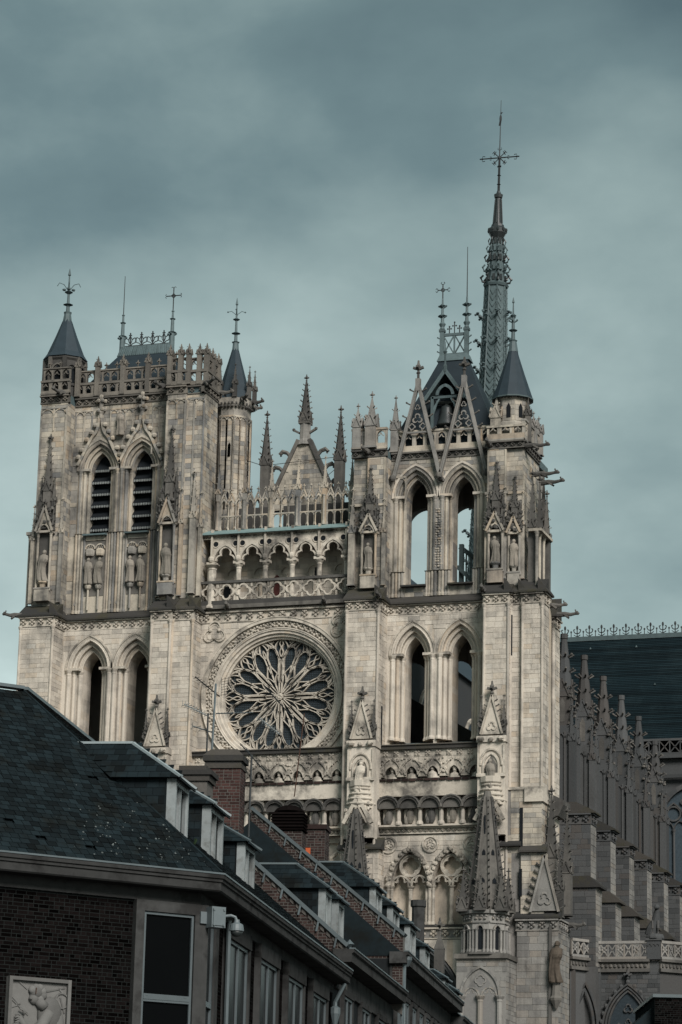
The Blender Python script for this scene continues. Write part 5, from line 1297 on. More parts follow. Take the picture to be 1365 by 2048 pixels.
bb = Bin('stone', M_GREY, BP, 200, 'stonework'); bb2 = Bin('grey_stone', M_MID, BP, 160, 'grey_stonework')
m = MB(); m.box(19.15, 23.55, -6.1, -2.4, 0, 27.9); m.box(20.3, 25.7, -2.45, .8, 0, 43.0); m.box(23.9, 26.0, -2.7, .9, 0, 37.4); m.box(23.6, 27.3, -2.75, 1.2, 0, 31.6); m.build('core', M_MID, BP)
front(bb2, 19.15, 23.55, -6.1, 18, 27.9, ex_fn=lambda x, z: in_arch(x, z, 21.3, 1.6, 10, 24.8, 2.3, .2)); south(bb2, 23.55, -6.1, -2.4, 18, 27.9)
front(bb, 22.9, 25.7, -2.45, 37.4, 43); south(bb, 25.7, -2.45, .8, 37.4, 43); front(bb, 23.9, 26.0, -2.7, 32, 37.4); south(bb, 26.0, -2.7, .9, 32, 37.4)
front(bb2, 23.6, 27.3, -2.75, 18, 30.6, h=.55, l=(.7, 1.5)); south(bb2, 27.3, -2.75, 1.2, 18, 30.6); front(bb, 20.3, 23.0, -2.45, 32, 39)
bk = MB(); bk.box(20.2, 25.75, -2.6, .8, 43.0, 43.25); bk.build('string_course', M_CARVE, BP); bk = MB(); bk.box(24.2, 25.9, -2.75, .8, 41.9, 43.2); bk.build('string_course', M_CARVE, BP)
weather_ledge(BP, 23.8, 26.2, -3.0, -2.3, 37.4, 38.2); weather_ledge(BP, 21.9, 23.9, -2.9, -2.2, 38.0, 38.7); weather_ledge(BP, 23.4, 27.5, -3.0, -2.2, 31.65, 32.5)
leaf_frieze(BP, 23.5, 27.35, -2.8, 30.6, 31.6, M_MID, .8); leaf_frieze(BP, -2.8, 1.2, 27.3, 30.6, 31.6, M_MID, .8, axis='y')
ar = MB(); ar.strip(arch_pts(21.3, 1.6, 24.8, 2.3, 0, 8), arch_pts(21.3, 1.6, 24.8, 2.3, .2, 8), -6.25, -5.9); f = foil_pts(21.3, 26.05, 4, .25, .27); ar.strip(scale_pts(f, 21.3, 26.05, .8), f, -6.2, -5.95, closed=True)
for s in (-1, 1):
    cc = 21.3+s*.78; ar.strip(arch_pts(cc, .6, 24.7, .7, 0, 5), arch_pts(cc, .6, 24.7, .7, .14, 5), -6.2, -5.95); ribbon(ar, smooth_path([(cc-.55, 24.7), (cc-.4, 25.0), (cc-.22, 24.98), (cc, 25.35), (cc+.22, 24.98), (cc+.4, 25.0), (cc+.55, 24.7)]), .1, -6.15, -5.95)
for xx in (19.6, 21.3, 23.0): column(ar, xx, -6.2, 14, 24.75, .24, 9)
ar.build('blind_arch', M_MID, BP)
rc = MB(); rc.prism([(19.8, 14), (22.8, 14), (22.8, 25), (21.3, 27), (19.8, 25)], -6.13, -6.09); rc.build('recessed_panel', M_MID, BP)
g2 = MB(); g2.prism([(24.9, 32.3), (27.3, 32.3), (26.1, 36.6)], -2.9, -2.5)
for s in (-1, 1): g2.beam((26.1+s*1.25, -2.95, 32.2), (26.1, -2.95, 37.1), .2, .22, up=(0, 1, 0))
f = foil_pts(26.1, 33.3, 3, .34, .32, PI/2); g2.strip(scale_pts(f, 26.1, 33.3, .72), f, -3.0, -2.85, closed=True)
g2.build('gable', M_MID, BP)
ck = MB()
for s in (-1, 1):
    for i in range(7): crocket(ck, 26.1+s*(1.25*(1-i/7)+.15), -2.9, 32.6+i*.62, s, 0, .36)
ck.build('crocket', M_DARK, BP)
for x, y, z, w, h1, h2 in ((26.2, -.9, 32.2, 1.0, 5.0, 6.0), (27.3, .4, 32.2, .8, 3.8, 5.6), (27.2, -1.9, 31.8, .6, 2.4, 3.6), (26.8, 1.8, 32.2, .7, 3.0, 4.6)): pinnacle(BP, x, y, z, w, h1, h2, 7, M_DARK)
for a in (0.1,): gargoyle(BP, 27.6, .2, 31.4, a, 1.4)
nb = MB(); nb.lathe(27.15, -3.0, [(.1, 23.9), (.5, 24.6), (.55, 24.8), (.4, 25.0), (.3, 25.9), (.45, 26.1)], 8); nb.box(26.5, 26.75, -3.0, -2.75, 22, 31); nb.build('bracket', M_DARK, BP)
statue('tawny robed statue on a bracket high on the lower right buttress', 27.15, -3.1, 26.1, 3.6, 1, False, None, plain_mat('tawny_stone', (.075, .060, .046), .9, .6, 3))
bb.done(); bb2.done()
m = MB(); m.box(7.2, 11.2, -6.0, -2.4, 0, 31.5); m.box(6.9, 11.5, -6.3, -2.4, 31.1, 31.5); BP2 = m
gs2 = great_spire(9.2, -4.2, 31.5, 'smaller pale crocketed stone spire half hidden by the brick chimneys', 41.4)
B2 = thing('buttress', 'stone buttress with sloping top behind the red brick chimneys', 'buttress', (9, -3, 0)); BP2.build('spire_base', M_MID, B2)
b2b = Bin('stone', M_STONE, B2, 80, 'stonework'); m = MB(); m.box(7.3, 10.9, -2.6, .8, 0, 38.0); m.build('core', M_STONE, B2); front(b2b, 7.3, 10.9, -2.6, 30, 38); south(b2b, 10.9, -2.6, -1, 30, 38); weather_ledge(B2, 7.1, 11.2, -2.9, -1.8, 38.0, 39.2)
m = MB(); m.box(7.3, 10.45, -2.5, .5, 38.2, 46); m.box(20.3, 22.6, -2.5, .5, 38.2, 46); m.build('core', M_STONE, B2)
q = MB(); q.beam((4.4, -1.4, 38.6), (8.6, -3.4, 32.5), .9, .8); q.tube([(6.3, -1.5, 36.5), (6.2, -1.7, 37.5), (6.9, -1.8, 38.0), (7.3, -1.9, 37.4)], .2, 6); q.build('raking_coping', M_CARVE, B2)
b2b.done()

# ---- fleche over the crossing (it leans a little, as the real one does)
FL = thing('fleche', 'tall leaning lead covered spire with crockets, cross and weathercock', 'spire', (-1.5, 79, 74))
LEAN = Matrix.Translation((-.2, 79, 144.5)) @ Matrix.Rotation(math.atan(.0187), 4, 'Y') @ Matrix.Translation((0, 0, -144.5))
m = MB(LEAN); m.lathe(0, 0, [(2.6, 74), (2.5, 80), (2.05, 92), (1.72, 102), (1.32, 119.8)], 8, PI/8); m.build('spire_body', M_LEAD, FL)
hb = MB(LEAN); rb = MB(LEAN); ck = MB(LEAN)
def rad(z): return 2.05+(1.32-2.05)*(z-92)/(119.8-92) if z > 92 else 2.5+(2.05-2.5)*(z-80)/12
for q in range(8):
    a0, a1 = PI/8+q*PI/4, PI/8+(q+1)*PI/4
    zz = 80
    rb.tube([(rad(z)*1.01*math.cos(a0), rad(z)*1.01*math.sin(a0), z) for z in (78, 92, 106, 119.8)], .12, 5)
    z = 79.
    while z < 118.8:
        r0, r1 = rad(z)*1.01, rad(z+.9)*1.01; mid = (a0+a1)/2; ap = math.cos(PI/8)
        pm = (r0*ap*math.cos(mid), r0*ap*math.sin(mid), z)
        for a in (a0, a1): hb.beam(pm, (r1*math.cos(a), r1*math.sin(a), z+.95), .12, .09)
        z += .82
    for i in range(60):
        z = 80+i*.66; rr = rad(z)*1.05; ck.blob((rr*math.cos(a0), rr*math.sin(a0), z), .09, .09, .09, 4, 3)
hb.build('herringbone_seam', M_LEAD, FL); rb.build('corner_roll', M_LEAD, FL); ck.build('bead_row', M_IRON, FL)
for lv in range(11):
    z = 116.0-lv*3.45
    if z < 78: break
    m = MB(LEAN)
    for q in range(8):
        a = PI/8+q*PI/4; r = rad(z); d = (math.cos(a), math.sin(a)); s = .62
        m.tube([(r*d[0], r*d[1], z-.5), ((r+.45)*d[0], (r+.45)*d[1], z-.1), ((r+.95)*d[0], (r+.95)*d[1], z)], [.14, .13, .10], 5)
        for e_ in (-1, 1): m.blob(((r+.75)*d[0]-e_*.2*d[1], (r+.75)*d[1]+e_*.2*d[0], z+.1), .24, .24, .12, 5, 3)
        m.blob(((r+1.0)*d[0], (r+1.0)*d[1], z-.1), .18, .18, .16, 5, 3); m.blob(((r+.5)*d[0], (r+.5)*d[1], z-.3), .2, .2, .12, 5, 3)
    m.build('crocket_ring', M_LEAD, FL)
m = MB(LEAN); m.lathe(0, 0, [(1.5, 119.6), (1.62, 119.9), (1.35, 120.1), (1.05, 121), (.8, 125.4), (.62, 126.0)], 8, PI/8); m.build('crown_stage', M_LEAD, FL)
for i, z in enumerate((120.6, 122.0, 123.3, 124.5, 125.5)):
    m = MB(LEAN)
    for q in range(8):
        a = PI/8+q*PI/4; d = (math.cos(a), math.sin(a)); r = 1.2-.12*i; k = 1-.12*i
        m.tube([(r*d[0], r*d[1], z-.4), ((r+.5*k)*d[0], (r+.5*k)*d[1], z-.3), ((r+.72*k)*d[0], (r+.72*k)*d[1], z+.15), ((r+.4*k)*d[0], (r+.4*k)*d[1], z+.5)], [.15*k, .15*k, .17*k, .12*k], 5)
        b = q*PI/4; m.box(r*.98*math.cos(b)-.14, r*.98*math.cos(b)+.14, r*.98*math.sin(b)-.14, r*.98*math.sin(b)+.14, z-.3, z+.45)
    m.build('scroll_crocket', M_LEAD if i % 2 else M_BRONZE, FL)
m = MB(LEAN); m.lathe(0, 0, [(.55, 125.8), (.7, 126.0), (1.1, 126.7), (1.15, 127.2), (.85, 127.5), (.78, 127.8), (.6, 127.9), (.56, 128.2), (.36, 131.3), (.5, 131.4), (.58, 131.8), (.3, 132.0), (.2, 132.3)], 10)
for q in range(10): a = q*PI/5; m.blob((1.1*math.cos(a), 1.1*math.sin(a), 127.05), .2, .2, .28, 5, 4)
for q in range(8): a = q*PI/4; m.tube([(.6*math.cos(a), .6*math.sin(a), 128), (.4*math.cos(a), .4*math.sin(a), 131.2)], .07, 4)
m.build('bulb', M_BRONZE, FL)
m = MB(LEAN); m.tube([(0, 0, 132), (0, 0, 137)], [.17, .13], 6); m.tube([(0, 0, 137), (0, 0, 144.5)], [.08, .03], 5)
for z in (133.2, 134.4, 135.6): m.lathe(0, 0, [(.12, z-.08), (.26, z), (.12, z+.08)], 8)
m.build('mast', M_IRON, FL)
m = MB(LEAN); zc = 136.75; m.tube([(-2.55, 0, zc), (2.55, 0, zc)], .085, 5); m.blob((0, 0, zc), .26, .2, .26, 8, 6)
for s in (-1, 1):
    for x in (2.05, 1.15):
        for v in (-1, 1): m.tube([(s*x, 0, zc), (s*(x+.2), 0, zc+v*.1), (s*(x+.12), 0, zc+v*.34), (s*(x-.18), 0, zc+v*.3)] if x > 2 else [(s*x, 0, zc), (s*(x-.1), 0, zc+v*.2), (s*(x+.1), 0, zc+v*.22)], .05, 4)
    for v in (-1, 1):
        m.tube([(0, 0, zc), (s*.8, 0, zc+v*.8)], .06, 4); m.tube([(s*.75, 0, zc+v*.35), (s*.45, 0, zc+v*.85)], .05, 4); m.tube([(s*.6, 0, zc+v*.95), (s*.95, 0, zc+v*.6)], .04, 4); m.blob((s*.62, 0, zc+v*.62), .14, .1, .14, 5, 3)
    m.tube([(s*.02, 0, zc+1), (s*.25, 0, zc+1.15), (s*.2, 0, zc+1.35)], .04, 4); m.tube([(s*.02, 0, zc-1), (s*.25, 0, zc-1.1), (s*.2, 0, zc-1.3)], .04, 4)
m.build('iron_cross', M_IRON, FL)
m = MB(LEAN); m.blob((0, 0, 142.0), .16, .12, .55, 8, 7); m.blob((.05, 0, 142.75), .11, .09, .17, 7, 5); m.beam((.1, 0, 142.8), (.28, 0, 142.78), .05, .05); m.prism([(-.1, 141.8), (-.22, 141.1), (.02, 141.0), (.1, 141.6)], -.05, .05); m.build('weathercock', M_IRON, FL)

# ---- nave and transept
NV = thing('nave', 'slate roofed nave behind the towers with traceried clerestory', 'nave', (0, 40, 0))
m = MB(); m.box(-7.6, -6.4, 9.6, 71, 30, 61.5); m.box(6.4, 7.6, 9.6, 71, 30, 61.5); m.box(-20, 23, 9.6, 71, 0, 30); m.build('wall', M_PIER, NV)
m = MB(); m.prism([(-8, 61.5), (8, 61.5), (0, 73.9)], 6.9, 79, 'y'); m.build('roof', M_FSLATE, NV)
for i in range(7):
    c_ = 14.5+8.3*i; M = Matrix(((0, -1, 0, 7.62), (1, 0, 0, 0), (0, 0, 1, 0), (0, 0, 0, 1)))
    m = MB(M); m.strip(arch_pts(c_, 2.6, 54, 3.5, 0, 8), arch_pts(c_, 2.6, 54, 3.5, .3, 8), -.25, .1)
    m.strip(circle(c_, 54.9, 1.2, 20), circle(c_, 54.9, 1.45, 20), -.2, .05, closed=True)
    for d in (-2.6, -1.3, 0, 1.3, 2.6): m.box(c_+d-.1, c_+d+.1, -.2, .05, 43, 53.5)
    m.build('window_tracery', M_CARVE, NV)
    g = MB(M); g.prism([(c_-2.6, 43), (c_+2.6, 43)]+arch_pts(c_, 2.6, 54, 3.5, 0, 8)[::-1], -.04, .02); g.build('window_glass', M_GLASS, NV)
    y0 = 11.4+8.3*i
    fb = MB(); fb.prism([(7.6, 55.5), (23.6, 46.5), (23.6, 44.8), (15, 48.5), (7.6, 51)], y0+.6, y0+1.5); fb.build('flying_buttress', M_PIER, NV)
TS = thing('transept', 'transept with long dark slate roof, fleur cresting and tall window at right', 'transept', (20, 75, 0))
m = MB(); m.add([(6, 71, 60.9), (46, 71, 60.9), (46, 79, 74.6), (6, 79, 74.6), (46, 87, 60.9), (6, 87, 60.9)], [(0, 1, 2, 3), (3, 2, 4, 5), (1, 4, 2), (0, 3, 5)]); tr_ = m.build('roof', M_TSLATE, TS)
rw = MB()
for i in range(60):
    t = i/60; y, z = 71+8*t, 60.9+13.7*t; rw.add([(6, y-.02, z+.0), (46, y-.02, z+.0), (46, y-.055, z+.03), (6, y-.055, z+.03), (46, y+.13, z+.235), (6, y+.13, z+.235)], [(0, 1, 2, 3), (3, 2, 4, 5)])
rw.build('slate_course', M_TSLATE, tr_)
dv = MB()
for x, t in ((11.5, .9), (17, .9), (22.8, .9), (14, .55), (19.8, .52), (25, .5)): y, z = 71+8*t, 60.9+13.7*t; dv.prism([(x-.12, z), (x+.12, z), (x, z+.25)], y-.2, y+.1)
dv.build('roof_vent', M_LEAD, tr_)
rg = MB(); rg.box(6, 46, 78.7, 79.3, 74.4, 74.95); rg.build('ridge_lead', M_LEAD, tr_)
for i in range(13):
    x = 8.2+i*1.47; m = MB(); m.box(x-.05, x+.05, 78.95, 79.05, 74.9, 76.2)
    for s in (-1, 1): ribbon(m, smooth_path([(x, 75.4), (x+s*.3, 75.5), (x+s*.42, 75.85), (x+s*.25, 75.9)]), .1, 78.95, 79.05); ribbon(m, [(x, 75.0), (x+s*.4, 75.25)], .08, 78.95, 79.05)
    m.blob((x, 79, 76.1), .15, .07, .28, 5, 4); m.box(x+.70, x+.78, 78.95, 79.05, 74.9, 75.6); m.blob((x+.74, 79, 75.6), .13, .06, .15, 5, 3); m.build('ridge_fleuron', M_IRON, TS)
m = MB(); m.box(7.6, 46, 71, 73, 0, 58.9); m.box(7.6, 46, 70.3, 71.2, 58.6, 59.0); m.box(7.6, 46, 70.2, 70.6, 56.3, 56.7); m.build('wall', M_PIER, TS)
bl = MB(); bl.box(7.6, 46, 70.4, 70.6, 60.6, 60.85); bl.box(7.6, 46, 70.4, 70.6, 59.0, 59.25)
for i in range(26):
    x = 8+i*1.2; bl.beam((x, 70.5, 59.2), (x+1.2, 70.5, 60.6), .1, .12); bl.beam((x, 70.5, 60.6), (x+1.2, 70.5, 59.2), .1, .12); bl.box(x-.05, x+.05, 70.42, 70.58, 59.2, 60.6)
bl.build('balustrade', M_PIER, TS)
for c_ in (15.5, 24.2):
    g = MB(); hw = 2.9; g.prism([(c_-hw, 36), (c_+hw, 36)]+arch_pts(c_, hw, 51, 4.2, 0, 8)[::-1], 70.9, 71.05); g.build('window_glass', M_GLASS, TS)
    m = MB(); m.strip(arch_pts(c_, hw, 51, 4.2, 0, 10), arch_pts(c_, hw, 51, 4.2, .5, 10), 70.4, 71.1)
    for d in (-hw, -hw/2, 0, hw/2, hw): column(m, c_+d, 70.75, 36, 50.5, .13 if abs(d) != hw else .2)
    for d in (-hw*.75, -hw*.25, hw*.25, hw*.75): m.strip(arch_pts(c_+d, hw*.22, 50.5, .9, 0, 5), arch_pts(c_+d, hw*.22, 50.5, .9, .12, 5), 70.65, 70.9)
    for d in (-hw*.5, hw*.5): m.strip(circle(c_+d, 52.3, .7, 14), circle(c_+d, 52.3, .9, 14), 70.65, 70.9, closed=True); m.strip(arch_pts(c_+d, hw*.48, 50.8, 2.6, 0, 6), arch_pts(c_+d, hw*.48, 50.8, 2.6, .15, 6), 70.62, 70.9)
    f = foil_pts(c_, 53.6, 4, .35, .35); m.strip(scale_pts(f, c_, 53.6, .75), f, 70.65, 70.9, closed=True)
    m.build('window_tracery', M_PIER, TS)
# ---- stepped buttress piers of the nave flank, each with a tall pinnacle
PZ = [43.1, 42.75, 42.45, 42.3, 42.15, 41.9]; PT_ = [60.2, 59.9, 59.5, 59.2, 58.6, 57.5]
for k in range(6):
    y0 = 11.35+8.3*k; z1 = PZ[k]
    t = thing('buttress_pier', ['nearest stepped buttress pier of the nave, right beside the west tower', 'second stepped buttress pier counted from the west tower', 'third stepped buttress pier counted from the west tower', 'fourth stepped buttress pier counted from the west tower', 'fifth stepped buttress pier, behind the seated stone beast', 'farthest stepped buttress pier beside the tall transept window'][k], 'buttress', (25.2, y0+1, 0), 'stepped buttress piers along the nave')
    b = Bin('stone', M_PIER, t, 70, 'stonework'); bs = Bin('pale_stone', M_MID, t, 30, 'pale_stonework')  # paler stone on the south faces paints in light from that side
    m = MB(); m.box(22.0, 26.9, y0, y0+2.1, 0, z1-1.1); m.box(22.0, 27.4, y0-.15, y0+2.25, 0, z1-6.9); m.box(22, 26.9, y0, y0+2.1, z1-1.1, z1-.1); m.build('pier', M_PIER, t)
    front(b, 22.4, 26.9, y0, z1-6.6, z1-1.1, h=.5, l=(.6, 1.4)); south(bs, 26.9, y0, y0+2.1, z1-6.6, z1-1.1, h=.5, l=(1.0, 2.1), hv=.25)
    front(b, 22.4, 27.4, y0-.15, 29, z1-6.9, h=.5, l=(.6, 1.4)); south(bs, 27.4, y0-.15, y0+2.25, 29, z1-6.9, h=.5, l=(1.0, 2.1), hv=.25)
    leaf_frieze(t, 22.3, 26.95, y0-.03, z1-1.1, z1-.1, M_PIER, .8); leaf_frieze(t, y0-.03, y0+2.1, 26.93, z1-1.1, z1-.1, M_PIER, .8, axis='y')
    m = MB(); m.prism([(22, z1-.1), (27.35, z1-.1), (27.35, z1+.06), (25.6, z1+.95), (22, z1+.95)], y0-.3, y0+2.4); m.build('cap_ledge', M_LEDGE, t)
    m = MB(); m.prism([(24, z1-6.95), (27.85, z1-6.95), (27.85, z1-6.75), (26.85, z1-5.9), (24, z1-5.9)], y0-.4, y0+2.5); m.build('step_ledge', M_LEDGE, t)
    # tabernacle pinnacle
    px, py = 24.1, y0+1.05; ht = PT_[k]
    m = MB(); m.box(px-1.0, px+1.0, py-1.0, py+1.0, z1+.5, z1+8.2)
    for dx in (-1.05, -.35, .35, 1.05): m.box(px+dx-.09, px+dx+.09, py-1.12, py-.98, z1+.5, z1+7.6)
    for dy in (-1.05, -.35, .35, 1.05): m.box(px+.98, px+1.12, py+dy-.09, py+dy+.09, z1+.5, z1+7.6)
    for dx in (-.7, 0, .7): m.strip(arch_pts(px+dx, .24, z1+7.0, .4, 0, 4), arch_pts(px+dx, .24, z1+7.0, .4, .1, 4), py-1.12, py-1.0)
    m.build('pinnacle_shaft', M_PIER, t)
    for sx in (-1, 1):
        for sy in (-1, 1): pinnacle(t, px+sx*1.0, py+sy*1.0, z1+.5, .5, 6.2, 3.4, 3, M_PIER, name='corner_pinnacle')
    up = MB(); up.box(px-.72, px+.72, py-.72, py+.72, z1+8.2, z1+11.6)
    for a in range(4): gablet(up, px, py, z1+11.0, 1.35, 1.7, .78, a*PI/2)
    up.build('upper_shaft', M_PIER, t)
    v = MB(); v.prism([(px-.25, z1+8.6), (px+.25, z1+8.6), (px+.25, z1+10.4), (px, z1+10.9), (px-.25, z1+10.4)], py-.75, py-.7); v.build('blind_lancet', M_DARK, t)
    n_ = MB(); n_.lathe(px, py, [(.85, z1+11.5), (.28, ht-.5), (.36, ht-.45), (.36, ht)], 8, PI/8); n_.build('spire', M_PIER, t)
    ck = MB()
    for lv, s in enumerate((.12, .4, .68)):
        zz = z1+11.5+(ht-z1-12)*s; rr = .85*(1-s)+.28*s
        for q in range(8): a = PI/8+q*PI/4; crocket(ck, px+rr*math.cos(a), py+rr*math.sin(a), zz, math.cos(a), math.sin(a), .38)
    for a in range(4):
        d = (math.cos(a*PI/2-PI/2), math.sin(a*PI/2-PI/2))
        for s in (-1, 1):
            for q in (.1, .5): crocket(ck, px+d[0]*.8-d[1]*s*.7*(1-q), py+d[1]*.8+d[0]*s*.7*(1-q), z1+11.0+1.7*q, -d[1]*s, d[0]*s, .3)
            for q in (0, 1.3, 2.6): ck.blob((px+d[0]*.9-d[1]*s*.72, py+d[1]*.9+d[0]*s*.72, z1+8.4+q), .17, .17, .17, 5, 3)
    ck.build('crocket', M_DARK, t)
    b.done(); bs.done()
# ---- side chapel with its pierced balustrade and traceried window
CH = thing('side_chapel', 'low stone side chapel with lattice balustrade and pointed traceried window', 'chapel', (29, 12, 0))
cb_ = Bin('stone', M_PIER, CH, 120, 'stonework')
m = MB(); m.box(27.4, 33.0, 12.7, 20, 0, 29.6); m.prism([(27.4, 12.7), (25.4, 9.6), (25.4, 14), (27.4, 20)], 0, 29.6, 'z'); m.prism([(33, 12.7), (37, 17), (37, 22), (33, 20)], 0, 29.6, 'z'); m.build('wall', M_PIER, CH)
wc, ww = 30.1, 1.75
front(cb_, 27.4, 33.0, 12.7, 20, 28.6, h=.4, l=(.5, 1.0), ex_fn=lambda x, z: in_arch(x, z, wc, ww, 10, 23.4, 3.4, .55))
g = MB(); g.prism([(wc-ww, 16), (wc+ww, 16)]+arch_pts(wc, ww, 23.4, 3.4, 0, 8)[::-1], 12.62, 12.75); wn_ = g.build('window_glass', M_GLASS, CH)
m = MB()
for o, y_ in ((0, 12.4), (.25, 12.3), (.5, 12.2)): m.strip(arch_pts(wc, ww, 23.4, 3.4, o, 9), arch_pts(wc, ww, 23.4, 3.4, o+.16, 9), y_, 12.75)
for p in arch_pts(wc, ww, 23.4, 3.4, .75, 7): m.blob((p[0], 12.3, p[1]), .2, .18, .22, 6, 4)
for s in (-1, 1): m.box(wc+s*(ww+.33)-.33, wc+s*(ww+.33)+.33, 12.3, 12.75, 16, 23.4)
finial(m, wc, 12.35, 27.5, 1.4); m.build('window_arch', M_PIER, CH)
m = MB()
for cx, cz, r in ((wc, 25.3, .42), (wc-.8, 23.6, .34), (wc+.8, 23.6, .34), (wc, 24.1, .3)): f = foil_pts(cx, cz, 3, r*.55, r*.55, PI/2); m.strip(scale_pts(f, cx, cz, .72), f, 12.45, 12.65, closed=True)
for s in (-1, 1): m.strip(arch_pts(wc+s*.86, .75, 22.2, 1.7, 0, 6), arch_pts(wc+s*.86, .75, 22.2, 1.7, .13, 6), 12.42, 12.65)
for d in (-.86, 0, .86): m.box(wc+d-.07, wc+d+.07, 12.45, 12.65, 16, 23)
m.build('window_tracery', M_PIER, CH)
def chap_side(p, q, bal=True):
    d = Vector((q[0]-p[0], q[1]-p[1], 0)); L = d.length; d.normalize(); nrm = Vector((d.y, -d.x, 0)); M = Matrix(((d.x, -nrm.x, 0, p[0]), (d.y, -nrm.y, 0, p[1]), (0, 0, 1, 0), (0, 0, 0, 1)))
    m = MB(M); m.box(-.1, L+.1, -.3, .3, 28.6, 28.9); m.box(-.1, L+.1, -.45, .3, 29.5, 29.75); m.box(-.05, L+.05, -.15, .3, 28.9, 29.5)
    for i in range(int(L/.4)): m.blob((.2+i*.4, -.2, 29.15), .16, .14, .2, 5, 3)
    m.build('cornice', M_DARK, CH)
    m = MB(M); m.box(0, L, -.3, -.05, 29.75, 29.98); m.box(0, L, -.33, -.02, 31.15, 31.4)
    n = max(2, int(L/.72)); w_ = L/n
    for i in range(n):
        a = i*w_; m.beam((a, -.18, 29.95), (a+w_, -.18, 31.2), .1, .13, up=(0, 1, 0)); m.beam((a, -.18, 31.2), (a+w_, -.18, 29.95), .1, .13, up=(0, 1, 0)); m.box(a-.06, a+.06, -.27, -.08, 29.9, 31.2)
        if i % 2 == 0:
            for k in range(4): t_ = k*PI/2; m.blob((a+w_/2+.17*math.cos(t_), -.24, 30.58+.17*math.sin(t_)), .13, .08, .13, 5, 3)
    m.build('balustrade', M_MID, CH)
    return M
chap_side((25.4, 9.6), (27.4, 12.7)); chap_side((27.5, 12.7), (32.0, 12.7)); chap_side((33, 12.7), (37, 17))
m = MB(); m.box(31.9, 33.1, 12.3, 13.5, 29.7, 31.5); m.box(31.8, 33.2, 12.2, 13.6, 31.4, 31.6)
for i in range(3): m.strip(arch_pts(32.15+i*.36, .12, 30.9, .18, 0, 4), arch_pts(32.15+i*.36, .12, 30.9, .18, .05, 4), 12.24, 12.32)
m.build('corner_pedestal', M_PIER, CH)
sw = MB(Matrix(((.55, .83, 0, 25.35), (.83, -.55, 0, 9.75), (0, 0, 1, 0), (0, 0, 0, 1))))
sw = MB(); sw.beam((25.6, 9.9, 20), (25.6, 9.9, 29), .4, .4); sw.beam((27.4, 12.55, 20), (27.4, 12.55, 29), .35, .35)
for o in (0, .3): sw.strip([(x, z) for x, z in arch_pts(26.5, .75, 23.5, 3.2, o, 7)], [(x, z) for x, z in arch_pts(26.5, .75, 23.5, 3.2, o+.14, 7)], 10.6+o, 10.9+o)
sw.build('wall_shaft', M_PIER, CH)
cb_.done()
o = MB(); o.lathe(32.5, 12.9, [(.85, 31.6), (.85, 31.75), (.75, 32.0)], 10); o.tube([(32.15, 12.9, 31.9), (32.3, 12.9, 32.5), (32.6, 12.9, 33.2), (32.7, 12.85, 33.9), (32.72, 12.8, 34.3)], [.62, .58, .42, .26, .2], 8); o.blob((32.74, 12.65, 34.45), .27, .36, .25, 8, 6); o.beam((32.7, 12.4, 34.42), (32.7, 12.2, 34.36), .16, .14)
for s in (-1, 1): o.tube([(32.6+s*.25, 12.6, 33.2), (32.65+s*.25, 12.4, 32.5), (32.65+s*.25, 12.4, 32.0)], .13, 6)
tag(o.build('stone_beast', M_PIER, smooth=False, loc=(32.5, 12.9, 31.6)), 'seated long necked stone beast on the chapel corner pedestal', 'statue')
sbin.done(); sbin2.done()
# ------------------------------------------------------------------ the street of houses in front
CN = Vector((65.3605, -189.0517, 0))
SD = Vector((-.166991, .985958, 0)); NS = Vector((.985958, .166991, 0))       # along the street, out of its fronts
FD = Vector((.651397, .758737, 0)); NF = Vector((.758737, -.651397, 0))       # along the corner front, out of it
MS = Matrix(((SD.x, -NS.x, 0, CN.x), (SD.y, -NS.y, 0, CN.y), (0, 0, 1, 0), (0, 0, 0, 1)))
MF = Matrix(((FD.x, -NF.x, 0, CN.x), (FD.y, -NF.y, 0, CN.y), (0, 0, 1, 0), (0, 0, 0, 1)))
MIT = (NF+NS)/(1+NF.dot(NS))
def PS(s, y, z): return MS @ Vector((s, y, z))
def PF(f, y, z): return MF @ Vector((f, y, z))
PITCH_R = .86; CA = 1/math.hypot(1, PITCH_R); SA = PITCH_R*CA
mb = MB(MS); mb.box(-40, 120, -2.2, .4, .0, .13); q = mb.build('pavement', M_PAVE); q['kind'] = 'structure'
mb = MB(MS); mb.add([(-60, -11, .004), (140, -11, .004), (140, -2.2, .004), (-60, -2.2, .004)], [(0, 1, 2, 3)]); q = mb.build('road', M_GROUND); q['kind'] = 'structure'

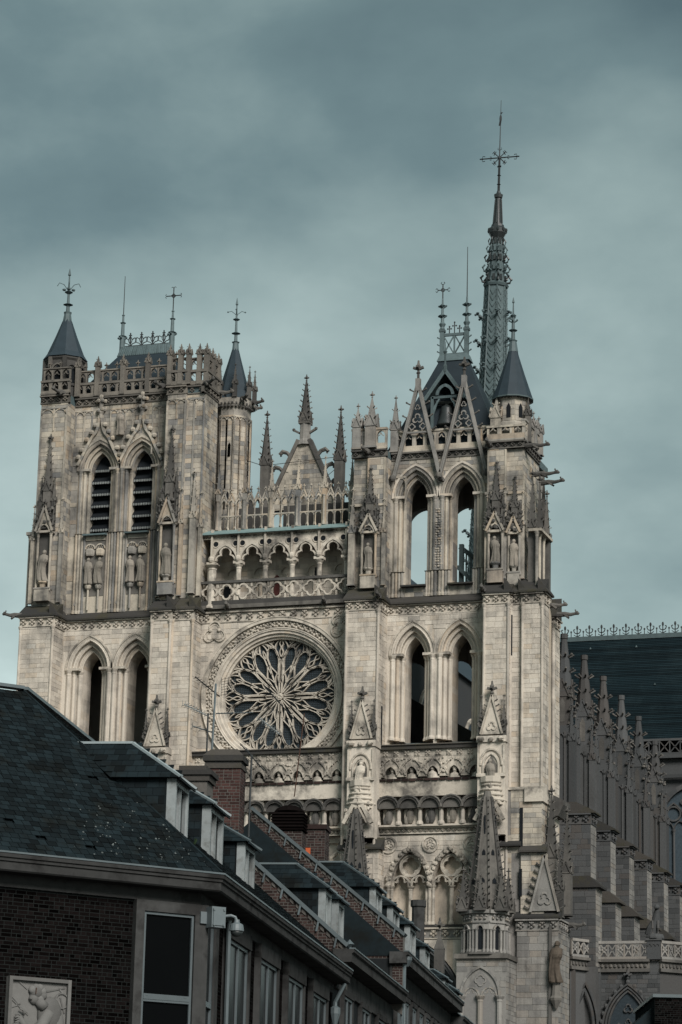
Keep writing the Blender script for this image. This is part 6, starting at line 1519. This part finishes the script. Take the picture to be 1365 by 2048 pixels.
def sweep(mb, prof, z0=0., f0=-12., s1=18.9):
    """extrude a (depth, z) profile along front eave, round the mitred corner, along the street eave"""
    n = len(prof); vs = []
    for d, z in prof: vs.append(tuple(PF(f0, d, z)))
    for d, z in prof: p = CN-MIT*d; vs.append((p.x, p.y, z))
    for d, z in prof: vs.append(tuple(PS(s1, d, z)))
    fs = [(r*n+i, r*n+(i+1) % n, (r+1)*n+(i+1) % n, (r+1)*n+i) for r in range(2) for i in range(n)]+[tuple(range(n)), tuple(2*n+i for i in reversed(range(n)))]
    mb.add(vs, fs, .5)
def slates(bn, M, x_fn, L, z0, expo=.172, w=.2, d0=0., seen=True, pitch=PITCH_R, tilt=.06):
    """rows of overlapping slates up a slope that starts at depth d0, height z0; x_fn(depth) gives the row's ends"""
    ca = 1/math.hypot(1, pitch); sa = pitch*ca
    ex = (M @ Vector((1, 0, 0, 0))).to_3d(); inn = (M @ Vector((0, 1, 0, 0))).to_3d()
    up = inn*ca+EZ*sa; nr = -inn*sa+EZ*ca
    rows = int(L/expo)
    for r in range(rows+1):
        t = r*expo; d = d0+t*ca
        xa, xb = x_fn(d+expo*.5*ca)
        x = xa-(w/2 if r % 2 else 0)+random.uniform(-.02, .02)
        while x < xb:
            ww = w*random.uniform(.86, 1.14); a, b = max(x, xa), min(x+ww, xb); x += ww
            if b-a < .04 or (seen and random.random() < .012): continue
            k = tilt+random.uniform(-.012, .03)*(1+2*(random.random() < .04)); u2 = (up-nr*k).normalized(); n2 = (nr+up*k).normalized()
            c = M @ Vector(((a+b)/2, d, z0+pitch*(d-d0))); ln = min(expo*1.25, (rows+1)*expo-t)
            c = c+up*(ln/2-.02+random.uniform(-.008, .008))+nr*(.022+random.uniform(0, .006))
            bn.add(frame(c, ex, -n2, u2, b-a-.012, .014, ln), (b-a)*expo, seen)

# ---- corner house
H1 = thing('corner_house', 'dark brick corner house with big slate hip roof and deep concrete eaves', 'house', tuple(CN), 'houses along the street')
w = MB()
pts = [PF(-12, .5, 0), CN-MIT*.5, PS(19, .5, 0), PS(19, 10, 0), CN-MIT*10, PF(-12, 10, 0)]
w.prism([(p.x, p.y) for p in pts], 0, 9.2, 'z'); w.build('wall', M_MORTAR, H1)
cn = MB()
sweep(cn, [(.6, 9.13), (.03, 9.13), (0, 9.16), (0, 9.31), (-.035, 9.325), (-.035, 9.38), (-.07, 9.395), (-.07, 9.47), (.6, 9.47)]); cn.build('eaves_cornice', M_CONC, H1)
cn = MB(); sweep(cn, [(.52, 8.88), (.44, 8.88), (.44, 9.13), (.52, 9.13)]); cn.build('concrete_band', M_CONC, H1)
cn = MB(); sweep(cn, [(.1, 9.475), (-.085, 9.475), (-.085, 9.51), (.1, 9.53)]); cn.build('gutter_edge', M_ZINC, H1)
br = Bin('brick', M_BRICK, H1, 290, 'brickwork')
courses(br, PF(0, .5, 0), FD, -NF, -6.3, -1.72, 5.2, 8.88, h=.0775, l=(.225, .225), joint=.015, depth=.05, proud=(.001, .006), bond=True, hv=0, ex_fn=lambda x, z: -4.3 < x < -3.25 and z < 7.0)
# roof
rf = MB(); zr = 9.47
A0, A1 = PF(-12, .02, zr), CN-MIT*.02+EZ*zr; A2 = PS(19, .02, zr); B0, B1, B2_ = PF(-12, 5, 13.77), CN-MIT*5+EZ*13.77, PS(19, 5, 13.77); C0, C1, C2 = PF(-12, 10, zr), CN-MIT*10+EZ*zr, PS(19, 10, zr)
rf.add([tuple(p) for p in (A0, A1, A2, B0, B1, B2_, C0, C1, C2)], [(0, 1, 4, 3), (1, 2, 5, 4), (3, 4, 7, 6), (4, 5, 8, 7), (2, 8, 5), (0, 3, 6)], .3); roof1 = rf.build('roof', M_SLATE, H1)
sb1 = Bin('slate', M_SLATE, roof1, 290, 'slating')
HK = .469
slates(sb1, MF, lambda d: (-5.6, -HK*d-.02), 6.5, 9.5)
slates(sb1, MS, lambda d: (HK*d+.02, 19.0), 6.5, 9.5, seen=False)
hp = MB(); hp.tube([tuple(CN-MIT*d+EZ*(9.53+.86*d)) for d in (0, 1.2, 2.5, 3.8, 5)], .035, 5); hp.build('hip_roll', M_SLATE, roof1)
rg = MB(); rg.beam(PF(-12, 5, 13.86), CN-MIT*5+EZ*13.86, .26, .07); rg.beam(CN-MIT*5+EZ*13.86, PS(19, 5, 13.86), .26, .07); rg.build('ridge_flashing', M_ZINC, roof1)
lc = MB()
for i in range(110):
    d = abs(random.gauss(0, .75))+.12; f = -HK*d-abs(random.gauss(1.4, 1.0))-.15
    if d > 2.6 or f < -5.2: continue
    p = PF(f, d, 9.5+.86*d)+(-(-NF)*SA*0+NF*SA+EZ*CA)*.036; s = .006+.022*random.random()**2.5
    m_ = MB(Matrix(((FD.x, (-NF*CA).x, (NF*SA).x, p.x), (FD.y, (-NF*CA).y, (NF*SA).y, p.y), (0, SA, CA, p.z), (0, 0, 0, 1))))
    m_.lathe(0, 0, [(s, -.004), (s*.7, .006)], 6); lc.add(m_.v, m_.f)
lc.build('lichen', M_LICHEN, roof1, kind='stuff')
# window in the front, in a concrete surround
def framed_window(parent, M, x0, x1, z0, z1, y, fmat, transom=None, mull=None, fw=.055, name='window', glass=M_PANE):
    m = MB(M); m.box(x0, x0+fw, y-.05, y+.04, z0, z1); m.box(x1-fw, x1, y-.05, y+.04, z0, z1); m.box(x0+fw, x1-fw, y-.05, y+.04, z1-fw, z1); m.box(x0+fw, x1-fw, y-.05, y+.04, z0, z0+fw)
    if transom: m.box(x0+fw, x1-fw, y-.06, y+.04, transom-.055, transom+.055)
    for q in (mull or []): m.box(q-fw*.4, q+fw*.4, y-.045, y+.04, z0+fw, z1-fw)
    fr = m.build(name, fmat, parent)
    g = MB(M); g.box(x0+fw*.5, x1-fw*.5, y-.0, y+.02, z0+fw*.5, z1-fw*.5); g.build('pane', glass, fr)
    return fr
fx = MB(MF)
fx.box(-1.72, -1.53, .36, .5, 3, 8.88); fx.box(-.37, -.06, .36, .5, 3, 8.88); fx.box(-1.53, -.37, .36, .5, 8.66, 8.88); fx.build('window_surround', M_CONC, H1)
w1 = framed_window(H1, MF, -1.52, -.38, 5.0, 8.65, .45, M_ALU, 6.96, None, .05)
m = MB(MF); m.box(-1.48, -.42, .40, .44, 6.86, 6.91); m.box(-1.42, -1.37, .385, .40, 6.97, 7.0); m.box(-.55, -.49, .385, .40, 6.97, 7.0); m.build('transom_rail', M_ALU, w1)
# street front: corner light, then four windows between brick piers
fx = MB(MS); fx.box(.15, .4, .38, .52, 3, 8.88); fx.box(1.55, 1.9, .36, .5, 3, 8.88); fx.build('window_surround', M_CONC, H1)
framed_window(H1, MS, .42, 1.54, 5, 8.8, .46, M_ALU, 6.95, None, .08)
wins = [3.2+3.93*i for i in range(4)]
for x in wins:
    fx = MB(MS); fx.box(x-.14, x, .36, .5, 4, 8.7); fx.box(x-.14, x+2.56, .34, .5, 8.56, 8.88); fx.box(x+2.42, x+2.56, .36, .5, 4, 8.7); fx.build('window_surround', M_CONC, H1)
    framed_window(H1, MS, x, x+2.42, 4.5, 8.56, .46, M_ALU, 6.3, [x+1.3], .07)
spans = [(1.9, 3.05)]+[(wins[i]+2.57, wins[i+1]-.15) for i in range(3)]+[(wins[3]+2.57, 18.9)]
for a, b in spans: courses(br, PS(0, .5, 0), SD, -NS, a, b, 5.6, 8.88, h=.0775, l=(.225, .225), joint=.015, depth=.05, proud=(.001, .006), bond=True, hv=0, seen=a < 3)
dp = MB(MS); dp.tube([(2.98, .36, 3), (2.98, .36, 8.9)], .05, 6); dp.tube([(18.3, .3, 3), (18.3, .3, 8.6), (18.3, .05, 9.1)], .055, 6); dp.lathe(18.3, .3, [(.06, 8.0), (.14, 8.3), (.14, 8.45), (.06, 8.5)], 8); dp.build('drainpipe', M_ZINC, H1)

def dormer(house, s0, s1, yf, zs, ze, zr, roofz, label=None, cheek=None, wmat=M_WHITE, hip=.75, over=.13, sl=True, zmat=M_ZINC):
    """slate hung roof dormer facing the street; roofz(y) is the main roof's height"""
    yb = yf
    while roofz(yb) < ze and yb < 6: yb += .05
    yr = yf
    while roofz(yr) < zr and yr < 7: yr += .05
    sm = (s0+s1)/2
    D = MB(MS); D.prism([(yf+.1, roofz(yf)-.25), (yf+.1, ze), (yb, ze), (yb, roofz(yb)-.25)], s0, s0+.06, 'x'); D.prism([(yf+.1, roofz(yf)-.25), (yf+.1, ze), (yb, ze), (yb, roofz(yb)-.25)], s1-.06, s1, 'x')
    d = D.build('dormer', M_SLATE, house)
    W = MB(MS); fw = .085
    W.box(s0-.02, s0+fw, yf-.04, yf+.16, zs, ze); W.box(s1-fw, s1+.02, yf-.04, yf+.16, zs, ze); W.box(s0+fw, s1-fw, yf-.04, yf+.12, ze-.14, ze); W.box(s0-.06, s1+.06, yf-.14, yf+.12, zs-.08, zs)
    W.box(sm-.05, sm+.05, yf-.01, yf+.08, zs, ze-.14)
    for a, b in ((s0+fw, sm-.05), (sm+.05, s1-fw)): W.box(a, a+.05, yf+.01, yf+.08, zs, ze-.14); W.box(b-.05, b, yf+.01, yf+.08, zs, ze-.14); W.box(a, b, yf+.01, yf+.08, zs, zs+.06)
    W.build('window_frame', wmat, d)
    g = MB(MS); g.box(s0+.1, s1-.1, yf+.07, yf+.09, zs, ze-.1); g.build('pane', M_PANE, d)
    o = over; e0, e1, f0 = s0-o, s1+o, yf-.16
    R = MB(MS); h = zr-ze; yh = yf-.16+h*hip/.86*1.0+ (s1-s0)*.25
    v = [(e0, f0, ze), (e1, f0, ze), (e1, yb+.1, ze), (e0, yb+.1, ze), (sm, yh, zr), (sm, yr+.1, zr)]
    R.add(v, [(0, 1, 4), (1, 2, 5, 4), (0, 4, 5, 3), (3, 2, 1, 0)]); R.box(e0, e1, f0, f0+.03, ze-.05, ze+.0); R.build('dormer_roof', M_SLATE, d)
    z_ = MB(MS); z_.beam((sm, yh, zr+.02), (sm, yr+.1, zr+.02), .12, .05)
    for e in (e0, e1): z_.beam((e, f0, ze+.02), (sm, yh, zr+.02), .10, .05)
    z_.build('ridge_flashing', zmat, d)
    sb = Bin('slate', M_SLATE, d, 60 if sl else 0, 'slating')
    # left roof slope, facing the camera
    sl_w = (sm-e0); pit = h/sl_w; Ls = math.hypot(h, sl_w); up = (SD*sl_w+EZ*h).normalized(); inn = -NS; nr = (-SD*h+EZ*sl_w).normalized()
    rows = int(Ls/.17); 
    for r in range(rows):
        t = r/rows; ya, ybk = f0+(yh-f0)*t, yb+.1+(yr-yb)*t; y = ya-(.12 if r % 2 else 0)
        while y < ybk:
            w_ = .24*random.uniform(.9, 1.1); a, b = max(y, ya), min(y+w_, ybk); y += w_
            if b-a < .04: continue
            c = PS(e0+sl_w*(t+.5/rows), (a+b)/2, ze+h*(t+.5/rows))+nr*.016
            u2 = (up-nr*.05).normalized(); n2 = (nr+up*.05).normalized()
            sb.add(frame(c, -inn, -n2, u2, b-a-.008, .012, Ls/rows*1.2), (b-a)*.17)
    # slate hung cheek, facing the camera
    z = zs-.6; row = 0
    while z < ze-.02:
        hh = min(.17, ze-z); row += 1; y = yf+.2-(.13 if row % 2 else 0)
        while y < yb:
            a, b = max(y, yf+.2), min(y+.26, yb); y += .26
            if b-a < .04 or roofz((a+b)/2)-.1 > z+hh: continue
            k = .05; c = PS(s0-.014, (a+b)/2, z+hh/2)
            u2 = (EZ+SD*k).normalized(); n2 = (-SD+EZ*k).normalized()
            sb.add(frame(c, NS, -n2, u2, b-a-.008, .012, hh*1.15), (b-a)*hh)
        z += .17
    sb.done(); return d
rz1 = lambda y: 9.5+.86*y
dormer(H1, 1.0, 2.35, 1.25, 10.35, 11.64, 12.5, rz1, hip=.9, zmat=M_ZINC_LIT)
dormer(H1, 4.9, 6.45, 1.25, 10.42, 11.7, 12.35, rz1, hip=.9, zmat=M_ZINC_LIT)
dormer(H1, 9.3, 10.65, 1.25, 10.45, 11.52, 12.05, rz1, hip=.9)
m = MB(MS); m.box(2.0, 2.4, .95, 1.2, 10.15, 10.36); m.prism([(.85, 10.2), (1.1, 10.42), (1.2, 10.3), (1.0, 10.1)], 1.2, 2.4, 'x'); m.build('gutter_box', M_ZINC, H1)
wp = MB(MS)
for i in range(26): a = random.uniform(0, 6.28); l = random.uniform(.06, .2); b_ = (2.45, 1.1, 10.4); wp.add([b_, (b_[0]+l*math.cos(a)*.5, b_[1]+l*math.sin(a)*.5, b_[2]+l), (b_[0]+l*math.cos(a+.3)*.6, b_[1]+l*math.sin(a+.3)*.6, b_[2]+l*.85)], [(0, 1, 2)])
tag(wp.build('weed', M_LEAF, loc=tuple(PS(2.45, 1.1, 10.4))), 'small green weed growing in the gutter under the first dormer', 'weed')
# relief panel
RP = thing('relief_panel', 'square stone relief of a curly haired figure bending over an instrument', 'relief', tuple(PF(-3.77, .5, 5.6)))
m = MB(MF); m.box(-4.44, -3.10, .42, .5, 5.5, 7.15); m.build('slab', M_RELIEF, RP)
m = MB(MF); m.box(-4.44, -4.37, .34, .42, 5.5, 7.15); m.box(-3.17, -3.10, .34, .42, 5.5, 7.15); m.box(-4.37, -3.17, .34, .42, 7.08, 7.15); m.build('border', M_RELIEF, RP)
m = MB(MF)
def fb(x, z, rx, rz, y=.42, ry=.06): m.blob((x, y, z), rx, ry, rz, 14, 9)
fb(-3.82, 6.86, .165, .145, ry=.11); fb(-3.87, 6.745, .112, .125, ry=.10); fb(-3.965, 6.735, .03, .03, .375); m.tube([(-3.80, .39, 6.72), (-3.66, .38, 6.58)], [.09, .12], 10)
for dx, dz in ((-.10, .07), (-.03, .11), (.05, .11), (.11, .05), (.12, -.03), (.07, -.09), (.02, .02)): fb(-3.82+dx, 6.84+dz, .09, .085, .375, .055)
fb(-3.52, 6.45, .27, .36, ry=.13); fb(-3.35, 6.25, .16, .32, ry=.1); fb(-3.62, 6.05, .3, .3, ry=.12)
m.tube([tuple(v) for v in ((-3.55, .38, 6.5), (-3.72, .36, 6.2), (-3.95, .35, 6.05), (-4.1, .35, 6.22), (-4.2, .35, 6.38))], [.13, .12, .10, .075, .05], 9)
for i in range(5): m.tube([(-4.12-.02*i, .34, 6.36-.03*i), (-4.22, .33, 6.42-.045*i), (-4.29, .34, 6.40-.05*i)], [.024, .022, .015], 6)
m.tube([(-4.1, .34, 6.4), (-4.12, .33, 6.5), (-4.2, .34, 6.53)], [.025, .022, .016], 6)
fb(-4.2, 6.0, .2, .26, ry=.07); m.tube([(-4.32, .36, 6.2), (-4.2, .35, 6.28), (-4.05, .35, 6.1), (-4.1, .35, 5.8)], .03, 6)
m.build('figure', M_RELIEF, RP, smooth=True)
m = MB(MF)
for a, b in (((-4.36, .415, 6.72), (-3.98, .415, 6.42)), ((-4.36, .415, 6.78), (-4.0, .415, 6.46)), ((-4.36, .415, 6.55), (-4.15, .415, 6.62)), ((-4.2, .415, 7.05), (-4.02, .415, 6.92)), ((-3.6, .415, 6.9), (-3.2, .415, 7.0)), ((-3.35, .415, 6.98), (-3.2, .415, 6.85)), ((-3.3, .415, 6.8), (-3.2, .415, 6.5))): m.beam(a, b, .025, .03)
m.strip(circle(-3.27, 6.74, .13, 14), circle(-3.27, 6.74, .16, 14), .39, .42, closed=True); m.build('carved_lines', M_RELIEF, RP)
m = MB(MF); m.beam((-3.885, .318, 6.83), (-3.875, .318, 6.95), .045, .01); m.build('rust_stain', M_RUST, RP)
# security camera on its junction box
SCm = thing('security_camera', 'pale dome security camera on a bracket under the eaves', 'security camera', tuple(PF(-.1, .36, 8.5)))
m = MB(MF); m.box(-.27, -.13, .31, .36, 8.50, 8.74); m.build('mounting_plate', M_CAM, SCm)
m = MB(MF)
m.box(-.13, .19, .10, .40, 8.42, 8.84); m.box(-.10, .16, .08, .10, 8.46, 8.80)
for x, z in ((-.09, 8.78), (-.09, 8.47), (.14, 8.78), (.14, 8.47)): m.box(x-.02, x+.02, .06, .08, z-.02, z+.02)
m.build('junction_box', M_CAM, SCm)
m = MB(MF); m.tube([(.17, .15, 8.66), (.30, .08, 8.68), (.38, .04, 8.65), (.41, .02, 8.56)], .032, 8); m.lathe(.41, .02, [(.05, 8.60), (.06, 8.54), (.13, 8.50), (.145, 8.42), (.15, 8.37)], 14); m.build('housing', M_CAM, SCm)
m = MB(MF); m.lathe(.41, .02, [(.125, 8.375), (.12, 8.32), (.085, 8.27), (.03, 8.25)], 14); m.build('dome', M_BRONZE, SCm, smooth=True)

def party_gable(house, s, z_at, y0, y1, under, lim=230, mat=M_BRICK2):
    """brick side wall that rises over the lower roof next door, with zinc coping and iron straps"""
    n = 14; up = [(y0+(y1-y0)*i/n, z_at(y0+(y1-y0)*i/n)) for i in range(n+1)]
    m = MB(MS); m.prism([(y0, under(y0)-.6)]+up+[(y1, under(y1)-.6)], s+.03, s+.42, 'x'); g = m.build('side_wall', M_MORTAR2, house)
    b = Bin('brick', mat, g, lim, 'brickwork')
    courses(b, PS(s+.03, 0, 0), NS, SD, -y1, -y0, under(y0)-.6, z_at(y1), h=.082, l=(.24, .24), joint=.018, depth=.05, proud=(.001, .008), bond=True, hv=0, ex_fn=lambda x, z: z > z_at(-x)-.07 or z < under(-x)-.15)
    b.done()
    c = MB(MS); c.beam((s+.2, y0-.05, z_at(y0)+.02), (s+.2, y1, z_at(y1)+.02), .52, .10)
    c.build('zinc_coping', M_ZINC, g)
    k = MB(MS); L = y1-y0; q = int(L/.5)
    for i in range(q):
        y = y0+.25+i*.5; z = z_at(y); k.beam((s-.045, y, z+.02), (s-.045, y+.06, z-.26), .03, .05)
    k.build('iron_strap', M_ZINC, g)
    dn = MB(MS)
    for i in range(int(L/.17)):
        y = y0+.1+i*.17; z = z_at(y); dn.prism([(y, z-.16), (y+.1, z-.16+.085), (y+.1, z-.04+.085), (y, z-.04)], s-.0, s+.03, 'x')
    dn.build('dentil_course', M_MORTAR2, g)
    return g
def row_house(label, s0, s1, eave, rz, fz, wins, zt, wall=M_PAINT, proj=0.):
    h = thing('row_house', label, 'house', tuple(PS(s0, 0, 0)), 'houses along the street')
    m = MB(MS); m.box(s0, s1, .5-proj, 10, 0, eave-.2); m.build('wall', wall, h)
    m = MB(MS); m.prism([(.5, eave-.36), (-.02, eave-.34), (-.02, eave-.12), (-.08, eave-.08), (-.08, eave), (.5, eave)], s0-.15, s1, 'x'); m.build('eaves_cornice', M_CONC, h)
    m = MB(MS); m.prism([(.55, eave-.4), (.42, eave-.4), (.42, eave-1.0), (.55, eave-1.0)], s0, s1, 'x'); m.build('concrete_band', M_CONC, h)
    m = MB(MS); m.box(s0-.15, s1, -.1, .05, eave+.002, eave+.035); m.build('gutter_edge', M_ZINC, h)
    for a, b in wins:
        f = MB(MS); f.box(a-.12, a, .38, .5, zt-4, zt+.1); f.box(b, b+.12, .38, .5, zt-4, zt+.1); f.box(a-.12, b+.12, .36, .5, zt+.1, zt+.25); f.build('window_surround', M_CONC, h)
        framed_window(h, MS, a, b, zt-3, zt+.1, .46, M_ALU, None, [(a+b)/2], .07)
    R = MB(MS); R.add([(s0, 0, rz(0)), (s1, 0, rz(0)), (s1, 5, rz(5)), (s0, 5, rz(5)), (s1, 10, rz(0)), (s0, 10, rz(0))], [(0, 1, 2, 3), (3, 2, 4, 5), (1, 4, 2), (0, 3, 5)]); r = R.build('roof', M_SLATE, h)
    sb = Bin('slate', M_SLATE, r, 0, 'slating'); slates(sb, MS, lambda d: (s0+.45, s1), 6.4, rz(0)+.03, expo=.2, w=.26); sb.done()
    return h, r
rz2 = lambda y: 9.95+.56*y
H2, R2 = row_house('second house with brick side gable, mossy slates and two white dormers', 19.1, 31, 10.08, rz2, 9.7, [(20.6, 22.3), (24.2, 25.9), (27.8, 29.5)], 8.9)
party_gable(H2, 19.0, lambda y: 10.02+.873*y, .15, 5.0, rz1)
dormer(H2, 19.55, 20.6, .85, 10.72, 11.77, 12.5, rz2, hip=.9)
dormer(H2, 22.0, 23.05, .85, 10.72, 11.77, 12.2, rz2)
m = MB(MS); m.lathe(20.4, .25, [(.05, 10.1), (.05, 10.35), (.13, 10.36), (.0, 10.5)], 8); m.build('vent_cowl', M_ZINC, H2)
rz3 = lambda y: 11.2+.84*y
H3, R3 = row_house('third and tallest house of the row with dark slate dormers down its roof', 31, 48, 11.32, rz3, 11, [(32.2+1.95*i, 33.3+1.95*i) for i in range(8)], 10.0)
party_gable(H3, 31.0, lambda y: 11.75+.81*y, .1, 5.0, rz2)
for a, b, yf, zs, ze, zr in ((31.6, 33.1, 1.1, 12.0, 13.4, 14.28), (35.9, 37.6, 1.1, 12.0, 13.35, 14.2), (40.6, 42.3, 1.1, 12.0, 13.3, 14.1), (45.2, 46.6, 1.1, 12.0, 13.05, 13.6)): dormer(H3, a, b, yf, zs, ze, zr, rz3, hip=.9)
dp = MB(MS); dp.tube([(31.2, .1, 7), (31.2, .1, 11.0), (31.5, .0, 11.35)], .09, 8); dp.lathe(31.3, .05, [(.1, 10.9), (.2, 11.1), (.2, 11.2)], 8); dp.build('drainpipe', M_ZINC, H3)
rz4 = lambda y: 10.75+.84*y
H4, R4 = row_house('last low house of the row with warm wooden eaves near the portal', 48.2, 66, 10.85, rz4, 10.5, [(50+2.2*i, 51.3+2.2*i) for i in range(6)], 9.6)
dormer(H4, 50.0, 51.2, .9, 11.55, 12.4, 12.8, rz4)
dp = MB(MS); dp.tube([(48.5, .2, 7), (48.5, .2, 10.6)], .08, 6); dp.build('drainpipe', M_ZINC, H4)
dormer(H4, 54, 55.1, .9, 11.55, 12.3, 12.7, rz4)
# chimneys
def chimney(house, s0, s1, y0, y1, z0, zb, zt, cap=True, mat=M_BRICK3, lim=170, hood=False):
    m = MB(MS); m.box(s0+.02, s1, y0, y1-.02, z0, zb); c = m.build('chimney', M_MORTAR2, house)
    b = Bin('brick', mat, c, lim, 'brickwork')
    kw = dict(h=.085, l=(.245, .245), joint=.018, depth=.05, proud=(.001, .008), bond=True, hv=0)
    courses(b, PS(s0+.02, 0, 0), NS, SD, -y1+.02, -y0, z0, zb, **kw); courses(b, PS(0, y0, 0), SD, -NS, s0+.02, s1, z0, zb, **kw); b.done()
    m = MB(MS)
    if cap:
        e = .07
        m.box(s0-e*.4, s1+e*.4, y0-e*.4, y1+e*.4, zb, zb+.13); m.box(s0-e*.2, s1+e*.2, y0-e*.2, y1+e*.2, zb+.13, zb+.2); m.box(s0-e, s1+e, y0-e, y1+e, zb+.2, zb+.36)
        v = [(s0-e, y0-e, zb+.36), (s1+e, y0-e, zb+.36), (s1+e, y1+e, zb+.36), (s0-e, y1+e, zb+.36), (s0+.1, y0+.12, zt), (s1-.1, y0+.12, zt), (s1-.1, y1-.12, zt), (s0+.1, y1-.12, zt)]
        m.add(v, [(0, 1, 5, 4), (1, 2, 6, 5), (2, 3, 7, 6), (3, 0, 4, 7), (4, 5, 6, 7)]); m.build('stone_cap', M_LEDGE, c)
    elif hood:
        for i in range(6): m.box(s0-.05, s1+.05, y0-.05, y1+.05, zb+.03+i*.1, zb+.09+i*.1)
        m.box(s0+.05, s1-.05, y0+.05, y1-.05, zb, zt-.1); m.lathe((s0+s1)/2, (y0+y1)/2, [(.5, zt-.1), (.42, zt), (.2, zt+.1)], 10); m.build('tile_hood', M_BRICK, c)
    else: m.box(s0-.05, s1+.05, y0-.05, y1+.05, zb, zt); m.build('brick_cap', mat, c)
    return c
chimney(H2, 19.5, 20.3, 3.27, 4.25, 12.2, 15.08, 15.63, lim=150)
c0 = MB(MS); c0.box(12.0, 12.8, 2.72, 3.5, 12, 13.45); q0 = c0.build('chimney', M_MORTAR2, H1)
c0 = MB(MS); c0.box(11.95, 12.85, 2.66, 3.56, 13.45, 13.6); c0.box(11.9, 12.9, 2.6, 3.62, 13.6, 13.72); c0.box(12, 12.8, 2.75, 3.45, 13.72, 13.84); c0.build('stone_cap', M_LEDGE, q0)
chimney(H3, 31.1, 31.9, 3.38, 4.32, 13.4, 15.1, 15.85, cap=False, mat=M_BRICK2, hood=True, lim=150)
c3 = chimney(H3, 34.0, 34.9, 3.08, 3.82, 13.6, 15.6, 15.75, cap=False, mat=M_BRICK2, lim=150)
m = MB(MS); m.box(33.95, 33.985, 3.55, 3.79, 14.63, 14.98); m.build('orange_patch', M_ORANGE, c3)
m = MB(MS); m.box(33.97, 34.2, 3.1, 3.84, 14.3, 14.42); m.build('stone_step', M_LEDGE, c3)
pt = MB(MS); pt.lathe(60, 3.1, [(.27, 14.0), (.27, 16.3), (.33, 16.35), (.33, 16.6)], 10); pt.build('chimney_pot', M_CONC, H4)
fn = MB(MS)
finial(fn, 60, 2.2, 15.1, .8); fn.pyramid(60, 2.2, 14.6, .3, 15.3, 4); fn.box(59.8, 60.2, 2.0, 2.4, 12.3, 14.65); fn.build('stone_finial', M_DARK, H4)
br.done(); sb1.done()
# antennas
def antenna(label, mast, r, booms, mat, col=M_IRON):
    t = thing('television_antenna', label, 'antenna', tuple(PS(19.9, mast[1][0], mast[1][1])), 'television antennas on the chimneys')
    m = MB(MS); m.tube([(19.9, mast[0][0], mast[0][1]), (19.9, mast[1][0], mast[1][1])], r, 6); m.build('mast', mat, t)
    for p, q, n, l, mt in booms:
        b = MB(MS); P0, Q0 = Vector((19.9+p[2], p[0], p[1])), Vector((19.9+q[2], q[0], q[1])); b.tube([P0, Q0], .017, 5); d = (Q0-P0).normalized()
        for i in range(n):
            c = P0+(Q0-P0)*((i+.5)/n); L_ = l*(1-.4*i/n)
            side = d.cross(EZ).normalized()
            b.tube([c-side*L_/2, c+side*L_/2], .0075, 4)
            if l > .3: b.tube([c-side*L_*.35+EZ*.0, c-side*L_*.35+EZ*.16], .006, 4)
        b.build('boom', mt, t)
    return t
A = antenna('tall pale antenna mast with mesh reflector behind the capped chimney', ((4.12, 17.54), (4.2, 14.3)), .032, [((4.66, 17.68, -.3), (4.06, 17.23, .3), 9, .3, M_IRON), ((4.09, 16.69, 0), (3.13, 16.81, .5), 12, .26, M_ZINC)], M_ZINC)
m = MB(MS)
for i in range(7): m.tube([(19.7, 3.55, 17.25+i*.075), (20.1, 4.0, 17.25+i*.075)], .006, 4)
for i in range(5): m.tube([(19.7+i*.1, 3.55+i*.112, 17.22), (19.7+i*.1, 3.55+i*.112, 17.74)], .006, 4)
m.build('mesh_reflector', M_IRON, A)
antenna('dark antenna mast with spiky boom left of the pale mast', ((4.31, 16.7), (4.32, 14.3)), .026, [((4.9, 16.86, -.5), (4.31, 16.62, 0), 9, .5, M_WHITE), ((4.7, 16.3, -.2), (4.2, 16.2, .3), 3, .5, M_ZINC)], M_IRON)
antenna('rusty antenna mast standing in front of the rose window', ((1.59, 16.68), (1.81, 14.35)), .017, [((2.63, 17.33, -.6), (1.65, 16.28, .2), 10, .22, M_IRON), ((2.77, 16.47, -.4), (2.26, 16.09, 0), 9, .55, M_WHITE)], M_RUST)
antenna('short bent antenna at the foot of the rose window beside the capped chimney', ((3.04, 15.52), (3.06, 13.2)), .03, [((3.34, 15.8, -.2), (2.7, 15.1, .2), 9, .2, M_IRON), ((3.05, 15.5, 0), (3.2, 15.7, 0), 1, .2, M_IRON)], M_IRON)
# brick building at the bottom right edge
BB = thing('brick_building', 'flat topped dark brick building with zinc coping at the bottom right corner', 'building', (63.3, -135.9, 0))
E1 = Vector((math.cos(YAW), math.sin(YAW), 0)); N1 = Vector((E1.y, -E1.x, 0)); MBB = Matrix(((E1.x, -N1.x, 0, 63.3), (E1.y, -N1.y, 0, -135.9), (0, 0, 1, 0), (0, 0, 0, 1)))
m = MB(MBB); m.box(0, 9, .0, 7, 0, 12.05); m.build('wall', M_MORTAR, BB)
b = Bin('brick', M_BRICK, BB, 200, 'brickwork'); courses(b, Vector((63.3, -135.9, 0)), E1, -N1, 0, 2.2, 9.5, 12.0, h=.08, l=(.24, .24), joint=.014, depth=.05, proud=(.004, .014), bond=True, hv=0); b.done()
m = MB(MBB); m.box(-.08, 9.1, -.1, 7.1, 12.05, 12.17); m.build('coping', M_ZINC, BB)
m = MB(MBB); m.prism([(0, 11.75), (0, 9), (-3.5, 8.2), (-3.5, 8.5)], .5, 7); m.build('side_roof', M_SLATE, BB)
